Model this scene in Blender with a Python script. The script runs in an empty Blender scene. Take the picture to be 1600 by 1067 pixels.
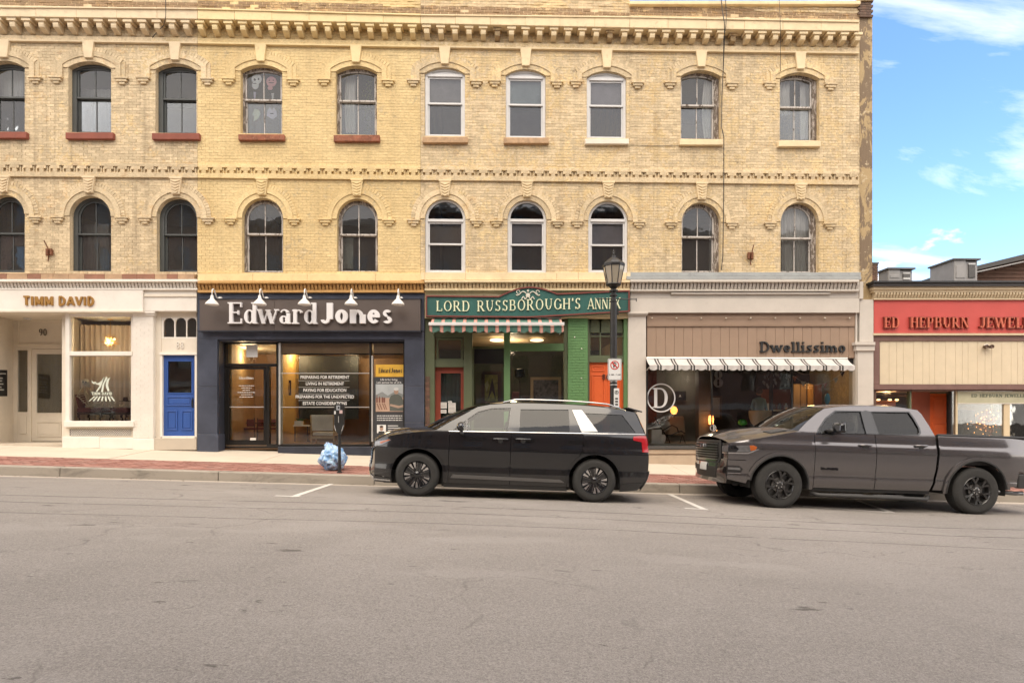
import bpy, bmesh, math, random
from math import radians as R, sin, cos, pi, atan2, sqrt
from mathutils import Vector, Matrix
from mathutils.geometry import delaunay_2d_cdt
random.seed(7)
S = bpy.context.scene
COL = S.collection

# ------------------------------------------------------------------ camera
FPX = 925.0          # focal length in pixels of the 1600 px wide photograph
YAW = R(1.6)
CZ = 1.51            # lens height above the gutter at x = 0
HY = 653.0           # horizon row
cam_d = bpy.data.cameras.new('camera')
cam = bpy.data.objects.new('camera', cam_d); COL.objects.link(cam)
cam.location = (0, 0, CZ)
cam.rotation_euler = (R(90), 0, -YAW)
cam_d.sensor_width = 36; cam_d.lens = 36 * FPX / 1600
cam_d.shift_y = (HY - 533.5) / 1600
cam_d.clip_start = 0.05; cam_d.clip_end = 3000
S.camera = cam

# ------------------------------------------------------------------ light
SUN_EL, SUN_AZ = 64.0, 198.0      # azimuth clockwise from +Y; the sun stands behind the camera, to the left
W = bpy.data.worlds.new('World'); S.world = W; W.use_nodes = True
nt = W.node_tree; nt.nodes.clear()
def wn(t, **k):
    n = nt.nodes.new(t)
    for a, b in k.items(): setattr(n, a, b)
    return n
sky = wn('ShaderNodeTexSky', sky_type='NISHITA', sun_disc=False)
sky.sun_elevation = R(SUN_EL); sky.sun_rotation = R(SUN_AZ)
sky.air_density = 1.0; sky.dust_density = 0.6; sky.ozone_density = 2.0
tc = wn('ShaderNodeTexCoord')
sep = wn('ShaderNodeSeparateXYZ'); nt.links.new(tc.outputs['Generated'], sep.inputs[0])
zz = wn('ShaderNodeMath', operation='ADD'); nt.links.new(sep.outputs[2], zz.inputs[0]); zz.inputs[1].default_value = 0.22
ab = wn('ShaderNodeMath', operation='MAXIMUM'); nt.links.new(zz.outputs[0], ab.inputs[0]); ab.inputs[1].default_value = 0.05
dv = wn('ShaderNodeVectorMath', operation='DIVIDE'); nt.links.new(tc.outputs['Generated'], dv.inputs[0])
cmb = wn('ShaderNodeCombineXYZ')
for i in range(3): nt.links.new(ab.outputs[0], cmb.inputs[i])
nt.links.new(cmb.outputs[0], dv.inputs[1])
mp = wn('ShaderNodeMapping'); nt.links.new(dv.outputs[0], mp.inputs[0])
mp.inputs['Scale'].default_value = (0.9, 2.6, 1.2); mp.inputs['Rotation'].default_value = (0, 0, R(24)); mp.inputs['Location'].default_value = (0.35, 0.2, 0)
nz = wn('ShaderNodeTexNoise'); nt.links.new(mp.outputs[0], nz.inputs['Vector'])
nz.inputs['Scale'].default_value = 1.3; nz.inputs['Detail'].default_value = 9; nz.inputs['Roughness'].default_value = 0.6
nz.inputs['Distortion'].default_value = 0.5
rp = wn('ShaderNodeValToRGB'); nt.links.new(nz.outputs['Fac'], rp.inputs[0])
rp.color_ramp.elements[0].position = 0.55; rp.color_ramp.elements[0].color = (0, 0, 0, 1)
rp.color_ramp.elements[1].position = 0.82; rp.color_ramp.elements[1].color = (.6, .6, .6, 1)
# low heaped clouds along the horizon
mp2 = wn('ShaderNodeMapping'); nt.links.new(tc.outputs['Generated'], mp2.inputs[0]); mp2.inputs['Scale'].default_value = (3.6, 3.6, 7.5)
mp2.inputs['Location'].default_value = (0.25, 0.0, 0.0)
nz2 = wn('ShaderNodeTexNoise'); nt.links.new(mp2.outputs[0], nz2.inputs['Vector']); nz2.inputs['Scale'].default_value = 1.5; nz2.inputs['Detail'].default_value = 8
nz2.inputs['Roughness'].default_value = 0.55
hz = wn('ShaderNodeMapRange'); nt.links.new(sep.outputs[2], hz.inputs[0])
hz.inputs[1].default_value = 0.12; hz.inputs[2].default_value = 0.30; hz.inputs[3].default_value = 0.17; hz.inputs[4].default_value = -0.2
ad = wn('ShaderNodeMath', operation='ADD'); nt.links.new(nz2.outputs['Fac'], ad.inputs[0]); nt.links.new(hz.outputs[0], ad.inputs[1])
rp2 = wn('ShaderNodeValToRGB'); nt.links.new(ad.outputs[0], rp2.inputs[0])
rp2.color_ramp.elements[0].position = 0.56; rp2.color_ramp.elements[0].color = (0, 0, 0, 1)
rp2.color_ramp.elements[1].position = 0.68; rp2.color_ramp.elements[1].color = (.95, .95, .95, 1)
mx = wn('ShaderNodeMath', operation='MAXIMUM'); nt.links.new(rp.outputs[0], mx.inputs[0]); nt.links.new(rp2.outputs[0], mx.inputs[1])
# the cloud cover closes over the camera's side of the street: the light in the photograph is that of a bright overcast
dt_ = wn('ShaderNodeVectorMath', operation='DOT_PRODUCT'); nt.links.new(tc.outputs['Generated'], dt_.inputs[0]); dt_.inputs[1].default_value = (-0.15, -0.92, 0.36)
oc = wn('ShaderNodeMapRange', interpolation_type='SMOOTHSTEP'); nt.links.new(dt_.outputs['Value'], oc.inputs[0])
oc.inputs[1].default_value = -0.45; oc.inputs[2].default_value = 0.35
nv_ = wn('ShaderNodeMapRange'); nt.links.new(nz.outputs['Fac'], nv_.inputs[0]); nv_.inputs[1].default_value = 0.3; nv_.inputs[2].default_value = 0.7; nv_.inputs[3].default_value = 0.62; nv_.inputs[4].default_value = 1.0
om = wn('ShaderNodeMath', operation='MULTIPLY'); nt.links.new(oc.outputs[0], om.inputs[0]); nt.links.new(nv_.outputs[0], om.inputs[1])
mx3 = wn('ShaderNodeMath', operation='MAXIMUM'); nt.links.new(mx.outputs[0], mx3.inputs[0]); nt.links.new(om.outputs[0], mx3.inputs[1]); mx = mx3
mix = wn('ShaderNodeMixRGB'); nt.links.new(mx.outputs[0], mix.inputs['Fac']); hs_ = wn('ShaderNodeHueSaturation'); hs_.inputs['Saturation'].default_value = 1.12; nt.links.new(sky.outputs[0], hs_.inputs['Color']); tn_ = wn('ShaderNodeMixRGB', blend_type='MULTIPLY'); tn_.inputs['Fac'].default_value = 1; tn_.inputs['Color2'].default_value = (.92, .95, 1.0, 1); nt.links.new(hs_.outputs[0], tn_.inputs['Color1']); nt.links.new(tn_.outputs[0], mix.inputs['Color1'])
mix.inputs['Color2'].default_value = (8.0, 7.35, 6.7, 1)
bg = wn('ShaderNodeBackground'); nt.links.new(mix.outputs[0], bg.inputs['Color']); bg.inputs['Strength'].default_value = 0.115
wo = wn('ShaderNodeOutputWorld'); nt.links.new(bg.outputs[0], wo.inputs[0])
sun_d = bpy.data.lights.new('sun', 'SUN'); sun = bpy.data.objects.new('sun', sun_d); COL.objects.link(sun)
sun_d.energy = 1.0; sun_d.angle = R(55); sun_d.color = (1.0, 0.86, 0.67)
_sv = Vector((sin(R(SUN_AZ)) * cos(R(SUN_EL)), cos(R(SUN_AZ)) * cos(R(SUN_EL)), sin(R(SUN_EL))))
sun.rotation_euler = _sv.to_track_quat('Z', 'Y').to_euler(); sun.location = (0, -20, 30)
vs = S.view_settings
S.display_settings.display_device = 'sRGB'
vs.view_transform = 'Standard'; vs.look = 'None'; vs.gamma = 1; vs.use_curve_mapping = False
vs.exposure = 1.66
S.render.engine = 'CYCLES'
S.cycles.max_bounces = 10; S.cycles.transparent_max_bounces = 16; S.cycles.glossy_bounces = 4
S.cycles.use_denoising = True; S.cycles.use_adaptive_sampling = True; S.cycles.adaptive_threshold = 0.02

# ------------------------------------------------------------------ placing by measurement
FY = 15.95           # the plane of the brick fronts
CURB = 12.70         # gutter line
GR = 0.030           # the street falls to the right
def at(px, py, Y):
    a = (px - 800) / FPX; t = Y / (cos(YAW) - a * sin(YAW))
    return (t * (sin(YAW) + a * cos(YAW)), CZ + t * (HY - py) / FPX)
def AX(px, Y=FY): return at(px, 0, Y)[0]
def AZ(px, py, Y=FY): return at(px, py, Y)[1]
def crown(Y):
    if Y >= CURB: return 0.0
    if Y > 10: return 0.045 * (CURB - Y)
    if Y > 4: 
        u = (10 - Y) / 6; return 0.1215 + 0.045 * 6 * (u - u * u / 2) * 0.55
    return 0.1215 + 0.07425 + (-(4 - Y) * 0.012)
def road_z(X, Y): return -GR * X + crown(Y) * max(.05, min(1, 1 - .14 * X))
def walk_z(X, Y): return -GR * X + 0.19 + 0.21 * (Y - CURB) / (FY - CURB)

# ------------------------------------------------------------------ mesh helpers
class MB:
    def __init__(s): s.v = []; s.f = []; s.n = None
    def add(s, vs, fs):
        n = len(s.v); s.v += [tuple(p) for p in vs]; s.f += [tuple(i + n for i in f) for f in fs]; return s
    def hexa(s, p):   # p: bottom 4 ccw, top 4 ccw
        return s.add(p, [(3, 2, 1, 0), (4, 5, 6, 7), (0, 1, 5, 4), (1, 2, 6, 5), (2, 3, 7, 6), (3, 0, 4, 7)])
    def box(s, x0, x1, y0, y1, z0, z1):
        if x1 < x0: x0, x1 = x1, x0
        if y1 < y0: y0, y1 = y1, y0
        if z1 < z0: z0, z1 = z1, z0
        return s.hexa([(x0, y0, z0), (x1, y0, z0), (x1, y1, z0), (x0, y1, z0), (x0, y0, z1), (x1, y0, z1), (x1, y1, z1), (x0, y1, z1)])
    def fb(s, x0, x1, y0, y1, Yf, Yb):
        """block measured on the photograph: columns x0..x1, rows y0..y1 (each a number or (left, right)), front plane Yf, back Yb"""
        tl, tr = y0 if isinstance(y0, tuple) else (y0, y0); bl, br = y1 if isinstance(y1, tuple) else (y1, y1)
        a = at(x0, tl, Yf); b = at(x1, tr, Yf); c = at(x1, br, Yf); d = at(x0, bl, Yf)
        return s.hexa([(d[0], Yf, d[1]), (c[0], Yf, c[1]), (c[0], Yb, c[1]), (d[0], Yb, d[1]),
                       (a[0], Yf, a[1]), (b[0], Yf, b[1]), (b[0], Yb, b[1]), (a[0], Yb, a[1])])
    def prism(s, poly, y0, y1):
        """poly in (x,z), counter-clockwise seen from the street"""
        n = len(poly)
        s.add([(x, y0, z) for x, z in poly] + [(x, y1, z) for x, z in poly],
              [tuple(range(n)), tuple(range(2 * n - 1, n - 1, -1))] + [(i, i + n, (i + 1) % n + n, (i + 1) % n) for i in range(n)])
        return s
    def prism_x(s, poly, x0, x1):
        """poly in (y,z)"""
        n = len(poly)
        s.add([(x0, y, z) for y, z in poly] + [(x1, y, z) for y, z in poly],
              [tuple(range(n)), tuple(range(2 * n - 1, n - 1, -1))] + [(i, i + n, (i + 1) % n + n, (i + 1) % n) for i in range(n)])
        return s
    def tube(s, pts, r, n=8, caps=True):
        pts = [Vector(p) for p in pts]; rs = r if isinstance(r, (list, tuple)) else [r] * len(pts)
        rings = []; up = None
        for i, p in enumerate(pts):
            d = (pts[min(i + 1, len(pts) - 1)] - pts[max(i - 1, 0)]).normalized()
            if up is None:
                up = Vector((0, 0, 1)) if abs(d.z) < 0.9 else Vector((1, 0, 0))
            a = d.cross(up).normalized(); up = a.cross(d).normalized()
            rings.append([p + (a * cos(2 * pi * k / n) + up * sin(2 * pi * k / n)) * rs[i] for k in range(n)])
        vs = [q for rg in rings for q in rg]; fs = []
        for i in range(len(pts) - 1):
            for k in range(n):
                fs.append((i * n + k, i * n + (k + 1) % n, (i + 1) * n + (k + 1) % n, (i + 1) * n + k))
        if caps: fs += [tuple(range(n - 1, -1, -1)), tuple((len(pts) - 1) * n + k for k in range(n))]
        return s.add(vs, fs)
    def lathe(s, prof, c=(0, 0, 0), n=24, axis='z', a0=0, a1=2 * pi):
        full = abs(a1 - a0 - 2 * pi) < 1e-6; m = n if full else n + 1
        vs = []
        for r, h in prof:
            for k in range(m):
                a = a0 + (a1 - a0) * k / n
                if axis == 'z': vs.append((c[0] + r * cos(a), c[1] + r * sin(a), c[2] + h))
                elif axis == 'y': vs.append((c[0] + r * cos(a), c[1] + h, c[2] + r * sin(a)))
                else: vs.append((c[0] + h, c[1] + r * cos(a), c[2] + r * sin(a)))
        fs = []
        for i in range(len(prof) - 1):
            for k in range(n):
                k2 = (k + 1) % m if full else k + 1
                fs.append((i * m + k, i * m + k2, (i + 1) * m + k2, (i + 1) * m + k))
        return s.add(vs, fs)
    def ball(s, c, r, n=12, m=8):
        if not isinstance(r, (tuple, list)): r = (r, r, r)
        vs = [(c[0], c[1], c[2] - r[2])]
        for i in range(1, m):
            t = -pi / 2 + pi * i / m
            for k in range(n):
                a = 2 * pi * k / n; vs.append((c[0] + r[0] * cos(t) * cos(a), c[1] + r[1] * cos(t) * sin(a), c[2] + r[2] * sin(t)))
        vs.append((c[0], c[1], c[2] + r[2])); fs = []
        for k in range(n): fs.append((0, 1 + (k + 1) % n, 1 + k))
        for i in range(m - 2):
            for k in range(n):
                a = 1 + i * n + k; b = 1 + i * n + (k + 1) % n; fs.append((a, b, b + n, a + n))
        L = len(vs) - 1
        for k in range(n): fs.append((L, L - n + k, L - n + (k + 1) % n))
        return s.add(vs, fs)
    def plate(s, V, F, y0, y1, back=False):
        """triangulated (x,z) region given thickness between the planes y0 (front) and y1"""
        n = len(V); vs = [(p[0], y0, p[1]) for p in V] + [(p[0], y1, p[1]) for p in V]; fs = [tuple(f) for f in F]
        if back: fs += [tuple(i + n for i in reversed(f)) for f in F]
        for a, b in rim(F): fs.append((a, a + n, b + n, b))
        return s.add(vs, fs)
    def build(s, name, m=None, parent=None, smooth=False, bev=0, **props):
        me = bpy.data.meshes.new(name); me.from_pydata(s.v, [], s.f)
        if smooth is True:
            me.shade_smooth()
        elif smooth:
            me.shade_smooth()
            me.set_sharp_from_angle(angle=R(smooth))
        me.validate()
        return mobj(name, me, m, parent, bev, **props)

def mobj(name, me, m=None, parent=None, bev=0, **props):
    if m:
        if not me.materials: me.materials.append(m)
    o = bpy.data.objects.new(name, me); COL.objects.link(o)
    if bev:
        b = o.modifiers.new('bevel', 'BEVEL'); b.width = bev; b.segments = 2; b.limit_method = 'ANGLE'; b.angle_limit = R(40)
    if parent is not None: adopt(o, parent)
    for k, v in props.items(): o[k] = v
    return o
def world_loc(p):
    v = Vector(p.location)
    while p.parent is not None: p = p.parent; v = v + Vector(p.location)
    return v
def adopt(o, parent):
    """keep world coordinates while hanging under an unrotated parent"""
    o.parent = parent
    o.location = Vector(o.location) - world_loc(parent)
def thing(name, label, cat, loc, group=None, kind=None):
    o = bpy.data.objects.new(name, None); COL.objects.link(o); o.location = loc; o.empty_display_size = 0.2
    o['label'] = label; o['category'] = cat
    if group: o['group'] = group
    if kind: o['kind'] = kind
    return o
def tag(o, label, cat, group=None):
    o['label'] = label; o['category'] = cat
    if group: o['group'] = group
    return o
def rim(F):
    E = {}
    for f in F:
        for i in range(len(f)):
            a, b = f[i], f[(i + 1) % len(f)]; E[(a, b)] = 1
    return [(a, b) for (a, b) in E if (b, a) not in E]
def region(outers, holes=(), pts=(), eps=1e-5):
    """union of outlines minus the holes, as ccw triangles"""
    vs = []; fs = []
    def ccw(p):
        p = list(p); return p if sum(p[i - 1][0] * p[i][1] - p[i][0] * p[i - 1][1] for i in range(len(p))) > 0 else p[::-1]
    for poly in list(outers) + list(holes):
        poly = ccw(poly); b = len(vs); vs += [Vector((p[0], p[1])) for p in poly]; fs.append(list(range(b, b + len(poly))))
    vs += [Vector((p[0], p[1])) for p in pts]
    V, E, F, ov, oe, of = delaunay_2d_cdt(vs, [], fs, 0, eps, True)
    no = len(outers); keep = []
    for f, o in zip(F, of):
        if not o: continue
        if any(k < no for k in o) and not any(k >= no for k in o):
            a, b, c = V[f[0]], V[f[1]], V[f[2]]
            ar = (b[0] - a[0]) * (c[1] - a[1]) - (b[1] - a[1]) * (c[0] - a[0])
            keep.append(tuple(f) if ar > 0 else tuple(reversed(f)))
    used = sorted({i for f in keep for i in f}); mp_ = {i: k for k, i in enumerate(used)}
    return [V[i] for i in used], [tuple(mp_[i] for i in f) for f in keep]
def arch(x0, x1, zb, zs, zc, n=14):
    """opening outline: straight jambs to the spring zs, circular arc to the crown zc; counter-clockwise"""
    w = (x1 - x0) / 2; h = zc - zs; xc = (x0 + x1) / 2
    if h < 1e-4: return [(x0, zb), (x1, zb), (x1, zc), (x0, zc)]
    h = min(h, w * 0.9999); r = (w * w + h * h) / (2 * h); cz = zc - r; a = math.asin(min(1, w / r))
    p = [(x0, zb), (x1, zb)]
    for i in range(n + 1):
        t = a - 2 * a * i / n; p.append((xc + r * sin(t), cz + r * cos(t)))
    return p
def pz(poly, Y):
    return [at(x, y, Y) for x, y in poly]

# ------------------------------------------------------------------ materials
def newmat(name):
    m = bpy.data.materials.new(name); m.use_nodes = True
    return m, m.node_tree, m.node_tree.nodes['Principled BSDF']
class NT:
    def __init__(s, t): s.t = t
    def n(s, ty, ins=None, **k):
        x = s.t.nodes.new(ty)
        for a, b in k.items(): setattr(x, a, b)
        for a, b in (ins or {}).items():
            if hasattr(b, 'is_linked') or isinstance(b, bpy.types.NodeSocket): s.t.links.new(b, x.inputs[a])
            else: x.inputs[a].default_value = b
        return x
    def noise(s, vec, scale, detail=6, rough=.6, dist=0):
        return s.n('ShaderNodeTexNoise', {'Vector': vec, 'Scale': scale, 'Detail': detail, 'Roughness': rough, 'Distortion': dist}).outputs['Fac']
    def coord(s, scale=(1, 1, 1)):
        c = s.n('ShaderNodeTexCoord').outputs['Object']
        if scale == (1, 1, 1): return c
        return s.n('ShaderNodeMapping', {0: c, 'Scale': scale}).outputs[0]
    def ramp(s, fac, a, b, ca=(0, 0, 0, 1), cb=(1, 1, 1, 1)):
        r = s.n('ShaderNodeValToRGB', {0: fac}); e = r.color_ramp.elements
        if a > b: a, b, ca, cb = b, a, cb, ca
        e[0].position = a; e[1].position = b; e[0].color = ca; e[1].color = cb
        return r.outputs[0]
    def mix(s, fac, a, b, mode='MIX'):
        return s.n('ShaderNodeMixRGB', {'Fac': fac, 'Color1': a, 'Color2': b}, blend_type=mode).outputs[0]
    def math(s, op, a, b=0.0): return s.n('ShaderNodeMath', {0: a, 1: b}, operation=op).outputs[0]
    def bump(s, h, strength, dist=0.01):
        return s.n('ShaderNodeBump', {'Height': h, 'Strength': strength, 'Distance': dist}).outputs[0]
def c4(c): return (c[0], c[1], c[2], 1)
_M = {}
def mat(name, col, rough=.6, metal=0.0, var=.12, scale=3.0, bump=.0, bscale=60, coat=0.0, spec=.5, dirt=0.0, dirtcol=(.08, .06, .045), sheen=0, streak=False):
    """plain procedural material: base colour, soft variation, optional dirt and relief"""
    if name in _M: return _M[name]
    m, t, b = newmat(name); g = NT(t)
    co = g.coord((1, 1, .25) if streak else (1, 1, 1))
    n1 = g.noise(co, scale, 6)
    f = g.ramp(n1, .3, .7, c4([max(0, x * (1 - var)) for x in col]), c4([min(1, x * (1 + var)) for x in col]))
    if dirt:
        n2 = g.noise(co, scale * 2.7, 10, .7, .3)
        f = g.mix(g.math('MULTIPLY', g.ramp(n2, .56, .72), dirt), f, c4(dirtcol))
    t.links.new(f, b.inputs['Base Color'])
    b.inputs['Roughness'].default_value = rough; b.inputs['Metallic'].default_value = metal
    b.inputs['Coat Weight'].default_value = coat; b.inputs['Coat Roughness'].default_value = .04
    b.inputs['Specular IOR Level'].default_value = spec
    if bump:
        t.links.new(g.bump(g.noise(g.coord(), bscale, 5), bump, .01), b.inputs['Normal'])
    _M[name] = m; return m
def brickmat(name, base, peel, peel_amt, grime=.5, sat=.1, deep=(.16, .115, .07)):
    """painted, weathered brick: per brick tint, worn patches down to older paint, grime in streaks"""
    m, t, b = newmat(name); g = NT(t); co = g.coord()
    rnd = g.n('ShaderNodeNewGeometry').outputs['Random Per Island']
    obr = g.n('ShaderNodeObjectInfo').outputs['Random']
    rr = g.math('FRACT', g.math('ADD', rnd, obr))
    tint = g.ramp(rr, 0, 1, c4([x * (1 - sat) for x in base]), c4([min(1, x * (1 + sat)) for x in base]))
    big = g.noise(co, .55, 5, .6, .4)
    tint = g.mix(g.ramp(big, .35, .7), tint, g.mix(1.0, tint, c4((.86, .82, .76)), 'MULTIPLY'))
    fine = g.noise(co, 9, 10, .72, .6)
    wide = g.noise(co, 1.1, 4)
    pm = g.math('ADD', g.math('MULTIPLY', fine, .62), g.math('MULTIPLY', wide, .5))
    pmask = g.ramp(pm, .66 - peel_amt * .18, .71 - peel_amt * .18)
    c = g.mix(g.math('MULTIPLY', pmask, .85), tint, g.mix(g.ramp(rr, .2, .8), c4(peel), c4([x * .72 for x in peel])))
    wr = g.math('MULTIPLY', g.ramp(g.noise(co, 2.4, 9, .72, .8), .56, .66), peel_amt * .55)
    c = g.mix(wr, c, g.mix(g.ramp(rr, .3, .7), (.56, .34, .13, 1), (.40, .25, .13, 1)))
    hs = g.noise(g.coord((.35, 1, 3.0)), 11, 9, .75, .4)       # thin horizontal wear along the courses
    c = g.mix(g.math('MULTIPLY', g.ramp(hs, .60, .68), grime * .9), c, c4(deep))
    sp = g.noise(co, 34, 6, .8)
    c = g.mix(g.math('MULTIPLY', g.ramp(sp, .66, .72), grime), c, c4([x * .6 for x in deep]))
    dk = g.noise(g.coord((.5, 1, 1.6)), 5.5, 10, .8, .5)
    c = g.mix(g.math('MULTIPLY', g.ramp(dk, .60, .67), grime * .95), c, c4(deep))
    st = g.noise(g.coord((3, 3, .22)), 1.6, 7, .65)
    c = g.mix(g.math('MULTIPLY', g.ramp(st, .50, .74), grime * .5), c, c4([x * 1.3 for x in deep]))
    gn = g.noise(g.coord((.7, 1, 1.3)), 26, 8, .8, .3)
    c = g.mix(1.0, c, g.ramp(gn, .34, .66, (.74, .72, .68, 1), (1.2, 1.2, 1.2, 1)), 'MULTIPLY')
    t.links.new(c, b.inputs['Base Color']); b.inputs['Roughness'].default_value = .82
    t.links.new(g.bump(g.math('ADD', g.noise(co, 45, 8, .7), g.math('MULTIPLY', pmask, -.3)), .55, .012), b.inputs['Normal'])
    _M[name] = m; return m
def glassmat(name, tint=(.75, .8, .8), refl=1.0, wav=.0, rough=.01, opaque=0.0, base=(.02, .02, .025)):
    """pane: fresnel reflection over a tinted see-through body"""
    m = bpy.data.materials.new(name); m.use_nodes = True; t = m.node_tree; t.nodes.clear(); g = NT(t)
    tr = g.n('ShaderNodeBsdfTransparent', {'Color': c4(tint)}).outputs[0]
    if opaque:
        df = g.n('ShaderNodeBsdfDiffuse', {'Color': c4(base)}).outputs[0]
        tr = g.n('ShaderNodeMixShader', {0: opaque, 1: tr, 2: df}).outputs[0]
    gl = g.n('ShaderNodeBsdfGlossy', {'Color': (1, 1, 1, 1), 'Roughness': rough})
    fr = g.n('ShaderNodeFresnel', {'IOR': 1.5})
    fac = g.math('MULTIPLY', fr.outputs[0], 2.0 * refl)
    fac = g.n('ShaderNodeClamp', {0: fac}).outputs[0]
    if wav:
        nn = g.bump(g.noise(g.coord(), 2.2, 2, .5), wav, .05)
        t.links.new(nn, gl.inputs['Normal'])
    ms = g.n('ShaderNodeMixShader', {0: fac, 1: tr, 2: gl.outputs[0]}).outputs[0]
    o = g.n('ShaderNodeOutputMaterial', {0: ms}); _M[name] = m; return m
def emat(name, col, strength):
    m = bpy.data.materials.new(name); m.use_nodes = True; b = m.node_tree.nodes['Principled BSDF']
    b.inputs['Base Color'].default_value = c4(col); b.inputs['Emission Color'].default_value = c4(col); b.inputs['Emission Strength'].default_value = strength
    _M[name] = m; return m
def stripemat(name, stops, period, axis=0, rough=.8):
    """woven stripes: stops = [(start fraction, colour)...] repeated every period metres"""
    m, t, b = newmat(name); g = NT(t)
    sx = g.n('ShaderNodeSeparateXYZ', {0: g.coord()}).outputs[axis]
    f = g.math('FRACT', g.math('ADD', g.math('DIVIDE', sx, period), 1000.0))
    r = g.n('ShaderNodeValToRGB', {0: f}); r.color_ramp.interpolation = 'CONSTANT'
    e = r.color_ramp.elements
    e[0].position = stops[0][0]; e[0].color = c4(stops[0][1]); e[1].position = stops[1][0]; e[1].color = c4(stops[1][1])
    for p, c in stops[2:]:
        q = e.new(p); q.color = c4(c)
    col = g.mix(g.math('MULTIPLY', g.ramp(g.noise(g.coord(), 9, 8, .7), .45, .75), .3), r.outputs[0], (.25, .22, .18, 1))
    t.links.new(col, b.inputs['Base Color']); b.inputs['Roughness'].default_value = rough
    _M[name] = m; return m
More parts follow.
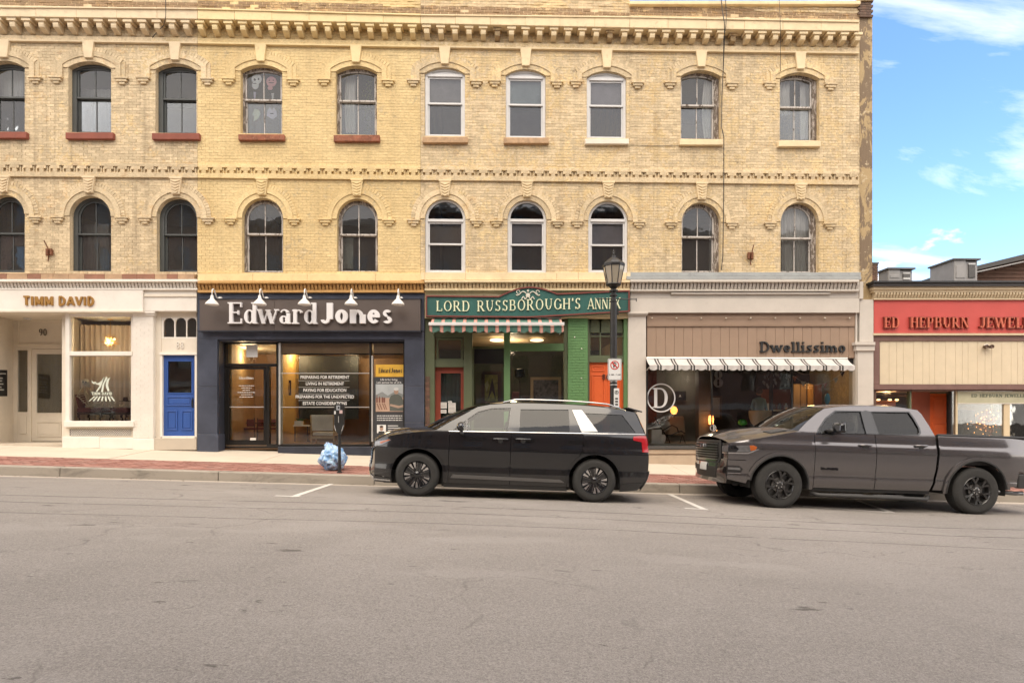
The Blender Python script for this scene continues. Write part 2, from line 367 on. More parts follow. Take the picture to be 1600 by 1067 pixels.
# ------------------------------------------------------------------ lettering: a small stroke alphabet
# l x0 y0 x1 y1 kind (T thick, t thin) | a cx cy rx ry a0 a1 | s x y halfwidth (serif foot) ; cap height 1, x height .68
GL = {
 'A': (.86, 'l .08 0 .43 1 t;l .43 1 .78 0 T;l .2 .32 .66 .32 t;s .08 0 .12;s .78 0 .14'),
 'B': (.74, 'l .16 0 .16 1 T;l .1 .97 .4 .97 t;l .1 .03 .42 .03 t;l .1 .53 .4 .53 t;a .4 .75 .2 .25 -90 90;a .42 .27 .24 .27 -90 90;s .1 1 .08;s .1 0 .08'),
 'D': (.84, 'l .16 0 .16 1 T;l .1 .97 .38 .97 t;l .1 .03 .38 .03 t;a .38 .5 .36 .5 -90 90;s .1 1 .08;s .1 0 .08'),
 'E': (.70, 'l .16 0 .16 1 T;l .1 .97 .6 .97 t;l .1 .03 .62 .03 t;l .1 .52 .48 .52 t;l .6 .78 .6 1 t;l .62 0 .62 .24 t;l .48 .42 .48 .62 t;s .1 1 .08;s .1 0 .08'),
 'G': (.84, 'a .44 .5 .36 .5 35 325;l .72 .08 .72 .46 T;s .72 .46 .13'),
 'H': (.84, 'l .17 0 .17 1 T;l .67 0 .67 1 T;l .17 .52 .67 .52 t;s .17 0 .14;s .17 1 .14;s .67 0 .14;s .67 1 .14'),
 'I': (.36, 'l .18 0 .18 1 T;s .18 0 .14;s .18 1 .14'),
 'J': (.56, 'l .38 .2 .38 1 T;a .2 .2 .18 .22 -170 0;s .38 1 .16'),
 'L': (.66, 'l .16 0 .16 1 T;l .1 .03 .58 .03 t;l .58 0 .58 .24 t;s .16 0 .12;s .16 1 .14'),
 'M': (1.0, 'l .16 0 .16 1 T;l .84 0 .84 1 T;l .18 1 .5 .12 t;l .5 .12 .82 1 t;s .16 0 .13;s .84 0 .13;s .12 1 .09;s .88 1 .09'),
 'N': (.86, 'l .15 0 .15 1 t;l .70 0 .70 1 t;l .15 1 .70 0 T;s .15 0 .12;s .15 1 .12;s .70 1 .12'),
 'O': (.88, 'a .44 .5 .37 .5 0 360'),
 'P': (.72, 'l .16 0 .16 1 T;l .1 .97 .4 .97 t;l .16 .46 .4 .46 t;a .4 .72 .22 .27 -90 90;s .16 0 .14;s .1 1 .08'),
 'R': (.82, 'l .16 0 .16 1 T;l .1 .97 .4 .97 t;l .16 .48 .4 .48 t;a .4 .73 .22 .26 -90 90;l .38 .48 .68 0 T;s .16 0 .14;s .1 1 .08;s .72 0 .1'),
 'S': (.66, 'a .33 .74 .22 .25 30 270;a .33 .26 .23 .26 -150 90;l .52 .8 .52 .98 t;l .11 .02 .11 .22 t'),
 'T': (.76, 'l .38 0 .38 1 T;l .08 .97 .68 .97 t;l .08 .76 .08 1 t;l .68 .76 .68 1 t;s .38 0 .14'),
 'U': (.84, 'l .17 .35 .17 1 T;l .66 .35 .66 1 t;a .415 .35 .245 .34 180 360;s .17 1 .14;s .66 1 .12'),
 'V': (.80, 'l .08 1 .4 0 T;l .4 0 .72 1 t;s .08 1 .12;s .72 1 .12'),
 'W': (1.1, 'l .08 1 .32 0 T;l .32 0 .54 .9 t;l .54 .9 .78 0 T;l .78 0 1.0 1 t;s .08 1 .12;s .54 .97 .13;s 1.0 1 .1'),
 'X': (.80, 'l .1 1 .68 0 T;l .68 1 .1 0 t;s .1 1 .11;s .68 1 .11;s .1 0 .11;s .68 0 .12'),
 "'": (.26, 'l .13 .75 .13 1 T'),
 'a': (.62, 'a .3 .49 .2 .19 20 165;l .46 0 .46 .5 T;a .27 .19 .2 .19 0 360;s .52 0 .07'),
 'd': (.68, 'a .3 .33 .24 .33 0 360;l .52 0 .52 1 T;s .58 0 .07;s .46 1 .08'),
 'e': (.62, 'a .32 .34 .25 .34 0 320;l .1 .37 .56 .37 t'),
 'i': (.36, 'l .18 0 .18 .68 T;l .18 .84 .18 1.0 T;s .18 0 .15;s .13 .66 .09'),
 'l': (.36, 'l .18 0 .18 1 T;s .18 0 .15;s .13 1 .09'),
 'm': (.98, 'l .15 0 .15 .68 T;a .32 .42 .17 .25 0 170;l .49 0 .49 .46 T;a .66 .42 .17 .25 0 170;l .83 0 .83 .46 T;s .15 0 .11;s .49 0 .1;s .83 0 .11;s .1 .66 .06'),
 'n': (.70, 'l .16 0 .16 .68 T;a .36 .40 .2 .27 0 170;l .55 0 .55 .44 T;s .16 0 .13;s .55 0 .13;s .11 .66 .07'),
 'o': (.64, 'a .32 .34 .25 .34 0 360'),
 'r': (.52, 'l .16 0 .16 .68 T;a .34 .44 .17 .23 30 170;s .18 0 .14;s .11 .66 .07'),
 's': (.54, 'a .27 .50 .17 .18 30 270;a .27 .18 .18 .18 -150 90;l .42 .54 .42 .68 t;l .1 0 .1 .16 t'),
 'w': (.92, 'l .07 .68 .26 0 T;l .26 0 .45 .62 t;l .45 .62 .64 0 T;l .64 0 .84 .68 t;s .07 .68 .1;s .45 .66 .1;s .84 .68 .09'),
 '0': (.64, 'a .32 .5 .25 .5 0 360'),
 '6': (.64, 'a .32 .3 .24 .3 0 360;a .42 .42 .36 .56 95 190'),
 '8': (.64, 'a .32 .74 .21 .25 0 360;a .32 .27 .25 .27 0 360'),
 '9': (.64, 'a .32 .7 .24 .3 0 360;a .22 .58 .36 .56 -85 10'),
 ' ': (.40, ''),
}
def glyph(ch, T, t, serif, sh=None):
    adv, code = GL[ch]; polys = []; sh = sh or t
    y1 = 1.0
    for it in code.split(';'):
        if not it: continue
        p = it.split()
        if p[0] == 'l':
            x0, y0, x1, yb = map(float, p[1:5]); w = T if p[5] == 'T' else t
            if not serif and p[5] == 't' and abs(x0 - x1) < 1e-6 and abs(y0 - yb) < .25: continue   # beak
            d = Vector((x1 - x0, yb - y0)); L = d.length; d /= L; nrm = Vector((-d.y, d.x)) * w / 2
            a = Vector((x0, y0)); b = Vector((x1, yb))
            if abs(d.x) > .15 and abs(d.y) > .15:      # diagonals get level ends
                hx = w / 2 / abs(d.y); q = [(a.x - hx, a.y), (a.x + hx, a.y), (b.x + hx, b.y), (b.x - hx, b.y)]
                if b.y < a.y: q = [q[3], q[2], q[1], q[0]]
            else:
                q = [tuple(a - nrm), tuple(b - nrm), tuple(b + nrm), tuple(a + nrm)]
            polys.append(q)
        elif p[0] == 'a':
            cx, cy, rx, ry, a0, a1 = map(float, p[1:7]); full = a1 - a0 >= 359.9; n = max(6, int(abs(a1 - a0) / 7))
            seg = []
            for i in range(n + 1):
                a = R(a0 + (a1 - a0) * i / n); w = min(t + (T - t) * (max(0, cos(a)) if (a0 >= 0 and a1 <= 175) else abs(cos(a))) ** 1.5, rx * .78)
                seg.append(((cx + (rx) * cos(a), cy + (ry) * sin(a)), (cx + max(.01, rx - w) * cos(a), cy + max(.01, ry - w * (.55 + .45 * abs(sin(a)))) * sin(a))))
            for i in range(n):
                polys.append([seg[i][0], seg[i + 1][0], seg[i + 1][1], seg[i][1]])
        elif p[0] == 's' and serif:
            x, y, h = map(float, p[1:4]); h = h * serif
            if y > .9 or abs(y - .66) < .03 or abs(y - .68) < .01: polys.append([(x - h, y - sh), (x + h, y - sh), (x + h, y), (x - h, y)])
            elif abs(y - .46) < .01: polys.append([(x - h, y - sh / 2), (x + h, y - sh / 2), (x + h, y + sh / 2), (x - h, y + sh / 2)])
            else: polys.append([(x - h, y), (x + h, y), (x + h, y + sh), (x - h, y + sh)])
    return adv, polys
def measure(txt, track): return sum(GL[c][0] + track for c in txt) - track
def letters(txt, x0, x1, z0, z1, yf, yb, m, parent, T=.2, t=.08, serif=1, sh=None, track=.04, z1r=None, z0r=None, name='letter', drop=0):
    """write txt between x0..x1 (base line z0, cap height to z1), each letter a plate with thickness; may slope along x"""
    tot = measure(txt, track); kx = (x1 - x0) / tot; x = 0.0; out = []
    for ch in txt:
        adv, polys = glyph(ch, T, t, serif, sh)
        if polys:
            V, F = region(polys, eps=1e-4)
            W2 = []
            for p in V:
                u = (x + p[0]) / tot; zb = z0 + (0 if z0r is None else (z0r - z0) * u); zt = z1 + (0 if z1r is None else (z1r - z1) * u)
                W2.append((x0 + (x + p[0]) * kx, zb + (zt - zb) * p[1]))
            mb = MB().plate(W2, F, yf, yb)
            out.append(mb.build(name, m, parent))
        x += adv + track
    return out
def text_mesh(body, size, align='CENTER', extrude=0.0, bold=0.0, space=1.0, line=1.0):
    cu = bpy.data.curves.new('text', 'FONT'); cu.body = body; cu.size = size; cu.align_x = align; cu.align_y = 'TOP_BASELINE'
    cu.extrude = extrude; cu.offset = bold; cu.space_character = space; cu.space_line = line; cu.resolution_u = 3
    o = bpy.data.objects.new('text', cu); COL.objects.link(o)
    dg = bpy.context.evaluated_depsgraph_get(); me = bpy.data.meshes.new_from_object(o.evaluated_get(dg))
    bpy.data.objects.remove(o); bpy.data.curves.remove(cu)
    return me
def print_text(body, x, y, z, size, m, parent, name='lettering', align='CENTER', bold=0.0, sx=1.0, extrude=0.0, space=1.0, rx=90, line=1.0):
    """flat lettering facing the street at (x, y, z)"""
    me = text_mesh(body, size, align, extrude, bold, space, line)
    me.transform(Matrix.Translation((x, y, z)) @ Matrix.Rotation(R(rx), 4, 'X') @ Matrix.Diagonal((sx, 1, 1, 1)))
    me.materials.clear(); me.materials.append(m)
    return mobj(name, me, None, parent)
# ------------------------------------------------------------------ setting materials
def asphalt():
    m, t, b = newmat('asphalt'); g = NT(t); co = g.coord()
    big = g.noise(co, .35, 5, .6, .8); c = g.ramp(big, .3, .72, c4((.205, .184, .165)), c4((.27, .243, .220)))
    mid = g.noise(g.coord((.25, 1.6, 1)), 1.4, 8, .65, .3)
    c = g.mix(g.math('MULTIPLY', g.ramp(mid, .45, .75), .22), c, (.12, .105, .095, 1))
    grain = g.noise(co, 95, 8, .85)
    c = g.mix(g.math('MULTIPLY', g.ramp(grain, .5, .62), .6), c, (.40, .365, .325, 1))
    c = g.mix(g.math('MULTIPLY', g.ramp(grain, .5, .36), .75), c, (.09, .08, .07, 1))
    gr2 = g.noise(co, 42, 7, .85)
    c = g.mix(g.math('MULTIPLY', g.ramp(gr2, .53, .62), .5), c, (.37, .335, .30, 1))
    c = g.mix(g.math('MULTIPLY', g.ramp(gr2, .47, .38), .45), c, (.09, .08, .07, 1))
    # tar seams running with the street
    for y0, wdt, amp, st in ((9.05, .022, .05, .95), (8.35, .020, .07, .9), (7.45, .016, .06, .8), (10.25, .02, .03, -.4), (11.85, .012, .04, .45)):
        sp = g.n('ShaderNodeSeparateXYZ', {0: co})
        wob = g.math('MULTIPLY', g.math('SUBTRACT', g.noise(g.coord((.5, .5, .5)), 1.0, 8, .7), .5), amp * 4)
        d = g.math('ABSOLUTE', g.math('SUBTRACT', g.math('ADD', sp.outputs[1], wob), y0))
        br = g.ramp(g.noise(g.coord((.7, .2, 1)), 1.5 + y0 * .1, 5, .7), .34, .46)
        k = g.math('MULTIPLY', g.math('MULTIPLY', g.ramp(d, wdt * 1.6, wdt * .3), br), abs(st))
        c = g.mix(k, c, (.26, .24, .215, 1) if st < 0 else (.055, .048, .042, 1))
    vo = g.n('ShaderNodeTexVoronoi', {'Vector': g.n('ShaderNodeVectorMath', {0: co, 1: g.n('ShaderNodeTexNoise', {'Vector': co, 'Scale': 1.4, 'Detail': 6}).outputs['Color']}, operation='ADD').outputs[0], 'Scale': .55}, feature='DISTANCE_TO_EDGE')
    cm = g.ramp(g.noise(co, .33, 4, .6), .50, .60)
    c = g.mix(g.math('MULTIPLY', g.math('MULTIPLY', g.ramp(vo.outputs['Distance'], .010, .002), cm), .55), c, (.06, .052, .045, 1))
    pa = g.noise(g.coord((.5, 1.2, 1)), .8, 3, .5)
    c = g.mix(g.math('MULTIPLY', g.ramp(pa, .58, .62), .16), c, (.36, .33, .30, 1))
    # oil drips and worn spots
    bl = g.noise(g.coord((.55, 1.7, 1)), 1.9, 6, .62, .3)
    c = g.mix(g.math('MULTIPLY', g.ramp(bl, .655, .68), .7), c, (.055, .047, .04, 1))
    bl2 = g.noise(g.coord((1.0, 2.6, 1)), 4.1, 4, .6, .2)
    c = g.mix(g.math('MULTIPLY', g.ramp(bl2, .69, .71), .65), c, (.06, .05, .044, 1))
    t.links.new(c, b.inputs['Base Color']); b.inputs['Roughness'].default_value = .88; b.inputs['Specular IOR Level'].default_value = .3
    h = g.math('ADD', grain, g.math('MULTIPLY', gr2, .8))
    t.links.new(g.bump(h, .9, .012), b.inputs['Normal']); return m
M_asph = asphalt()
def concrete(name, col, stain=.3):
    m, t, b = newmat(name); g = NT(t); co = g.coord()
    c = g.ramp(g.noise(co, 1.0, 6), .3, .7, c4([x * .93 for x in col]), c4([x * 1.06 for x in col]))
    c = g.mix(g.math('MULTIPLY', g.ramp(g.noise(g.coord((.35, 1, 1)), 3.0, 10, .72, .6), .5, .7), stain), c, c4([x * .35 for x in col]))
    c = g.mix(g.math('MULTIPLY', g.ramp(g.noise(co, 60, 5, .8), .6, .7), .35), c, c4([x * .6 for x in col]))
    t.links.new(c, b.inputs['Base Color']); b.inputs['Roughness'].default_value = .85
    t.links.new(g.bump(g.noise(co, 70, 6, .8), .4, .006), b.inputs['Normal']); return m
M_conc = concrete('sidewalk_concrete', (.50, .43, .34), .16)
M_kerb = concrete('kerb_concrete', (.29, .255, .21), .8)
M_kerbtop = concrete('kerb_top', (.47, .42, .35), .2)
M_gutter = concrete('gutter_concrete', (.36, .31, .255), .45)
M_soil = mat('soil', (.14, .12, .09), .9)
M_line = mat('worn_line_paint', (.52, .49, .45), .8, dirt=.6, scale=6, dirtcol=(.2, .18, .16))
def paver_mat():
    m, t, b = newmat('paver_brick'); g = NT(t)
    rr = g.math('FRACT', g.math('ADD', g.n('ShaderNodeNewGeometry').outputs['Random Per Island'], g.n('ShaderNodeObjectInfo').outputs['Random']))
    c = g.ramp(rr, 0, 1, (.20, .083, .062, 1), (.31, .15, .115, 1))
    c = g.mix(g.math('MULTIPLY', g.ramp(g.noise(g.coord(), 2.2, 8, .7), .5, .7), .4), c, (.33, .26, .22, 1))
    c = g.mix(g.math('MULTIPLY', g.ramp(g.noise(g.coord(), 60, 5, .8), .55, .7), .3), c, (.1, .06, .05, 1))
    t.links.new(c, b.inputs['Base Color']); b.inputs['Roughness'].default_value = .85; return m
M_paver = paver_mat()

# ------------------------------------------------------------------ ground, road, pavement
X0, X1 = -95.0, 95.0
g0 = MB().add([(-900, -900, -9), (900, -900, -9), (900, 900, -9), (-900, 900, -9)], [(0, 1, 2, 3)]).build('ground', M_soil); g0['kind'] = 'structure'
def sheet(name, m, xs, ys, zf, skirt=0, **k):
    mb = MB(); n = len(xs)
    for y in ys:
        for x in xs: mb.v.append((x, y, zf(x, y)))
    for j in range(len(ys) - 1):
        for i in range(n - 1):
            a = j * n + i; mb.f.append((a, a + 1, a + 1 + n, a + n))
    return mb.build(name, m, smooth=True, kind='structure', **k)
xs = [X0 + i * 2.0 for i in range(96)]
sheet('road', M_asph, xs, [-30, -16, -4, 0, 2, 4, 5, 6, 7, 8, 9, 10, 11, 12, CURB - .32], road_z)
sheet('gutter', M_gutter, xs, [CURB - .32, CURB], lambda x, y: road_z(x, y) + .001)
def slab(mb, xa, xb, ya, yb, zf, th, g=.004, dz=0):
    xa += g; xb -= g; ya += g; yb -= g
    top = [(xa, ya), (xb, ya), (xb, yb), (xa, yb)]
    mb.hexa([(x, y, zf(x, y) - th + dz) for x, y in top] + [(x, y, zf(x, y) + dz) for x, y in top])
# kerb stones: 3 m lengths with an open joint; joints at the places the photo shows
kerb_root = thing('kerb', 'weathered concrete kerb along the parking lane', 'kerb', (0, CURB, 0)); kerb_root['kind'] = 'structure'
del kerb_root['category']
jx = [AX(92, CURB)]
Lk = AX(340, CURB) - AX(92, CURB)
mb_far = MB()
for i in range(-14, 16):
    xa = jx[0] + i * Lk; xb = xa + Lk
    zt = lambda x, y: -GR * x + .19 + (.012 * (y - CURB) / .16)
    mb = MB() if abs(xa) < 16 else mb_far
    mb.hexa([(xa + .006, CURB, zt(xa, CURB) - .5), (xb - .006, CURB, zt(xb, CURB) - .5), (xb - .006, CURB + .2, zt(xb, CURB) - .5), (xa + .006, CURB + .2, zt(xa, CURB) - .5),
             (xa + .006, CURB + .03, zt(xa, CURB)), (xb - .006, CURB + .03, zt(xb, CURB)), (xb - .006, CURB + .2, zt(xb, CURB + .2)), (xa + .006, CURB + .2, zt(xa, CURB + .2))])
    if mb is not mb_far: mb.build('kerb_stone', M_kerb, kerb_root, bev=.014)
mb_far.build('kerb_stone', M_kerb, kerb_root)
# brick strip
yb0, yb1 = CURB + .2, CURB + 1.42
sheet('pavement_bed', M_kerb, xs, [CURB + .14, yb0, yb1, FY + .45], lambda x, y: walk_z(x, y) - .03)
paving = thing('brick_paving', 'red brick paving strip behind the kerb', 'paving', (0, yb0, 0)); paving['kind'] = 'structure'; del paving['category']
rows = 11; bw = .21; bd = (yb1 - yb0) / rows; stuff = MB(); cand = []
for r_ in range(rows):
    xx = -17.0 + (r_ % 2) * bw / 2
    while xx < 17.5:
        jz = random.uniform(-.004, .004)
        mb = MB(); slab(mb, xx, xx + bw, yb0 + r_ * bd, yb0 + (r_ + 1) * bd, walk_z, .03, .005, jz)
        if r_ < 3 and -13.9 < xx < -4.3 and len(cand) < 140: cand.append(mb)
        else: stuff.add(mb.v, [f for f in mb.f if f != (3, 2, 1, 0)])
        xx += bw
for mb in cand: mb.build('brick', M_paver, paving)
stuff.build('paving_bricks', M_paver, paving, kind='stuff')
far = MB(); slab(far, X0, -17.0, yb0, yb1, walk_z, .03); slab(far, 17.6, X1, yb0, yb1, walk_z, .03); far.build('paving_far', M_paver, paving, kind='stuff')
side = thing('sidewalk', 'pale concrete sidewalk slabs along the shopfronts', 'sidewalk', (0, yb1, 0)); side['kind'] = 'structure'; del side['category']
xx = X0
cuts = [AX(p, 15.0) for p in (205, 405)]
wd = 1.72; k0 = int((cuts[0] - X0) / wd); xx = cuts[0] - k0 * wd
while xx < X1:
    mb = MB(); slab(mb, xx, xx + wd, yb1, FY + .5, walk_z, .1, .004, random.uniform(-.003, .003)); mb.build('slab', M_conc, side); xx += wd
# parking marks, 4 mm sheets on the asphalt
def mark(p0, p1, wdt, label):
    a = Vector(p0); b = Vector(p1); d = (b - a).normalized(); n = Vector((-d.y, d.x)) * wdt / 2; N = max(1, int((b - a).length / .3)); mb = MB()
    for i in range(N):
        q = [a + (b - a) * (i / N) - n, a + (b - a) * ((i + 1) / N) - n, a + (b - a) * ((i + 1) / N) + n, a + (b - a) * (i / N) + n]
        mb.add([(v.x, v.y, road_z(v.x, v.y) + .005) for v in q], [(0, 1, 2, 3)])
    o = mb.build('parking_mark', M_line); o['kind'] = 'structure'; o['label'] = label
def gp(px, py):
    Y = 12.0
    for _ in range(40):
        x = AX(px, Y); dz = CZ - road_z(x, Y); Y = dz * FPX / (py - HY) * (cos(YAW)) ; Y = max(3, min(16, Y))
        t = dz * FPX / (py - HY); a = (px - 800) / FPX; Y = t * (cos(YAW) - a * sin(YAW))
    return (AX(px, Y), Y)
for (a, b, c, d, lb) in (((458, 776.5), (519, 755.5), (430, 774.5), (470, 776), 'left'), ((1100, 795.5), (1046, 772), (1070, 794), (1106, 796), 'middle'), ((1394, 801), (1340, 782), (1255, 791), (1398, 801), 'right')):
    mark(gp(*a), gp(*b), .11, 'white parking bay line, the %s one of three' % lb); mark(gp(*c), gp(*d), .09, 'short white bar at the end of the %s parking bay line' % lb)
# ------------------------------------------------------------------ the brick row: materials
B_A = brickmat('brick_tan', (.68, .53, .30), (.69, .56, .37), 1.1, .95)
B_B = brickmat('brick_yellow', (.70, .545, .285), (.64, .51, .30), .12, .4, .06)
B_C = brickmat('brick_buff', (.69, .535, .295), (.69, .555, .36), .85, .8)
B_D = brickmat('brick_buff_worn', (.68, .525, .29), (.69, .555, .36), .85, .85)
B_P = brickmat('brick_parapet', (.56, .41, .23), (.28, .18, .10), 1.1, 1.2, .25)
M_mort = {k: mat('mortar_' + k, c, .9, var=.2, scale=5, bump=.5, bscale=40) for k, c in (('tan', (.62, .48, .295)), ('yellow', (.66, .51, .265)), ('buff', (.63, .485, .295)))}
T_A = mat('trim_tan', (.66, .53, .345), .75, var=.12, dirt=.35, scale=3, dirtcol=(.2, .14, .09), bump=.25, bscale=50)
T_B = mat('trim_yellow', (.71, .555, .29), .7, var=.08, dirt=.3, scale=3, dirtcol=(.22, .14, .07), bump=.2, bscale=50)
T_C = mat('trim_buff', (.69, .55, .335), .72, var=.1, dirt=.32, scale=3, dirtcol=(.2, .14, .08), bump=.25, bscale=50)
T_old = brickmat('bracket_rotten', (.30, .2, .12), (.52, .38, .2), .7, .9)
M_redsill = mat('red_sandstone', (.235, .068, .042), .8, dirt=.35, dirtcol=(.1, .05, .035), bump=.3)
M_rustsill = mat('rusty_sill', (.24, .085, .045), .85, var=.4, scale=9, dirt=.7, dirtcol=(.5, .36, .2), bump=.6, bscale=35)
M_woodsill = mat('tan_sill', (.42, .27, .15), .8, var=.25, scale=7, dirt=.6, dirtcol=(.2, .11, .06), bump=.4)
M_slate = mat('dark_slate_paint', (.062, .066, .062), .5, var=.1)
M_vinyl = mat('white_vinyl', (.60, .59, .57), .45, var=.05, dirt=.15, dirtcol=(.3, .28, .26), scale=5)
def peelmat(name, paint, wood, amt):
    m, t, b = newmat(name); g = NT(t)
    n = g.noise(g.coord((1, 1, .3)), 14, 9, .75, .5)
    c = g.mix(g.ramp(n, .5 + amt, .56 + amt), c4(paint), c4(wood))
    t.links.new(c, b.inputs['Base Color']); b.inputs['Roughness'].default_value = .8
    t.links.new(g.bump(n, .6, .01), b.inputs['Normal']); return m
M_peel = peelmat('peeling_white_paint', (.52, .48, .43), (.12, .09, .07), .03)
M_peelfr = peelmat('peeling_frame', (.42, .37, .32), (.13, .10, .075), -.05)
M_white = mat('white_shop_paint', (.74, .69, .61), .6, var=.05, dirt=.16, dirtcol=(.3, .26, .2), scale=2.5, bump=.1, bscale=30)
M_white2 = mat('cream_shop_paint', (.69, .62, .51), .6, var=.05, dirt=.14, dirtcol=(.3, .25, .18), scale=2.5)
M_greige = mat('greige_paint', (.54, .49, .425), .65, var=.05, dirt=.16, dirtcol=(.25, .21, .17), scale=2.5, bump=.15, bscale=30)
M_orange = mat('ochre_cornice', (.50, .285, .095), .7, dirt=.4, dirtcol=(.2, .1, .04), scale=6)
M_flash = mat('galvanised_flashing', (.33, .34, .33), .55, metal=.2, dirt=.5, dirtcol=(.12, .11, .1), scale=3)
M_dark = mat('dark_room', (.055, .05, .045), .9)
M_room = mat('dim_room', (.36, .32, .27), .9)
G_up = glassmat('old_glass', (.88, .90, .89), .65, .05, opaque=.10, base=(.26, .25, .23))
G_up2 = glassmat('insect_screen_glass', (.80, .80, .80), .5, .03, .06, opaque=.10, base=(.2, .2, .2))
G_shop = glassmat('shop_glass', (.90, .92, .91), .65, .02)
M_black = mat('black_paint', (.018, .018, .018), .45)

def lin(*pts):
    def f(x):
        if x <= pts[0][0]: a, b = pts[0], pts[1]
        elif x >= pts[-1][0]: a, b = pts[-2], pts[-1]
        else:
            for a, b in zip(pts, pts[1:]):
                if a[0] <= x <= b[0]: break
        return a[1] + (b[1] - a[1]) * (x - a[0]) / (b[0] - a[0])
    return f
f_top = lin((0, 12), (300, 14.5), (660, 24.5), (1000, 28), (1343, 35))
f_bot = lin((0, 26), (300, 30), (660, 37), (1000, 44), (1343, 49))
n_bot = lin((0, 64), (330, 68.5), (660, 74), (1000, 79.5), (1343, 84))
b_top = lin((0, 252.5), (320, 256.5), (660, 260), (1000, 264), (1343, 267.5))
b_bot = lin((0, 275.6), (320, 278), (660, 281.5), (1000, 285), (1343, 289))
WINS = [  # floor, xl, xr, crown row, bottom row, kind, sill(x0,x1,y0,y1) or None
 (3, -22, 38.7, 96, 206, 'dark'), (3, 107, 173.6, 96.7, 207, 'dark'), (3, 243, 307, 100, 208, 'dark'),
 (3, 376, 441, 102, 209, 'old'), (3, 524.6, 589, 103.5, 211, 'old'),
 (3, 663.6, 726.6, 106, 212.6, 'vinyl'), (3, 790.3, 852.6, 109, 215, 'vinyl'), (3, 916.8, 978.7, 112, 216, 'vinyl'),
 (3, 1063.7, 1126, 110.5, 217.3, 'old'), (3, 1218.5, 1280, 114, 219.7, 'old'),
 (2, -22, 38.7, 305, 425.6, 'dark'), (2, 109, 173.6, 306.5, 425.6, 'dark'), (2, 245, 308, 308.7, 425.6, 'dark'),
 (2, 378.5, 442.6, 309.8, 426, 'old'), (2, 526.4, 590.5, 311, 426, 'old'),
 (2, 664, 727.3, 311, 426, 'vinyl'), (2, 793, 853.8, 312.8, 426, 'vinyl'), (2, 919, 981, 314, 426, 'vinyl'),
 (2, 1065, 1126, 316.7, 426, 'old'), (2, 1219.7, 1279, 316.7, 427, 'old'),
]
def geo(w):
    fl, xl, xr, yc, yb, kind = w; xm = (xl + xr) / 2
    x0 = AX(xl); x1 = AX(xr); zc = AZ(xm, yc); zb = AZ(xm, yb)
    zs = zc - (x1 - x0) / 2 * .99 if fl == 2 else zc - .165
    return x0, x1, zb, zs, zc
def off(x0, x1, zs, zc, d, zbot, n=16):
    w = (x1 - x0) / 2; h = zc - zs; r = (w * w + h * h) / (2 * h); cz = zc - r; xc = (x0 + x1) / 2
    r2 = r + d; w2 = w + d; a = math.asin(min(1, w2 / r2)) if w2 < r2 else pi / 2
    p = [(xc - w2, zbot), (xc + w2, zbot)]
    for i in range(n + 1):
        t = a - 2 * a * i / n; p.append((xc + r2 * sin(t), cz + r2 * cos(t)))
    return p

def curtain(label, x0, x1, y0, y1, Y, m, folds=6, amp=.03, pull=0.0, name='curtain', cat='curtain'):
    mb = MB(); n = folds * 8; rows_ = 8
    xa = AX(x0, Y); xb = AX(x1, Y); zt = AZ((x0 + x1) / 2, y0, Y); zb = AZ((x0 + x1) / 2, y1, Y)
    for th in (0, .004):
        for j in range(rows_ + 1):
            v = j / rows_
            for i in range(n + 1):
                u = i / n; xx_ = xa + (xb - xa) * u; xx_ += pull * sin(pi * v * .9) * (1 - u if pull < 0 else u) 
                ph = u * folds * 2 * pi; mb.v.append((xx_ + .01 * sin(ph * .5 + v), Y + th + amp * sin(ph + .5 * sin(v * 3 + u * 7)) * (.7 + .3 * v), zt + (zb - zt) * v))
    K = (n + 1) * (rows_ + 1)
    for s_ in (0, 1):
        for j in range(rows_):
            for i in range(n):
                a = s_ * K + j * (n + 1) + i; q = (a, a + n + 1, a + n + 2, a + 1); mb.f.append(q if s_ == 0 else tuple(reversed(q)))
    o = mb.build(name, m, smooth=True); return tag(o, label, cat)

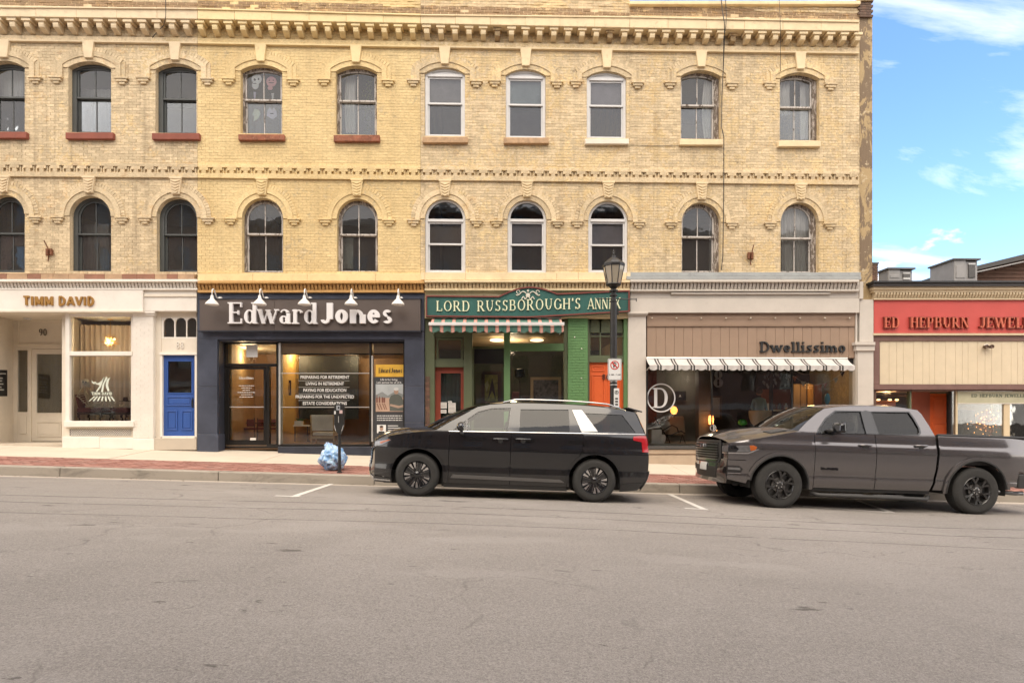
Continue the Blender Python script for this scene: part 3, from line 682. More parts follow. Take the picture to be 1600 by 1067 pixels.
def window(bld, w, brick, trim, ymeet, sillm, sill):
    fl, xl, xr, yc, yb, kind = w; x0, x1, zb, zs, zc = geo(w); xm = (xl + xr) / 2
    fr = {'dark': M_slate, 'old': M_peelfr, 'vinyl': M_vinyl}[kind]; sm = {'dark': M_slate, 'old': M_peel, 'vinyl': M_vinyl}[kind]
    gl = G_up2 if kind == 'vinyl' else G_up
    zm = AZ(xm, ymeet, FY + .2)
    yf = FY + (.13 if kind != 'vinyl' else .06)
    tf = .075 if kind == 'dark' else (.055 if kind == 'old' else .05)
    if kind == 'dark': tl, tr_ = .12, .05
    elif kind == 'old': tl, tr_ = (.06, .06) if xl < 700 else (.04, .13)
    else: tl, tr_ = .075, .07
    # outer frame
    o_ = arch(x0 + .005, x1 - .005, zb + .002, zs, zc - .005, 16)
    r_in = arch(x0 + tl, x1 - tr_, zb + .05, zs if fl == 3 else zs, zc - tf, 16)
    mb = MB(); V, F = region([o_], [r_in]); mb.plate(V, F, yf, yf + .12)
    win = mb.build('window', fr, bld)
    xi0, xi1 = x0 + tl, x1 - tr_
    if kind == 'vinyl':
        # filled or glazed head above a square-topped sash unit
        zh = AZ(xm, 117 + (yc - 106) if fl == 3 else 343, FY + .08)
        head = arch(xi0 - .01, xi1 + .01, zh, max(zs, zh + .002), zc - tf + .01, 16)
        if fl == 3:
            V, F = region([head]); MB().plate(V, F, yf + .03, yf + .08).build('arch_panel', M_vinyl, win)
        else:
            V, F = region([head]); MB().plate(V, F, yf + .05, yf + .06).build('pane', glassmat_l, win)
        MB().box(xi0 - .005, xi1 + .005, yf - .012, yf + .11, zh - .07, zh + .002).build('transom_bar', M_vinyl, win)
        top = zh - .07; t = .045
        def sash(za, zb2, Y, nm):
            V, F = region([[(xi0, za), (xi1, za), (xi1, zb2), (xi0, zb2)]], [[(xi0 + t, za + t), (xi1 - t, za + t), (xi1 - t, zb2 - t), (xi0 + t, zb2 - t)]])
            MB().plate(V, F, Y, Y + .035).build(nm, M_vinyl, win)
            MB().box(xi0 + t - .004, xi1 - t + .004, Y + .014, Y + .02, za + t - .004, zb2 - t + .004).build('pane', gl, win)
        zbb = zb + .05
        sash(zm - .03, top - .002, yf + .03, 'upper_sash'); sash(zbb, zm + .012, yf + .068, 'lower_sash')
    else:
        t = .05 if kind == 'dark' else .04; tm = .022
        xc = (xi0 + xi1) / 2
        # upper sash
        so = arch(xi0, xi1, zm - .03, zs, zc - tf, 16)
        si = arch(xi0 + t, xi1 - t, zm + .02, zs, zc - tf - t, 16)
        V, F = region([so], [si]); MB().plate(V, F, yf + .03, yf + .07).build('upper_sash', sm, win)
        V, F = region([arch(xi0 + .002, xi1 - .002, zb + .052, zb + .1, zm + .01, 2) if 0 else [(xi0, zb + .05), (xi1, zb + .05), (xi1, zm + .015), (xi0, zm + .015)]],
                      [[(xi0 + t, zb + .05 + t * 1.2), (xi1 - t, zb + .05 + t * 1.2), (xi1 - t, zm - .03), (xi0 + t, zm - .03)]])
        MB().plate(V, F, yf + .075, yf + .115).build('lower_sash', sm, win)
        MB().box(xi0 - .012, xi1 + .012, yf + .01, yf + .028, zm - .022, zm + .022).build('meeting_rail', sm, win)
        MB().box(xc - tm / 2, xc + tm / 2, yf + .04, yf + .068, zm + .015, zc - tf - t * .6).build('muntin', sm, win)
        MB().box(xc - tm / 2, xc + tm / 2, yf + .084, yf + .11, zb + .08, zm - .02).build('muntin', sm, win)
        for sgn in (0, 1):
            xa, xb = (xi0 + t - .004, xc - tm / 2 + .003) if sgn == 0 else (xc + tm / 2 - .003, xi1 - t + .004)
            clip = [(xa, zm), (xb, zm), (xb, zc + .1), (xa, zc + .1)]
            full = arch(xi0 + t - .004, xi1 - t + .004, zm + .016, zs, zc - tf - t + .004, 16)
            other = [(-1e3 if sgn else xc + tm / 2 - .003, -10), (xc - tm / 2 + .003 if not sgn else xc + tm / 2 - .003, -10)]
            hole = [(xb, zm - 1), (xb + 5, zm - 1), (xb + 5, zc + 1), (xb, zc + 1)] if sgn == 0 else [(xa - 5, zm - 1), (xa, zm - 1), (xa, zc + 1), (xa - 5, zc + 1)]
            V, F = region([full], [hole]); MB().plate(V, F, yf + .052, yf + .057).build('pane', gl, win)
            MB().box(xa, xb, yf + .095, yf + .1, zb + .05 + t, zm - .026).build('pane', gl, win)
    if sill:
        mb = MB(); a, b, c, d = sill; mb.fb(a, b, c, d, FY - .10, FY + .13); mb.build('sill', sillm, win, bev=.012)
    # reveal
    oo = arch(x0 + .003, x1 - .003, zb + .003, zs, zc - .003, 16); mb = MB(); n = len(oo)
    for i in range(n):
        if i == 0: continue
        p, q = oo[i], oo[(i + 1) % n]
        mb.add([(p[0], FY + .012, p[1]), (p[0], FY + .4, p[1]), (q[0], FY + .4, q[1]), (q[0], FY + .012, q[1])], [(0, 1, 2, 3)])
    mb.add([(x0, FY + .012, zb + .003), (x1, FY + .012, zb + .003), (x1, FY + .4, zb + .003), (x0, FY + .4, zb + .003)], [(0, 1, 2, 3)])
    mb.build('reveal', brick, win)
    # hood: plain band, moulded ring, header ring
    zcb = AZ(xm, (122 if fl == 3 else 339.5) + (xm - 140) * .0085)
    zsp = off(x0, x1, zs, zc, 0, 0)[2][1]
    for d0, d1, pr, leg, nm in ((0.0, .135, .02, False, 'arch_band'), (.135, .265, .04, True, 'hood_mould'), (.265, .375, .028, True, 'header_ring')):
        zl = zcb if leg else zsp
        V, F = region([off(x0, x1, zs, zc, d1, zl)], [off(x0, x1, zs, zc, d0, zl - .5)])
        if nm == 'header_ring':
            MB().plate(V, F, FY - pr + .012, FY + .05).build(nm, brick, win)
            # separate header bricks round the ring
            w_ = (x1 - x0) / 2; h = zc - zs; r = (w_ * w_ + h * h) / (2 * h); cz = zc - r; xc_ = (x0 + x1) / 2
            a = math.asin(min(1, (w_ + .265) / (r + .265))) if w_ + .265 < r + .265 else pi / 2
            hb = MB(); nb = int(2 * a * (r + .32) / .078)
            for i in range(nb):
                t0 = -a + 2 * a * (i + .06) / nb; t1 = -a + 2 * a * (i + .94) / nb; jj = random.uniform(0, .008)
                q = [(xc_ + (r + d) * sin(tt), cz + (r + d) * cos(tt)) for d, tt in ((.268, t0), (.268, t1), (.372, t1), (.372, t0))]
                hb.prism(list(reversed(q)), FY - .027 - jj, FY - .015)
            hb.build('header_bricks', brick, win, kind='stuff')
        else:
            MB().plate(V, F, FY - pr, FY + .05).build(nm, brick, win)
    for sx in (-1, 1):
        xc_ = (x0 - .30) if sx < 0 else (x1 + .30)
        mb = MB(); z = zcb
        for hw, hh, pr in ((.175, .045, .085), (.135, .065, .065), (.075, .065, .045)):
            mb.box(xc_ - hw, xc_ + hw, FY - pr, FY + .02, z - hh + .002, z); z -= hh
        mb.build('impost_block', brick, win, bev=.006)
    # keystone
    kt = n_bot(xm) + .5 if fl == 3 else b_bot(xm) + .5; kb = yc - 1.5
    zt = AZ(xm, kt); z0_ = AZ(xm, kb - 2); xc_ = (x0 + x1) / 2
    mb = MB().prism([(xc_ - .10, z0_), (xc_ + .10, z0_), (xc_ + .155, zt), (xc_ - .155, zt)], FY - .085, FY)
    mb.build('keystone', trim, win, bev=.012)
    if fl == 2:
        mb = MB(); mb.box(xc_ - .165, xc_ + .165, FY - .10, FY - .07, zt - .05, zt - .002)
        for i in range(5):
            zc_ = zt - .1 - i * .075; hw = .125 - i * .012
            for s_ in (-1, 1):
                mb.prism([(xc_, zc_ - .045), (xc_ + hw, zc_), (xc_ + hw, zc_ + .03), (xc_, zc_ - .012)] if s_ > 0 else [(xc_ - hw, zc_), (xc_, zc_ - .045), (xc_, zc_ - .012), (xc_ - hw, zc_ + .03)], FY - .107, FY - .082)
        mb.build('carved_leaves', trim, win)
    return win
glassmat_l = glassmat('lunette_glass', (.35, .42, .42), .8, .08, .03)

def upper(bld, px0, px1, wins, brick, mort, trim, ytop, ybase, nbr, sills, meets):
    xa, xb = AX(px0), AX(px1)
    zt0, zt1 = AZ(px0, ytop), AZ(px1, ytop); zb_ = AZ((px0 + px1) / 2, ybase)
    zt = min(zt0, zt1)
    G = [geo(w) for w in wins]
    holes = [arch(g_[0], g_[1], g_[2], g_[3], g_[4], 16) for g_ in G]
    V, F = region([[(xa, zb_), (xb, zb_), (xb, zt), (xa, zt)]], holes)
    MB().plate(V, F, FY + .010, FY + .36).build('wall', mort, bld)
    # bricks
    ch = .0755; nrow = int((zt - zb_) / ch); ch = (zt - zb_) / nrow; L = .213
    st = MB(); solo = []
    bands = [(AZ((px0 + px1) / 2, n_bot((px0 + px1) / 2)) + .06, AZ((px0 + px1) / 2, n_bot((px0 + px1) / 2) - 8) - .02)]
    zfas = AZ((px0 + px1) / 2, f_top((px0 + px1) / 2), FY)
    for r in range(nrow):
        za = zb_ + r * ch + .003; zc2 = za + ch - .006; zm = (za + zc2) / 2
        blocks = []
        for x0, x1, zb, zs, zc in G:
            if zm > zb and zm < zs: blocks.append((x0, x1))
            elif zm >= zs and zm < zc + .07:
                w = (x1 - x0) / 2; h = zc - zs; rr = (w * w + h * h) / (2 * h) + .06; cz = zc - (rr - .06); dz = zm - cz
                if dz < rr:
                    hw = sqrt(rr * rr - dz * dz); xc = (x0 + x1) / 2; blocks.append((xc - min(hw, w + .06), xc + min(hw, w + .06)))
        hi = zm > zfas + .02
        x = xa - (r % 2) * L / 2
        while x < xb:
            a = max(x + .004, xa); b = min(x + L - .004, xb); x += L
            segs = [(a, b)] if b - a > .02 else []
            for c, d in blocks:
                nx = []
                for s0, s1 in segs:
                    if s1 <= c or s0 >= d: nx.append((s0, s1))
                    else:
                        if s0 < c - .01: nx.append((s0, c))
                        if s1 > d + .01: nx.append((d, s1))
                segs = nx
            for s0, s1 in segs:
                if hi:
                    y = FY + random.choice((0, 0, .002, -.006, .006, -.012)); dz = random.uniform(-.004, .004)
                    if random.random() < .02: continue
                else: y = FY + random.uniform(-.0025, .003); dz = 0
                vs_ = [(s0, y, za + dz), (s1, y, za), (s1, FY + .02, za), (s0, FY + .02, za), (s0, y, zc2 + dz), (s1, y, zc2), (s1, FY + .02, zc2), (s0, FY + .02, zc2)]
                if hi: vs_ = [(a_ + (.004 if i in (0, 3, 4, 7) else -.004), b_, c_ + (.005 if i < 4 else -.005)) for i, (a_, b_, c_) in enumerate(vs_)]
                if hi and -.1 < AZ((px0 + px1) / 2, 0) - zm < .5 and len(solo) < 75: solo.append(vs_)
                else: st.add(vs_, [(4, 5, 6, 7), (0, 1, 5, 4), (3, 0, 4, 7), (1, 2, 6, 5), (0, 3, 2, 1)])
    st.build('bricks', brick, bld, kind='stuff')
    for v in solo: MB().hexa(v).build('brick', B_P, bld)
    # cornice
    mb = MB(); N = 6
    for i in range(N):
        p = px0 + (px1 - px0) * i / N; q = px0 + (px1 - px0) * (i + 1) / N - .12; j = random.uniform(-.3, .3)
        mb = MB(); mb.fb(p, q, (f_top(p), f_top(q)), (f_bot(p), f_bot(q)), FY - .30 + random.uniform(-.006, .006), FY); mb.build('fascia_stone', trim, bld, bev=.012)
        mb = MB(); mb.fb(p, q, (f_top(p) - 2.2, f_top(q) - 2.2), (f_top(p) + .1, f_top(q) + .1), FY - .33, FY - .02); mb.build('fascia_cap', trim, bld, bev=.008)
    mb = MB(); mb.fb(px0 + .05, px1 - .05, (n_bot(px0) - 8.5, n_bot(px1) - 8.5), (n_bot(px0) - 2.4, n_bot(px1) - 2.4), FY - .045, FY + .02); mb.build('frieze_band', brick, bld)
    mb = MB(); mb.fb(px0 + .05, px1 - .05, (n_bot(px0) - 2.6, n_bot(px1) - 2.6), (n_bot(px0), n_bot(px1)), FY - .075, FY + .02); mb.build('frieze_moulding', trim, bld, bev=.008)
    proto = None
    step = (px1 - px0) / nbr
    for i in range(nbr):
        p = px0 + step * (i + .5); xx_ = AX(p); ztp = AZ(p, f_bot(p), FY - .30) - .004; zbt = AZ(p, n_bot(p) - 10)
        h = ztp - zbt
        worn = random.random() < .1
        sc = (1, random.uniform(.55, .8), 1) if worn else (1, 1, 1)
        if proto is None:
            mb = MB(); mb.box(-.115, .115, -.27, -.02, -.07, 0)
            prof = [(-.235, -.07), (-.24, -.14)]
            for k in range(7):
                u = k / 6; prof.append((-.225 + .16 * (u ** 1.3), -.2 - (h - .2) * u * .97))
            prof.append((-.05, -h)); prof.append((0, -h)); prof.append((0, -.07))
            mb.prism_x(prof, -.068, .068)
            proto = mb.build('bracket', trim, bld, bev=.006); proto.location = Vector((xx_, FY, ztp)) - world_loc(bld); proto_h = h
        else:
            o = proto.copy(); COL.objects.link(o); o.location = Vector((xx_, FY, ztp)) - world_loc(bld); o.scale = (sc[0], sc[1], h / proto_h)
            if worn:
                o.data = proto.data.copy(); o.data.materials[0] = T_old
            if random.random() < .12: o.rotation_euler.z = random.uniform(-.05, .05)
    # belt course with stepped corbels
    mb = MB(); mb.fb(px0 + .05, px1 - .05, (b_top(px0), b_top(px1)), (b_top(px0) + 5, b_top(px1) + 5), FY - .055, FY + .02); mb.build('belt_course', brick, bld, bev=.006)
    mb = MB(); mb.fb(px0 + .05, px1 - .05, (b_bot(px0) - 7.5, b_bot(px1) - 7.5), (b_bot(px0), b_bot(px1)), FY - .055, FY + .02); mb.build('belt_course', brick, bld, bev=.006)
    pr = None; n2 = int(round((px1 - px0) / 21.6)); st2 = (px1 - px0) / n2
    for i in range(n2):
        p = px0 + st2 * (i + .5); xx_ = AX(p); z5 = AZ(p, b_top(p) + 4.6)
        if pr is None:
            mb = MB(); mb.box(-.115, .115, -.053, .01, -.105, .0); mb.box(-.055, .055, -.051, .01, -.205, -.1)
            mb.box(.125, .155, -.03, .01, -.2, 0); mb.box(-.155, -.125, -.03, .01, -.2, 0)
            pr = mb.build('corbel_step', brick, bld, bev=.004); o = pr
        else:
            o = pr.copy(); COL.objects.link(o)
        o.location = Vector((xx_, FY, z5)) - world_loc(bld)
    for w, si, me_ in zip(wins, sills, meets):
        window(bld, w, brick, trim, me_, si[4] if si else None, si[:4] if si else None)

def body(bld, px0, px1, ytop, depth=11.0, zlow=-2.5):
    """party walls, floors, roof and back of the block"""
    xa, xb = AX(px0), AX(px1); zt = AZ((px0 + px1) / 2, ytop) - .25; e = .03
    y0 = FY + .365
    z1 = AZ((px0 + px1) / 2, 437)
    mb = MB(); mb.box(xa + .004, xa + .12, y0, y0 + depth, zlow, zt); mb.box(xb - .12, xb - .004, y0, y0 + depth, zlow, zt); mb.build('party_wall', B_D, bld)
    mb = MB(); mb.box(xa + .12, xb - .12, y0 + depth - .3, y0 + depth, zlow, zt); mb.build('rear_wall', B_D, bld)
    mb = MB(); mb.box(xa + .12, xb - .12, y0, y0 + depth - .3, zt - .25, zt); mb.build('roof', M_dark, bld)
    z2 = AZ((px0 + px1) / 2, 240)
    mb = MB(); mb.box(xa + .12, xb - .12, y0, y0 + 5.2, z1 - .12, z1 + .14); mb.box(xa + .12, xb - .12, y0, y0 + 5.2, z2 - .12, z2 + .12); mb.build('floor', M_room, bld)
    mb = MB(); mb.box(xa + .12, xb - .12, y0 + 5.2, y0 + 5.3, zlow, zt - .3); mb.build('room_wall', M_room, bld)

RS = lambda a, b, c, d: (a, b, c, d, M_redsill)
bldA = thing('brick_building', 'tan painted brick building over the white shopfront with gold letters, leftmost', 'building', (AX(140), FY, 0), 'yellow brick buildings in the row')
bldB = thing('brick_building', 'smooth yellow painted brick building over the dark navy shopfront', 'building', (AX(485), FY, 0), 'yellow brick buildings in the row')
bldC = thing('brick_building', 'buff brick building with white vinyl windows over the green shopfront', 'building', (AX(820), FY, 0), 'yellow brick buildings in the row')
bldD = thing('brick_building', 'buff brick building with peeling timber windows at the right end of the row', 'building', (AX(1160), FY, 0), 'yellow brick buildings in the row')
rs = lambda x: (x[0], x[1], x[2], x[3], x[4])
upper(bldA, -70, 308.4, [WINS[0], WINS[1], WINS[2], WINS[10], WINS[11], WINS[12]], B_A, M_mort['tan'], T_A, -34, 428, 17,
      [(-40, 41, 206, 216, M_redsill), (102, 176.5, 207, 217, M_redsill), (237, 311, 208, 218, M_redsill), None, None, None], [154, 155, 157, 366, 367, 368])
upper(bldB, 308.6, 657, [WINS[3], WINS[4], WINS[13], WINS[14]], B_B, M_mort['yellow'], T_B, -30, 428, 16,
      [(372, 444, 210, 219, M_rustsill), (521, 593, 211, 221, M_rustsill), None, None], [158.5, 160, 367, 368])
upper(bldC, 657.2, 984, [WINS[5], WINS[6], WINS[7], WINS[15], WINS[16], WINS[17]], B_C, M_mort['buff'], T_C, -26, 427, 15,
      [(660, 731, 214, 223, M_woodsill), (787, 857.6, 215, 224, M_woodsill), (914.5, 983, 217, 225, M_white2), None, None, None], [165, 167, 168.5, 383, 384, 384.5])
upper(bldD, 984.2, 1343, [WINS[8], WINS[9], WINS[18], WINS[19]], B_D, M_mort['buff'], T_C, 6, 427, 17,
      [(1062, 1131, 218, 226.5, T_C), (1216.6, 1282.7, 220, 229, T_C), None, None], [167, 170, 371.5, 373.5])
for b_, p0, p1, yt in ((bldA, -70, 308.4, -34), (bldB, 308.6, 657, -30), (bldC, 657.2, 984, -26), (bldD, 984.2, 1362.5, 6)): body(b_, p0, p1, yt)
# coping stones and the rendered corner pier of the right-hand building
def part(name, m, parent, *bx, bev=.0, **k):
    mb = MB()
    for q in bx: mb.fb(*q)
    return mb.build(name, m, parent, bev=bev, **k)
part('coping', T_C, bldD, (984.2, 1345, 1.5, 7, FY - .1, FY + .3), bev=.01)
part('coping', T_A, bldA, (-70, 308.4, -38, -33, FY - .1, FY + .3), bev=.01)
part('coping', T_B, bldB, (308.6, 657, -35, -30, FY - .1, FY + .3), bev=.01)
part('coping', T_C, bldC, (657.2, 984, -31, -26, FY - .1, FY + .3), bev=.01)
def pier_mat():
    m, t, b = newmat('flaking_render'); g = NT(t); co = g.coord((1.6, 1.6, .7))
    c = g.mix(g.ramp(g.noise(co, 1.3, 9, .7, .6), .47, .50), (.40, .29, .15, 1), (.19, .135, .085, 1))
    c = g.mix(g.ramp(g.noise(g.coord(), 5, 9, .75), .58, .62), c, (.52, .42, .27, 1))
    t.links.new(c, b.inputs['Base Color']); b.inputs['Roughness'].default_value = .9
    t.links.new(g.bump(g.noise(co, 6, 9, .7), .8, .02), b.inputs['Normal']); return m
M_pier = pier_mat()
part('corner_pier', M_pier, bldD, (1343.4, 1363, 29, 470, FY + .03, FY + .36))
M_dkbrick = brickmat('brick_dark_red', (.16, .085, .06), (.1, .06, .045), .8, .9, .3)
z0_, z1_ = AZ(1350, 28), AZ(1350, 1); nr = 7
for r in range(nr):
    za = z0_ + (z1_ - z0_) * r / nr
    for c in range(2):
        x0 = AX(1342.6) + c * .19 - (r % 2) * .05; MB().box(x0, x0 + (.18 if c else .185 + (r % 2) * .0), FY - .03, FY + .36, za + .006, za + (z1_ - z0_) / nr - .004).build('brick', M_dkbrick, bldD)
part('corner_coping', T_old, bldD, (1341, 1365.5, -3, 1.5, FY - .07, FY + .36), bev=.01)
# ------------------------------------------------------------------ shopfronts
def frame_px(name, m, parent, x0, x1, y0, y1, t, Yf, Yb, tb=None, tt=None, ts=None, bev=.004, xr=None):
    """rectangular frame measured on the photo, t = bar width in metres"""
    a = at(x0, y0, Yf); b = at(x1, y1, Yf); ts = t if ts is None else ts; tb = t if tb is None else tb; tt = t if tt is None else tt
    V, F = region([[(a[0], b[1]), (b[0], b[1]), (b[0], a[1]), (a[0], a[1])]], [[(a[0] + ts, b[1] + tb), (b[0] - ts, b[1] + tb), (b[0] - ts, a[1] - tt), (a[0] + ts, a[1] - tt)]])
    o = MB().plate(V, F, Yf, Yb, back=True).build(name, m, parent, bev=0)
    return o
def pane(parent, x0, x1, y0, y1, Y, m=None, name='pane'):
    return part(name, m or G_shop, parent, (x0, x1, y0, y1, Y, Y + .008))
def dentils(bld, x0, x1, yt, yb, m, Yf, n):
    mb = MB()
    for i in range(n):
        p = x0 + (x1 - x0) * (i + .15) / n; q = x0 + (x1 - x0) * (i + .82) / n
        a = at(p, yt, Yf); b = at(q, yb, Yf); h = a[1] - b[1]
        mb.prism_x([(Yf + .06, b[1] + h * .1), (Yf + .02, b[1]), (Yf, b[1] + h * .25), (Yf - .03, b[1] + h * .6), (Yf - .03, a[1]), (Yf + .1, a[1])], a[0], b[0])
    mb.build('dentils', m, bld, kind='stuff')

def street_cornice(bld, x0, x1, rows, md, mcap, n, ledge=None):
    """rows: top of cap, top of dentils, bottom of dentils, bottom of bed moulding"""
    c0, d0, d1, e1 = rows
    part('cornice_cap', mcap, bld, (x0, x1, c0, d0 - .3, FY - .26, FY + .05), bev=.012)
    dentils(bld, x0 + .3, x1 - .3, d0, d1, md, FY - .15, n)
    part('cornice_back', md, bld, (x0 + .1, x1 - .1, d0 - .2, d1 + .3, FY - .10, FY + .05))
    part('cornice_bed', mcap, bld, (x0, x1, d1 + .2, e1, FY - .17, FY + .05), bev=.01)

# ---- A : white front, gold letters
street_cornice(bldA, -70, 308, (436.2, 440.5, 450, 453), M_white, M_white, 70)
mr = random.Random(3); p = -70
while p < 303:
    q = min(303, p + mr.uniform(16, 34)); part('ledge_stone', mat('ledge_red_' + str(mr.randint(0, 2)), random.choice([(.30, .17, .1), (.38, .25, .15), (.25, .12, .075)]), .85, var=.2, dirt=.5), bldA, (p, q - .3, 428, 436, FY - .14, FY + .05), bev=.008); p = q
part('fascia', M_white, bldA, (-70, 223, 453.2, 485.5, FY - .16, FY + .1), bev=.006)
part('fascia', M_white, bldA, (224, 307, 453.2, 486, FY - .10, FY + .1), bev=.006)
part('fascia_moulding', M_white2, bldA, (224.5, 307, 460, 463.5, FY - .13, FY - .09), bev=.004)
part('fascia_moulding', M_white2, bldA, (-70, 223.5, 484.6, 487.5, FY - .18, FY + .05), bev=.004)
part('beam', M_white2, bldA, (-70, 307, 437, 490, FY + .1, FY + .36))
# recessed lobby
RY = FY + 1.45
part('soffit', M_white2, bldA, (-70, 102, 486.5, 488, FY + .1, RY + .1))
x0, _ = at(101.5, 500, FY + .2)
zf0 = walk_z(AX(50), FY) + .02
mb = MB(); mb.box(AX(-70), AX(100.5), FY + .02, RY + .2, zf0 - .5, zf0 + .04); mb.build('lobby_floor', M_conc, bldA)
zsof = AZ(50, 486.5)
def wp(name, m, x0, x1, y0, y1, Yf, Yb, bev=0): return part(name, m, bldA, (x0, x1, y0, y1, Yf, Yb), bev=bev)
wp('lobby_wall', M_white2, 20, 103, 487, 545, RY, RY + .08)
wp('panel_moulding', M_white2, 26.5, 104, 499.5, 503, RY - .03, RY + .02, .004)
wp('panel_moulding', M_white2, 26.5, 29, 503, 538, RY - .03, RY + .02, .004)
wp('panel_moulding', M_white2, 26.5, 104, 537, 540.5, RY - .035, RY + .02, .004)
wp('lobby_post', M_white2, 20, 27, 545, 690, RY, RY + .08)
wp('lobby_post', M_white2, 43, 48.5, 545, 690, RY - .02, RY + .08)
wp('sidelight_panel', M_white2, 27, 43, 643.5, 690, RY + .01, RY + .06)
wp('panel_moulding', M_white2, 30, 40.5, 650, 678, RY - .012, RY + .02, .01)
wp('sidelight_head', M_white2, 27, 43, 545, 547, RY + .01, RY + .06)
pane(bldA, 27, 43, 546, 643.5, RY + .04)
sd = thing('tmp', '', '', (0, 0, 0)); bpy.data.objects.remove(sd)
def door(bld, x0, x1, y0, y1, gx0, gx1, gy0, gy1, Y, m, glass=True, panels=(), handle=None, hm=None, name='door'):
    a = at(x0, y0, Y); b = at(x1, y1, Y); c = at(gx0, gy0, Y); d = at(gx1, gy1, Y)
    V, F = region([[(a[0], b[1]), (b[0], b[1]), (b[0], a[1]), (a[0], a[1])]], [[(c[0], d[1]), (d[0], d[1]), (d[0], c[1]), (c[0], c[1])]] if glass else [])
    dr = MB().plate(V, F, Y, Y + .045, back=True).build(name, m, bld)
    if glass:
        MB().box(c[0] - .005, d[0] + .005, Y + .02, Y + .027, d[1] - .005, c[1] + .005).build('pane', G_shop, dr)
        V, F = region([[(c[0] - .03, d[1] - .03), (d[0] + .03, d[1] - .03), (d[0] + .03, c[1] + .03), (c[0] - .03, c[1] + .03)]], [[(c[0], d[1]), (d[0], d[1]), (d[0], c[1]), (c[0], c[1])]])
        MB().plate(V, F, Y - .012, Y + .003).build('glazing_bead', m, dr)
    for (p0, p1, q0, q1) in panels:
        c = at(p0, q0, Y); d = at(p1, q1, Y)
        V, F = region([[(c[0], d[1]), (d[0], d[1]), (d[0], c[1]), (c[0], c[1])]], [[(c[0] + .035, d[1] + .035), (d[0] - .035, d[1] + .035), (d[0] - .035, c[1] - .035), (c[0] + .035, c[1] - .035)]])
        mb = MB().plate(V, F, Y - .018, Y + .003)
        mb.box(c[0] + .06, d[0] - .06, Y - .010, Y + .003, d[1] + .06, c[1] - .06); mb.build('door_panel', m, dr, bev=.005)
    if handle:
        hx, h0, h1 = handle; c = at(hx, h0, Y); d = at(hx, h1, Y)
        mb = MB(); mb.box(c[0] - .022, c[0] + .022, Y - .008, Y + .003, d[1], c[1]); mb.tube([(c[0], Y - .005, c[1] - .03), (c[0], Y - .06, c[1] - .05), (c[0], Y - .06, d[1] + .05), (c[0], Y - .005, d[1] + .03)], .009, 6)
        mb.build('handle', hm or M_black, dr)
    return dr
dA = door(bldA, 48.7, 101.5, 545.5, 689, 57.5, 97, 553, 645, RY + .02, M_white2, panels=((57.5, 96, 658, 682),), handle=(100, 612, 638))
M_gold = mat('brushed_gold', (.42, .225, .06), .35, metal=.55, var=.1)
M_num = mat('number_dark', (.12, .1, .08), .5)
num90 = thing('house_number', 'house number 90 on the cream panel above the glazed lobby door', 'house number', (AX(68, RY), RY, AZ(68, 525, RY)))
letters('90', AX(61.5, RY), AX(74.5, RY), AZ(68, 524.5, RY), AZ(68, 514, RY), RY - .035, RY - .015, M_num, num90, T=.10, t=.08, serif=0, name='numeral')
# show window of A
wp('window_post', M_white, 102, 108.5, 488, 668, FY + .02, FY + .20, .006)
wp('window_head', M_white, 108.5, 207, 488, 494.5, FY + .04, FY + .2, .006)
wp('transom_bar', M_white, 108.5, 206.5, 549, 555.5, FY + .02, FY + .2, .006)
wp('window_post', M_white, 204.5, 207.5, 494.6, 660, FY + .04, FY + .2, .004)
pane(bldA, 108.5, 205, 494.6, 549, FY + .1); pane(bldA, 108.5, 205, 555.6, 657.5, FY + .1)
wp('window_sill', M_white, 99.5, 208.5, 657.5, 667, FY - .08, FY + .25, .01)
wp('base_panel', M_white2, 102, 208, 667.2, 690, FY + .04, FY + .25)
# lattice grille
mb = MB(); xa, za = at(109, 670, FY); xb, zb = at(205, 680.5, FY); h = za - zb; n = 34; sx = (xb - xa) / n
wp('grille_back', M_black, 109, 205, 670, 680.5, FY + .035, FY + .045)
for i in range(-3, n + 1):
    for s_ in (1, -1):
        p = [(xa + i * sx, zb), (xa + (i + 3) * sx, za)] if s_ > 0 else [(xa + (i + 3) * sx, zb), (xa + i * sx, za)]
        (ax_, az_), (bx_, bz_) = p
        if ax_ < xa: t_ = (xa - ax_) / (bx_ - ax_); ax_, az_ = xa, az_ + (bz_ - az_) * t_
        if bx_ < xa: t_ = (xa - ax_) / (bx_ - ax_); bx_, bz_ = xa, az_ + (bz_ - az_) * t_
        if ax_ > xb: t_ = (xb - ax_) / (bx_ - ax_); ax_, az_ = xb, az_ + (bz_ - az_) * t_
        if bx_ > xb: t_ = (xb - ax_) / (bx_ - ax_); bx_, bz_ = xb, az_ + (bz_ - az_) * t_
        mb.tube([(ax_, FY + (.028 if s_ > 0 else .022), az_), (bx_, FY + (.028 if s_ > 0 else .022), bz_)], .007, 4)
mb.build('grille', M_white, bldA, kind='stuff')
wp('base_block', M_white, 97, 155, 682, 700, FY - .06, FY + .25, .01); wp('base_block', M_white, 155.3, 208, 684, 701, FY - .05, FY + .25, .01)
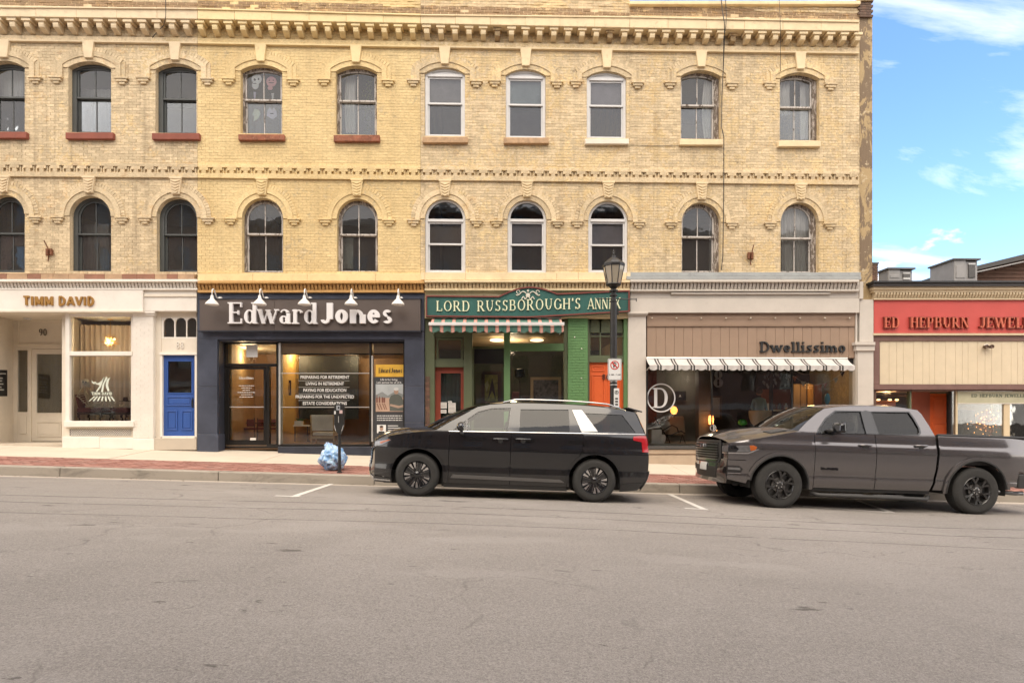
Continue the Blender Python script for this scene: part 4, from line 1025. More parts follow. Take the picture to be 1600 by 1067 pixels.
# brick pier between window and blue door
wp('pier', M_white, 208.2, 239.5, 493, 702, FY - .03, FY + .3)
wp('pier_capital', M_white, 206, 241.5, 486.2, 489.5, FY - .10, FY + .3, .008); wp('pier_capital', M_white, 207, 240.5, 489.6, 493, FY - .07, FY + .3, .008)
wp('pier_base', M_white, 207, 240.5, 686, 703, FY - .06, FY - .03, .008)
mb = MB(); xa = AX(208.8); xb = AX(239); z = AZ(220, 684); k = 0
while z < AZ(220, 494):
    xx = xa - (k % 2) * .1
    while xx < xb:
        a, b = max(xx, xa), min(xx + .2, xb); xx += .208
        if b - a > .02: mb.box(a, b, FY - .034 - random.uniform(0, .004), FY - .02, z, z + .066)
    z += .074; k += 1
mb.build('bricks', M_white, bldA, kind='stuff')
# bay of the blue door
wp('door_surround', M_white2, 240, 251.5, 487, 686, FY + .08, FY + .3)
wp('transom_panel', M_white2, 251.5, 307, 487, 495, FY + .08, FY + .2)
fan = arch; xs_ = [(255.5, 272.2), (274.3, 290.8), (292.5, 309.5)]
a = at(251.5, 495, FY + .1); b = at(307.6, 529, FY + .1)
holes = []
for p, q in xs_:
    x0_, x1_ = AX(p, FY + .1), min(AX(q, FY + .1), b[0] - .01); zt_ = AZ(p, 496.5, FY + .1); holes.append(arch(x0_, x1_, b[1] + .04, zt_ - (x1_ - x0_) / 2, zt_, 10))
V, F = region([[(a[0], b[1]), (b[0], b[1]), (b[0], a[1]), (a[0], a[1])]], holes); MB().plate(V, F, FY + .1, FY + .16).build('fanlight_frame', M_white, bldA)
for h_ in holes:
    V, F = region([h_]); MB().plate(V, F, FY + .13, FY + .136).build('pane', G_up, bldA)
wp('number_panel', M_white2, 251.5, 307.6, 529, 551, FY + .1, FY + .2)
wp('door_head', M_white, 249, 307.6, 551, 554.5, FY + .03, FY + .2, .006)
wp('door_jamb', M_white, 249.5, 253.5, 554.6, 683, FY + .05, FY + .2, .004); wp('door_jamb', M_white, 304, 307.6, 554.6, 683, FY + .05, FY + .2, .004)
num88 = thing('house_number', 'pale embossed house number 88 above the blue door', 'house number', (AX(278), FY + .1, AZ(278, 540)))
letters('88', AX(272), AX(285), AZ(278, 543.5), AZ(278, 533.5), FY + .075, FY + .1, M_white, num88, T=.11, t=.09, serif=0, name='numeral')
M_blue = mat('blue_door_paint', (.030, .085, .30), .4, var=.06, coat=.2)
door(bldA, 254, 303.7, 555.5, 681, 262.5, 299.5, 564.5, 613.5, FY + .12, M_blue, panels=((260.5, 300.5, 619, 634), (260.5, 277.5, 641, 672), (283.5, 301, 641, 672)), handle=(301.3, 622, 637))
wp('threshold', M_white, 253.5, 304, 681, 684, FY + .05, FY + .2)
wp('door_step', M_conc, 240.5, 307, 684.2, 703, FY - .05, FY + .3, .01)
wp('side_wall', M_white2, -70, -26, 488, 705, FY + .03, FY + .1)
# left lobby cheek with board
mb = MB(); xa = AX(19.5, RY); xl = AX(-25, FY + .1)
mb.add([(xl, FY + .1, zf0), (xa, RY + .02, zf0), (xa, RY + .02, zsof), (xl, FY + .1, zsof), (xl, FY + .2, zf0), (xa, RY + .1, zf0), (xa, RY + .1, zsof), (xl, FY + .2, zsof)],
       [(0, 1, 2, 3), (7, 6, 5, 4)]); mb.build('lobby_cheek', M_white2, bldA)
def on_cheek(px, py, d=.02):
    # intersect the view ray with the slanted cheek
    P0 = Vector((xl, FY + .1)); P1 = Vector((xa, RY + .02)); D = P1 - P0; a_ = (px - 800) / FPX
    v = Vector((sin(YAW) + a_ * cos(YAW), cos(YAW) - a_ * sin(YAW))); t_ = (P0.x * D.y - P0.y * D.x) / (v.x * D.y - v.y * D.x)
    n = Vector((D.y, -D.x)).normalized() * d
    return (v.x * t_ + n.x, v.y * t_ + n.y, CZ + t_ * (HY - py) / FPX)
nb = thing('notice_board', 'small black notice board on the slanted lobby wall at the left edge', 'notice board', on_cheek(4, 598))
mb = MB(); q = [on_cheek(-12, 619, .03), on_cheek(9.5, 619, .03), on_cheek(9.5, 578, .03), on_cheek(-12, 578, .03)]; r_ = [on_cheek(-12, 619, 0), on_cheek(9.5, 619, 0), on_cheek(9.5, 578, 0), on_cheek(-12, 578, 0)]
mb.add(q + r_, [(0, 1, 2, 3), (0, 4, 5, 1), (1, 5, 6, 2), (2, 6, 7, 3), (3, 7, 4, 0)]); mb.build('board', M_black, nb)
for k, (xa_, xb_, yy) in enumerate(((-10, 7, 583), (-9, 2, 590), (-9, 1, 594), (-9, 3, 599), (-9, 0, 604), (-9, 4, 608))):
    q = [on_cheek(xa_, yy + 1.6, .034), on_cheek(xb_, yy + 1.6, .034), on_cheek(xb_, yy, .034), on_cheek(xa_, yy, .034)]; MB().add(q, [(0, 1, 2, 3)]).build('printed_line', mat('chalk', (.5, .5, .45), .9), nb)
dl = tag(MB().lathe([(0, -.03), (.09, -.03), (.09, 0)], (AX(43, RY - .4), RY - .4, zsof - .01), 20).build('ceiling_light', M_vinyl), 'small round ceiling light in the soffit of the left lobby', 'ceiling light')
# gold lettering
sgA = thing('shop_sign', 'gold TIMM DAVID letters on the white fascia', 'sign', (AX(91), FY - .16, AZ(91, 470)))
z_ = FY - .20
letters('TIMM DAVID', AX(35, z_), AX(147.5, z_), AZ(91, 477, z_), AZ(91, 463.2, z_), z_, FY - .162, M_gold, sgA, T=.21, t=.20, serif=0, track=.06)

# ---- B : navy front
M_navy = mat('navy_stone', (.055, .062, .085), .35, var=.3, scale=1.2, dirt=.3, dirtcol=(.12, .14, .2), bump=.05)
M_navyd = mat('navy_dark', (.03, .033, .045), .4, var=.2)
M_bronze = mat('bronze_frame', (.022, .02, .018), .35, metal=.4)
M_alu = mat('silver_aluminium', (.6, .58, .54), .35, metal=.6)
street_cornice(bldB, 308.4, 662.5, (439.2, 443, 453, 457), M_orange, M_orange, 62)
xsB = [308.6, 395, 480, 587, 662.5]
for p, q in zip(xsB, xsB[1:]): part('ledge_stone', T_B, bldB, (p, q - .25, 427.5, 439, FY - .10, FY + .05), bev=.006)
pb = lambda name, m, *bx, bev=.004: part(name, m, bldB, *bx, bev=bev)
pb('beam', M_navyd, (308.4, 663, 437, 530, FY + .02, FY + .36))
pb('fascia_band', M_navy, (308.4, 663, 457.2, 467.5, FY - .08, FY + .02), )
pb('fascia_band', M_navy, (308.4, 663, 517, 530, FY - .04, FY + .02))
pb('fascia_band', M_navy, (308.4, 313, 467.7, 516.8, FY - .07, FY + .02)); pb('fascia_band', M_navy, (656, 663, 467.7, 516.8, FY - .07, FY + .02))
for y0_, y1_ in ((530.2, 603.8), (604.2, 678)): pb('pillar_slab', M_navy, (308.4, 339.5, y0_, y1_, FY - .04, FY + .3))
pb('pillar_base', M_navy, (308, 341, 678.3, 706, FY - .09, FY + .3), bev=.01)
for y0_, y1_ in ((530.2, 603.3), (603.7, 660), (660.3, 715)): pb('pillar_slab', M_navy, (632, 663, y0_, y1_, FY - .04, FY + .3))
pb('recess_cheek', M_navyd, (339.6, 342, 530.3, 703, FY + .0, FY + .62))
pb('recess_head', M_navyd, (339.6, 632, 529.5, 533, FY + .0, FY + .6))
BY = FY + .32
sB = (1 / (BY / FY))
pb('door_frame', M_bronze, (343, 352.5, 533, 700, BY, BY + .12), ); pb('door_frame', M_bronze, (352.5, 434, 533, 537.5, BY, BY + .12)); pb('door_frame', M_bronze, (352.5, 434, 568, 572.5, BY, BY + .12))
pb('door_frame', M_bronze, (416.5, 421, 572.5, 700, BY, BY + .12)); pb('door_frame', M_bronze, (431.5, 435, 533, 700, BY, BY + .14))
pane(bldB, 352.5, 431.5, 537.5, 568, BY + .05); pane(bldB, 421, 431.5, 572.5, 694, BY + .05)
pb('door_frame', M_bronze, (421, 431.5, 693.5, 700, BY, BY + .1))
dB = door(bldB, 352.8, 416.3, 573, 696, 358.5, 412, 577, 687.5, BY + .03, M_bronze)
MB().box(AX(413.3, BY), AX(414.7, BY), BY - .04, BY - .02, AZ(414, 640, BY), AZ(414, 593, BY)).build('handle', M_black, dB)
MB().box(AX(359, BY), AX(412, BY), BY, BY + .03, AZ(380, 636.5, BY), AZ(380, 635, BY)).build('push_bar', M_alu, dB)
MB().box(AX(390, BY), AX(399, BY), BY + .035, BY + .04, AZ(395, 688, BY), AZ(395, 684, BY)).build('sticker', M_white, dB)
pb('door_mat_threshold', M_bronze, (343, 434, 696.5, 700, BY - .02, BY + .14))
# show windows
WY = FY + .10
pb('mullion', M_alu, (435.3, 438, 534, 697, WY, WY + .14)); pb('mullion', M_bronze, (433, 435.2, 533.5, 699, WY + .0, WY + .22)); pb('mullion', M_white, (439.2, 441.5, 553, 693, WY + .1, WY + .13))
pb('mullion', M_bronze, (577, 580, 534, 697, WY, WY + .16)); pb('mullion', M_alu, (580.2, 582.6, 556, 690, WY + .0, WY + .14)); pb('mullion', M_bronze, (630.3, 632, 534, 700, WY, WY + .16))
pb('window_head', M_bronze, (435, 632, 533.2, 536, WY, WY + .16))
for y_ in (583, 636): pb('glazing_bar', M_alu, (438, 577, y_ - .6, y_ + .6, WY + .02, WY + .06), bev=0)
pb('window_bottom', M_bronze, (435, 632, 694, 697.5, WY, WY + .16))
for (p, q) in ((438, 577), (582.6, 630.3)):
    pane(bldB, p, q, 536, 582.4, WY + .04); 
    pane(bldB, p, q, 583.6 if p < 500 else 582.4, 635.4 if p < 500 else 640, WY + .04)
    pane(bldB, p, q, 636.6 if p < 500 else 640, 694, WY + .04)
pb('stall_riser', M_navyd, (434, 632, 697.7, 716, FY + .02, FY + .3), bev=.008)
M_blind = stripemat('bamboo_blind', [(0, (.52, .33, .19)), (.8, (.34, .2, .11))], .011, 2)
for i, (p, q) in enumerate(((440, 576.5), (583.5, 630))):
    o = part('roller_blind', M_blind, None, (p, q, 535.5, 552, WY + .12, WY + .15)); tag(o, ['bamboo blind rolled up behind the wide office window', 'bamboo blind rolled up above the gold poster'][i], 'blind')
    o2 = part('blind_rail', M_bronze, None, (p, q, 552.2, 554, WY + .11, WY + .16)); o2.parent = o
# sign
M_signbr = mat('sign_brown', (.088, .068, .058), .45, var=.12, scale=1.0, bump=.03)
M_ltr = mat('sign_letter_white', (.72, .70, .69), .4, var=.03)
sgB = thing('shop_sign', 'long dark brown sign board reading Edward Jones in raised white letters', 'sign', (AX(485), FY - .17, AZ(485, 492)))
SYf = FY - .20
for p, q in ((312, 428.8), (429, 544.8), (545, 657)): part('sign_board', M_signbr, sgB, (p, q, 467.5, 516.5, SYf, FY - .045), bev=.004)
for y0_, y1_ in ((466, 467.3), (516.7, 518)): part('sign_trim', M_navyd, sgB, (311, 658, y0_, y1_, SYf - .015, FY - .03))
LY = SYf - .09
letters('Edward', AX(355, LY), AX(496.5, LY), AZ(420, 505.5, LY), AZ(420, 472.5, LY), LY, SYf - .002, M_ltr, sgB, T=.155, t=.055, serif=1.1, track=-.01)
letters('Jones', AX(500, LY), AX(615.5, LY), AZ(560, 505, LY), AZ(560, 473.5, LY), LY, SYf - .002, M_ltr, sgB, T=.24, t=.15, serif=0, track=-.03)
# ---- C : green front
M_dgreen = mat('sign_green', (.018, .085, .07), .5, var=.25, scale=2, dirt=.2, dirtcol=(.05, .14, .11), streak=True)
M_maroon = mat('sign_maroon', (.16, .035, .025), .55)
M_green = mat('shopfront_green', (.10, .19, .075), .55, var=.08, scale=2, dirt=.12, dirtcol=(.05, .08, .04))
M_olive = mat('olive_frame', (.085, .10, .05), .55, var=.1, dirt=.2, dirtcol=(.2, .16, .08))
M_gbrick = mat('green_brick_paint', (.11, .235, .085), .6, var=.08, scale=2, bump=.15, bscale=40)
M_red = mat('red_door', (.24, .045, .022), .5, var=.12)
M_orng = mat('orange_door', (.60, .105, .022), .45, var=.05)
M_cream = mat('cream_letter', (.66, .67, .45), .6)
street_cornice(bldC, 663.2, 984.5, (437.6, 441.5, 450.5, 454), T_C, T_C, 56)
xsC = [657.4, 664, 728, 870, 904, 979, 985.5]
for p, q in zip(xsC, xsC[1:]): part('ledge_stone', T_C, bldC, (p, q - .25, 426, 437.2, FY - .12 - random.uniform(0, .01), FY + .05), bev=.006)
pc = lambda name, m, *bx, bev=.004: part(name, m, bldC, *bx, bev=bev)
pc('fascia', T_C, (663.5, 984, 454, 497, FY - .04, FY + .3))
pc('beam', M_olive, (663.5, 984, 497, 520, FY + .12, FY + .36))
sgC = thing('shop_sign', 'green arched sign with cream letters LORD RUSSBOROUGH\'S ANNEX', 'sign', (AX(825), FY - .2, AZ(825, 475)))
outl = [(665.3, 495), (829, 496.5), (983.6, 487.3), (983.6, 453.6), (871, 458.6)]
for i in range(1, 10):
    u = i / 10; outl.append((871 - (871 - 779) * u, 458.6 + (462.8 - 458.6) * u - 12.5 * sin(pi * u)))
outl += [(779, 462.8), (665.3, 461.7)]
SY = FY - .22
o3 = [at(x, y, SY) for x, y in outl]
def inset(poly, d):
    out = []; n = len(poly)
    for i in range(n):
        a, b, c = Vector(poly[i - 1]), Vector(poly[i]), Vector(poly[(i + 1) % n]); d1 = (b - a).normalized(); d2 = (c - b).normalized()
        n1 = Vector((-d1.y, d1.x)); n2 = Vector((-d2.y, d2.x)); m_ = (n1 + n2); m_ = m_ / max(.3, m_.length_squared) * 2
        out.append(tuple(b + m_ * d))
    return out
V, F = region([o3]); MB().plate(V, F, SY, FY - .045).build('sign_board', M_dgreen, sgC)
V, F = region([o3], [inset(o3, .035)]); MB().plate(V, F, SY - .03, SY - .001).build('sign_border', M_maroon, sgC)
lz = SY - .03
def L3(txt, p, q, yb, yt, dyb=0, dyt=0): letters(txt, AX(p, lz), AX(q, lz), AZ(p, yb, lz), AZ(p, yt, lz), lz, SY - .001, M_cream, sgC, T=.13, t=.06, serif=.9, track=.05, z0r=AZ(q, yb + dyb, lz), z1r=AZ(q, yt + dyt, lz), sh=.05)
L3('LORD', 681, 735, 485.8, 470, .5, .2); L3('RUSSBOROUGH\'S', 745, 908, 486.5, 470, -4, -4.5); L3('ANNEX', 918, 970, 482.8, 466, -.5, -1.2)
# painted scroll ornament
mb = MB(); X_, Z_ = at(825, 459.5, lz); y_ = SY - .012
def scr(pts, r=.014): mb.tube([(X_ + a, y_, Z_ + b) for a, b in pts], r, 6)
for s_ in (-1, 1):
    scr([(s_ * (.05 + .27 * u), .02 + .05 * sin(u * 5.5)) for u in [i / 12 for i in range(13)]])
    scr([(s_ * .26 + .045 * cos(t), .06 + .045 * sin(t)) for t in [i * .6 for i in range(9)]], .011)
    scr([(s_ * (.02 + .15 * u), -.10 + .035 * cos(u * 9)) for u in [i / 10 for i in range(11)]])
mb.lathe([(0, -.012), (.05, -.012), (.06, 0)], (X_, y_, Z_ - .03), 14, 'y'); mb.ball((X_, y_, Z_ + .09), (.03, .012, .03), 8, 6)
mb.build('scroll_ornament', mat('ornament_cream', (.62, .58, .48), .6), sgC)
# structure of the green front
pc('end_post', M_olive, (664, 679, 497, 716, FY + .02, FY + .3)); pc('post', M_olive, (724.5, 738, 505, 716, FY + .06, FY + .3))
mb = MB(); xa = AX(664.5); xb = AX(671.5); z = AZ(668, 708); k = 0
while z < AZ(668, 590):
    mb.box(xa, xb, FY + .0, FY + .025, z, z + .062); z += .074
mb.build('bricks', M_dkbrick, bldC, kind='stuff')
pc('transom_head', M_olive, (679, 724.5, 515, 527, FY + .1, FY + .25)); pane(bldC, 679, 724.5, 527, 564, FY + .15, G_up2); frame_px('transom_frame', M_olive, bldC, 682, 723, 528, 563, .05, FY + .11, FY + .18)
pc('transom_bar', M_olive, (679, 724.5, 562, 573.5, FY + .08, FY + .25))
M_dgp = mat('shade_cloth', (.10, .13, .11), .8)
dC = door(bldC, 679.3, 729, 574, 716, 688.5, 720, 583, 668, FY + .2, M_red, panels=((688, 721, 676, 708),), handle=(724.5, 650, 668))
nt_ = thing('paper_notices', 'white paper notices taped inside the red door glass', 'notices', (AX(700), FY + .2, AZ(700, 640)))
for (p, q, r1, r2) in ((687.5, 698, 628.5, 638), (687.5, 697.5, 640, 645.5), (700.5, 712, 629.5, 645), (700, 706, 626.5, 629)):
    MB().fb(p, q, r1, r2, FY + .195, FY + .2).build('paper_sheet', mat('paper', (.62, .6, .55), .8), nt_)
    for k in range(int((r2 - r1) / 2.2)): MB().fb(p + 1, q - 1.2, r1 + 1.2 + 2.1 * k, r1 + 1.7 + 2.1 * k, FY + .1935, FY + .195).build('printed_line', M_num, nt_)
# recessed middle: set back to +.9, angled window
CY = FY + .95
pc('soffit', mat('tongue_groove', (.42, .34, .2), .6, var=.15), (738, 790, 519.5, 521, FY + .1, CY + .1))
pc('recess_fascia', M_navyd, (738.5, 788, 545, 568, CY - .1, CY)); pc('recess_post', M_olive, (738.3, 740.5, 543, 716, FY + .2, FY + .32)); pc('recess_head', M_olive, (738.3, 789, 541, 545, CY - .14, CY + .06))
pane(bldC, 740.5, 788, 568, 716, CY); pc('recess_stall', M_olive, (740.5, 790, 668, 716, CY - .05, CY + .05))
pc('post', M_green, (787.5, 797, 505, 716, FY + .04, FY + .24)); pc('post', M_olive, (881.5, 887, 500, 716, FY + .03, FY + .28))
pc('window_head', M_olive, (797, 881.5, 515, 520, FY + .1, FY + .24)); pc('transom_bar', M_green, (797, 881.5, 536.5, 548, FY + .05, FY + .22)); pc('stall_riser', M_green, (797, 881.5, 664, 716, FY + .05, FY + .25))
pane(bldC, 797, 881.5, 520, 536.5, FY + .14); pane(bldC, 797, 881.5, 548, 664, FY + .14)
pc('brick_pier', M_gbrick, (887.3, 918.5, 492, 716, FY - .01, FY + .3))
mb = MB(); xa = AX(887.8); xb = AX(918); z = AZ(900, 712); k = 0
while z < AZ(900, 496):
    xx = xa - (k % 2) * .1
    while xx < xb:
        a, b = max(xx, xa), min(xx + .2, xb); xx += .208
        if b - a > .02: mb.box(a, b, FY - .020 - random.uniform(0, .005), FY - .005, z, z + .064)
    z += .074; k += 1
mb.build('bricks', M_gbrick, bldC, kind='stuff')
for (p, q) in ((908.5, 545), (908, 591), (897.5, 527)): MB().ball((AX(p), FY - .03, AZ(p, q)), .018, 8, 6).build('screw_cap', M_white, bldC)
pc('door_jamb', M_green, (975, 981.5, 492, 716, FY + .03, FY + .25)); pc('door_jamb', M_olive, (918.7, 921, 492, 716, FY + .05, FY + .25))
pc('fanlight_head', M_olive, (921, 975, 487, 498, FY + .1, FY + .2)); pc('transom_bar', M_olive, (921, 975, 557.5, 566, FY + .07, FY + .2))
a = at(921, 497, FY + .12); b = at(975, 558, FY + .12); hs = []
for p, q in ((922.5, 937), (939, 953.5), (955.5, 973)):
    x0_, x1_ = AX(p, FY + .12), AX(q, FY + .12); zt_ = AZ(p, 498, FY + .12); zm_ = AZ(p, 525.5, FY + .12)
    hs += [arch(x0_, x1_, zm_ + .015, zt_ - .13, zt_, 8), [(x0_, b[1] + .05), (x1_, b[1] + .05), (x1_, zm_ - .015), (x0_, zm_ - .015)]]
V, F = region([[(a[0], b[1]), (b[0], b[1]), (b[0], a[1]), (a[0], a[1])]], hs); MB().plate(V, F, FY + .12, FY + .17).build('fanlight_frame', M_olive, bldC)
for h_ in hs:
    V, F = region([h_]); MB().plate(V, F, FY + .145, FY + .15).build('pane', G_up2, bldC)
door(bldC, 921.2, 974.8, 566.3, 700, 0, 0, 0, 0, FY + .14, M_orng, glass=False, panels=((924.5, 945, 571, 580), (950, 971, 571, 580), (924.5, 945, 585, 640), (950, 971, 585, 640)))
pc('door_step', M_conc, (919, 976, 700.5, 716, FY - .02, FY + .25))
n86 = thing('house_number', 'black house number 86 on the orange door behind the lamp post', 'house number', (AX(948), FY + .12, AZ(948, 588)))
letters('86', AX(941.5), AX(954), AZ(947, 592.5), AZ(947, 584), FY + .10, FY + .118, M_black, n86, T=.11, t=.09, serif=0, name='numeral')
# awning
def awning(label, px0, px1, ytop, yfr, ybot, proj, m, bar, loc, scal=14, cat='awning', barm=None):
    Y1 = FY - proj; aw = thing('awning', label, cat, loc); xa = AX(px0, Y1); xb = AX(px1, Y1); zt = AZ((px0 + px1) / 2, ytop, FY - .1); zf = AZ((px0 + px1) / 2, yfr, Y1); zb = AZ((px0 + px1) / 2, ybot, Y1)
    mb = MB(); n = 40
    for th in (0, -.006):
        for j in range(5):
            v = j / 4
            for i in range(n + 1):
                u = i / n; mb.v.append((xa + (xb - xa) * u, FY - .1 + (Y1 - FY + .1) * v, zt + (zf - zt) * v - .025 * sin(pi * v) + .004 * sin(u * 60) + th))
    K = 5 * (n + 1)
    for s_ in (0, 1):
        for j in range(4):
            for i in range(n):
                a_ = s_ * K + j * (n + 1) + i; q = (a_, a_ + n + 1, a_ + n + 2, a_ + 1); mb.f.append(q if not s_ else tuple(reversed(q)))
    mb.build('canopy', m, aw, smooth=True)
    mb = MB(); N = scal * 8
    for th in (0, .006):
        for i in range(N + 1):
            u = i / N; ph = (u * scal) % 1.0; dz = (zf - zb) * .28 * (1 - abs(sin(pi * u * scal))); wv = .010 * sin(u * scal * 2 * pi)
            mb.v += [(xa + (xb - xa) * u, Y1 - .004 + th, zf), (xa + (xb - xa) * u, Y1 - .004 + th + wv, zb + dz)]
    K = 2 * (N + 1)
    for i in range(N):
        a_ = 2 * i; mb.f.append((a_, a_ + 1, a_ + 3, a_ + 2)); mb.f.append((K + a_ + 2, K + a_ + 3, K + a_ + 1, K + a_))
    mb.build('valance', m, aw, smooth=True)
    if bar: MB().fb(px0 - 1.5, px1 + 1, bar[0], bar[1], Y1 - .05, Y1 - .01).build('front_bar', barm or M_vinyl, aw, bev=.01)
    for xx_ in (xa + .03, xb - .03): MB().tube([(xx_, FY - .02, zf - .1), (xx_, Y1 + .03, zf - .02)], .015, 6).build('arm', M_alu, aw)
    MB().tube([(xa, FY - .09, zt + .01), (xb, FY - .09, zt + .01)], .035, 8).build('roller', M_alu, aw)
    return aw
pk, gn = (.47, .20, .16), (.035, .115, .085)
M_aw1 = stripemat('green_pink_stripe', [(0, pk), (.12, (.5, .33, .25)), (.17, pk), (.30, gn)], 14.2 / 50, 0)
awning('small green and pink striped awning with a white front bar', 671, 881, 497, 509.5, 520, .75, M_aw1, (503.5, 508.5), (AX(776), FY, AZ(776, 500)), 15)
# ---- D : greige front
street_cornice(bldD, 984.7, 1343, (437, 441, 452, 455), M_greige, M_greige, 62)
part('flashing', M_flash, bldD, (979.5, 1345, 425.5, 431, FY - .12, FY + .05), bev=.004); part('flashing', M_flash, bldD, (979.5, 1346, 431.2, 436.8, FY - .2, FY + .05), bev=.01)
pdn = lambda name, m, *bx, bev=.005: part(name, m, bldD, *bx, bev=bev)
pdn('fascia', M_greige, (985, 1343, 455.2, 466, FY - .06, FY + .1)); pdn('fascia', M_greige, (985, 1343, 466.3, 488.6, FY - .09, FY + .1))
pdn('fascia_rail', M_greige, (1049, 1298, 456.5, 459.5, FY - .13, FY - .05))
pdn('pier_top', M_greige, (1343.4, 1365, 468, 534, FY - .05, FY + .3))
pdn('fascia_return', M_greige, (1343.2, 1349, 440, 467, FY - .10, FY + .05))
pdn('pier', M_greige, (981.8, 1009.5, 493, 730, FY - .05, FY + .3)); pdn('pier_capital', M_greige, (980.5, 1013, 487.5, 490.3, FY - .14, FY + .3)); pdn('pier_capital', M_greige, (981, 1011.5, 490.5, 493, FY - .10, FY + .3))
pdn('pier', M_greige, (1340, 1365, 548, 735, FY - .06, FY + .3)); pdn('pier_capital', M_greige, (1336.5, 1368, 534.2, 539, FY - .15, FY + .3)); pdn('pier_capital', M_greige, (1338, 1367, 539.3, 547.8, FY - .11, FY + .3))
pdn('side_post', M_greige, (1337, 1339.8, 489, 735, FY - .02, FY + .3))
M_taupe = mat('taupe_board', (.30, .205, .14), .6, var=.05, dirt=.1, dirtcol=(.2, .13, .09)); M_tauped = mat('taupe_rail', (.25, .17, .115), .6)
pdn('beam', M_taupe, (1011, 1337, 489, 560, FY + .04, FY + .3))
pdn('light_rail', M_taupe, (1011, 1336, 490.5, 508.3, FY - .0, FY + .04)); pdn('light_rail', M_tauped, (1011, 1336, 489.2, 491, FY - .04, FY + .04)); pdn('light_rail', M_tauped, (1011, 1336, 508.4, 510, FY - .02, FY + .04))
p = 1011.2; i = 0
while p < 1333:
    q = min(p + 14.6 * (1.0 if i % 2 else .96), 1335.8); pdn('board', M_taupe, (p, q - .35, 510.2, 559, FY + .015 - random.uniform(0, .004), FY + .04), bev=.003); p = q; i += 1
fl = thing('string_lights', 'string of nine small round bulbs above the taupe boards', 'string lights', (AX(1170), FY - .03, AZ(1170, 497)))
for i in range(9):
    p = 1018.5 + 38.6 * i; x_ = AX(p, FY - .05); z_ = AZ(p, 497.2, FY - .05); o = MB().ball((x_, FY - .05, z_), .026, 10, 8).build('bulb', mat('frosted_bulb', (.42, .36, .28), .3), fl, smooth=True)
    MB().tube([(x_, FY - .05, z_ + .02), (x_, FY - .05, z_ + .05)], .014, 8).build('socket', M_tauped, o)
MB().tube([(AX(1014, FY - .04), FY - .045, AZ(1014, 496, FY - .04)), (AX(1333, FY - .04), FY - .045, AZ(1333, 496, FY - .04))], .006, 6).build('cable', M_tauped, fl)
sgD = thing('shop_sign', 'black typewriter-style Dwellissimo letters on the taupe boards', 'sign', (AX(1254), FY, AZ(1254, 542)))
letters('Dwellissimo', AX(1187, FY - .02), AX(1322, FY - .02), AZ(1254, 550.3, FY), AZ(1254, 534.3, FY), FY - .035, FY + .008, M_black, sgD, T=.15, t=.12, serif=1.15, sh=.12, track=.02)
wt, bk = (.50, .47, .44), (.03, .028, .028)
M_aw2 = stripemat('black_white_stripe', [(0, wt), (.62, bk), (.72, wt), (.79, bk), (.89, wt)], 24.6 / 55.5, 0)
awning('narrow black and white striped awning over the dark show window', 1015, 1336, 560.5, 571, 579, .45, M_aw2, None, (AX(1175), FY, AZ(1175, 566)), 26)
DY = FY + .08
pdn('window_head', M_black, (1011, 1337, 559, 575, DY, DY + .1)); pdn('window_post', M_black, (1010, 1012, 575, 700, DY, DY + .1)); pdn('window_post', M_black, (1334.5, 1336.8, 575, 700, DY, DY + .1))
for p in (1112, 1237): pdn('mullion', M_black, (p, p + 1.6, 575, 697, DY + .02, DY + .08))
for p, q in ((1012, 1112), (1113.6, 1237), (1238.6, 1334.5)): pane(bldD, p, q, 575, 697, DY + .04)
pdn('window_sill', mat('dark_sill', (.07, .065, .06), .5), (1010, 1337, 697, 701.5, FY - .04, FY + .3)); pdn('stall_riser', M_taupe, (1010, 1337, 701.7, 735, FY + .02, FY + .3))
pdn('riser_rail', mat('tan_rail', (.40, .30, .21), .6), (1011, 1337, 702, 709, FY - .01, FY + .02)); pdn('riser_rail', mat('tan_rail2', (.40, .30, .21), .6), (1011, 1337, 727, 735, FY - .01, FY + .02)); pdn('riser_board', mat('tan_board', (.43, .33, .235), .6), (1014, 1336, 711, 726, FY + .005, FY + .02))
# ---- E : low red jeweller's
bldE = thing('jewellers_building', 'low shop building with a red fascia and cream boards, right edge', 'building', (AX(1600), FY, 0))
M_redp = mat('red_fascia_paint', (.52, .075, .060), .6, var=.06, scale=1.5, dirt=.12, dirtcol=(.3, .05, .04), bump=.1, bscale=20); M_crm = mat('cream_trim', (.56, .45, .29), .65, var=.06, dirt=.15, dirtcol=(.3, .22, .12)); M_brn = mat('mauve_brown_frame', (.16, .085, .068), .6)
XE0, XE1 = 1365.6, 2150
pe = lambda name, m, *bx, bev=.005: part(name, m, bldE, *bx, bev=bev)
pe('beam', M_brn, (XE0, XE1, 447, 608, FY + .08, FY + .36))
pe('coping', M_black, (XE0 - .5, XE1, 438.5, 441.5, FY - .30, FY + .36)); pe('coping', mat('dark_gutter', (.05, .045, .042), .5), (XE0, XE1, 441.7, 447.2, FY - .24, FY + .3), bev=.01)
pe('cornice', M_crm, (XE0, XE1, 447.4, 452.5, FY - .18, FY + .05)); pe('cornice', M_crm, (XE0, XE1, 452.7, 456.5, FY - .14, FY + .05)); dentils(bldE, XE0 + .5, 1700, 457, 465, M_crm, FY - .1, 70); pe('cornice', M_crm, (XE0, XE1, 456.6, 465.5, FY - .06, FY + .05)); pe('cornice', M_crm, (XE0, XE1, 465.7, 468.3, FY - .09, FY + .05))
pe('red_fascia', M_redp, (XE0, XE1, 468.5, 520.5, FY - .03, FY + .08)); pe('fascia_moulding', M_crm, (XE0, XE1, 520.7, 523.8, FY - .08, FY + .05))
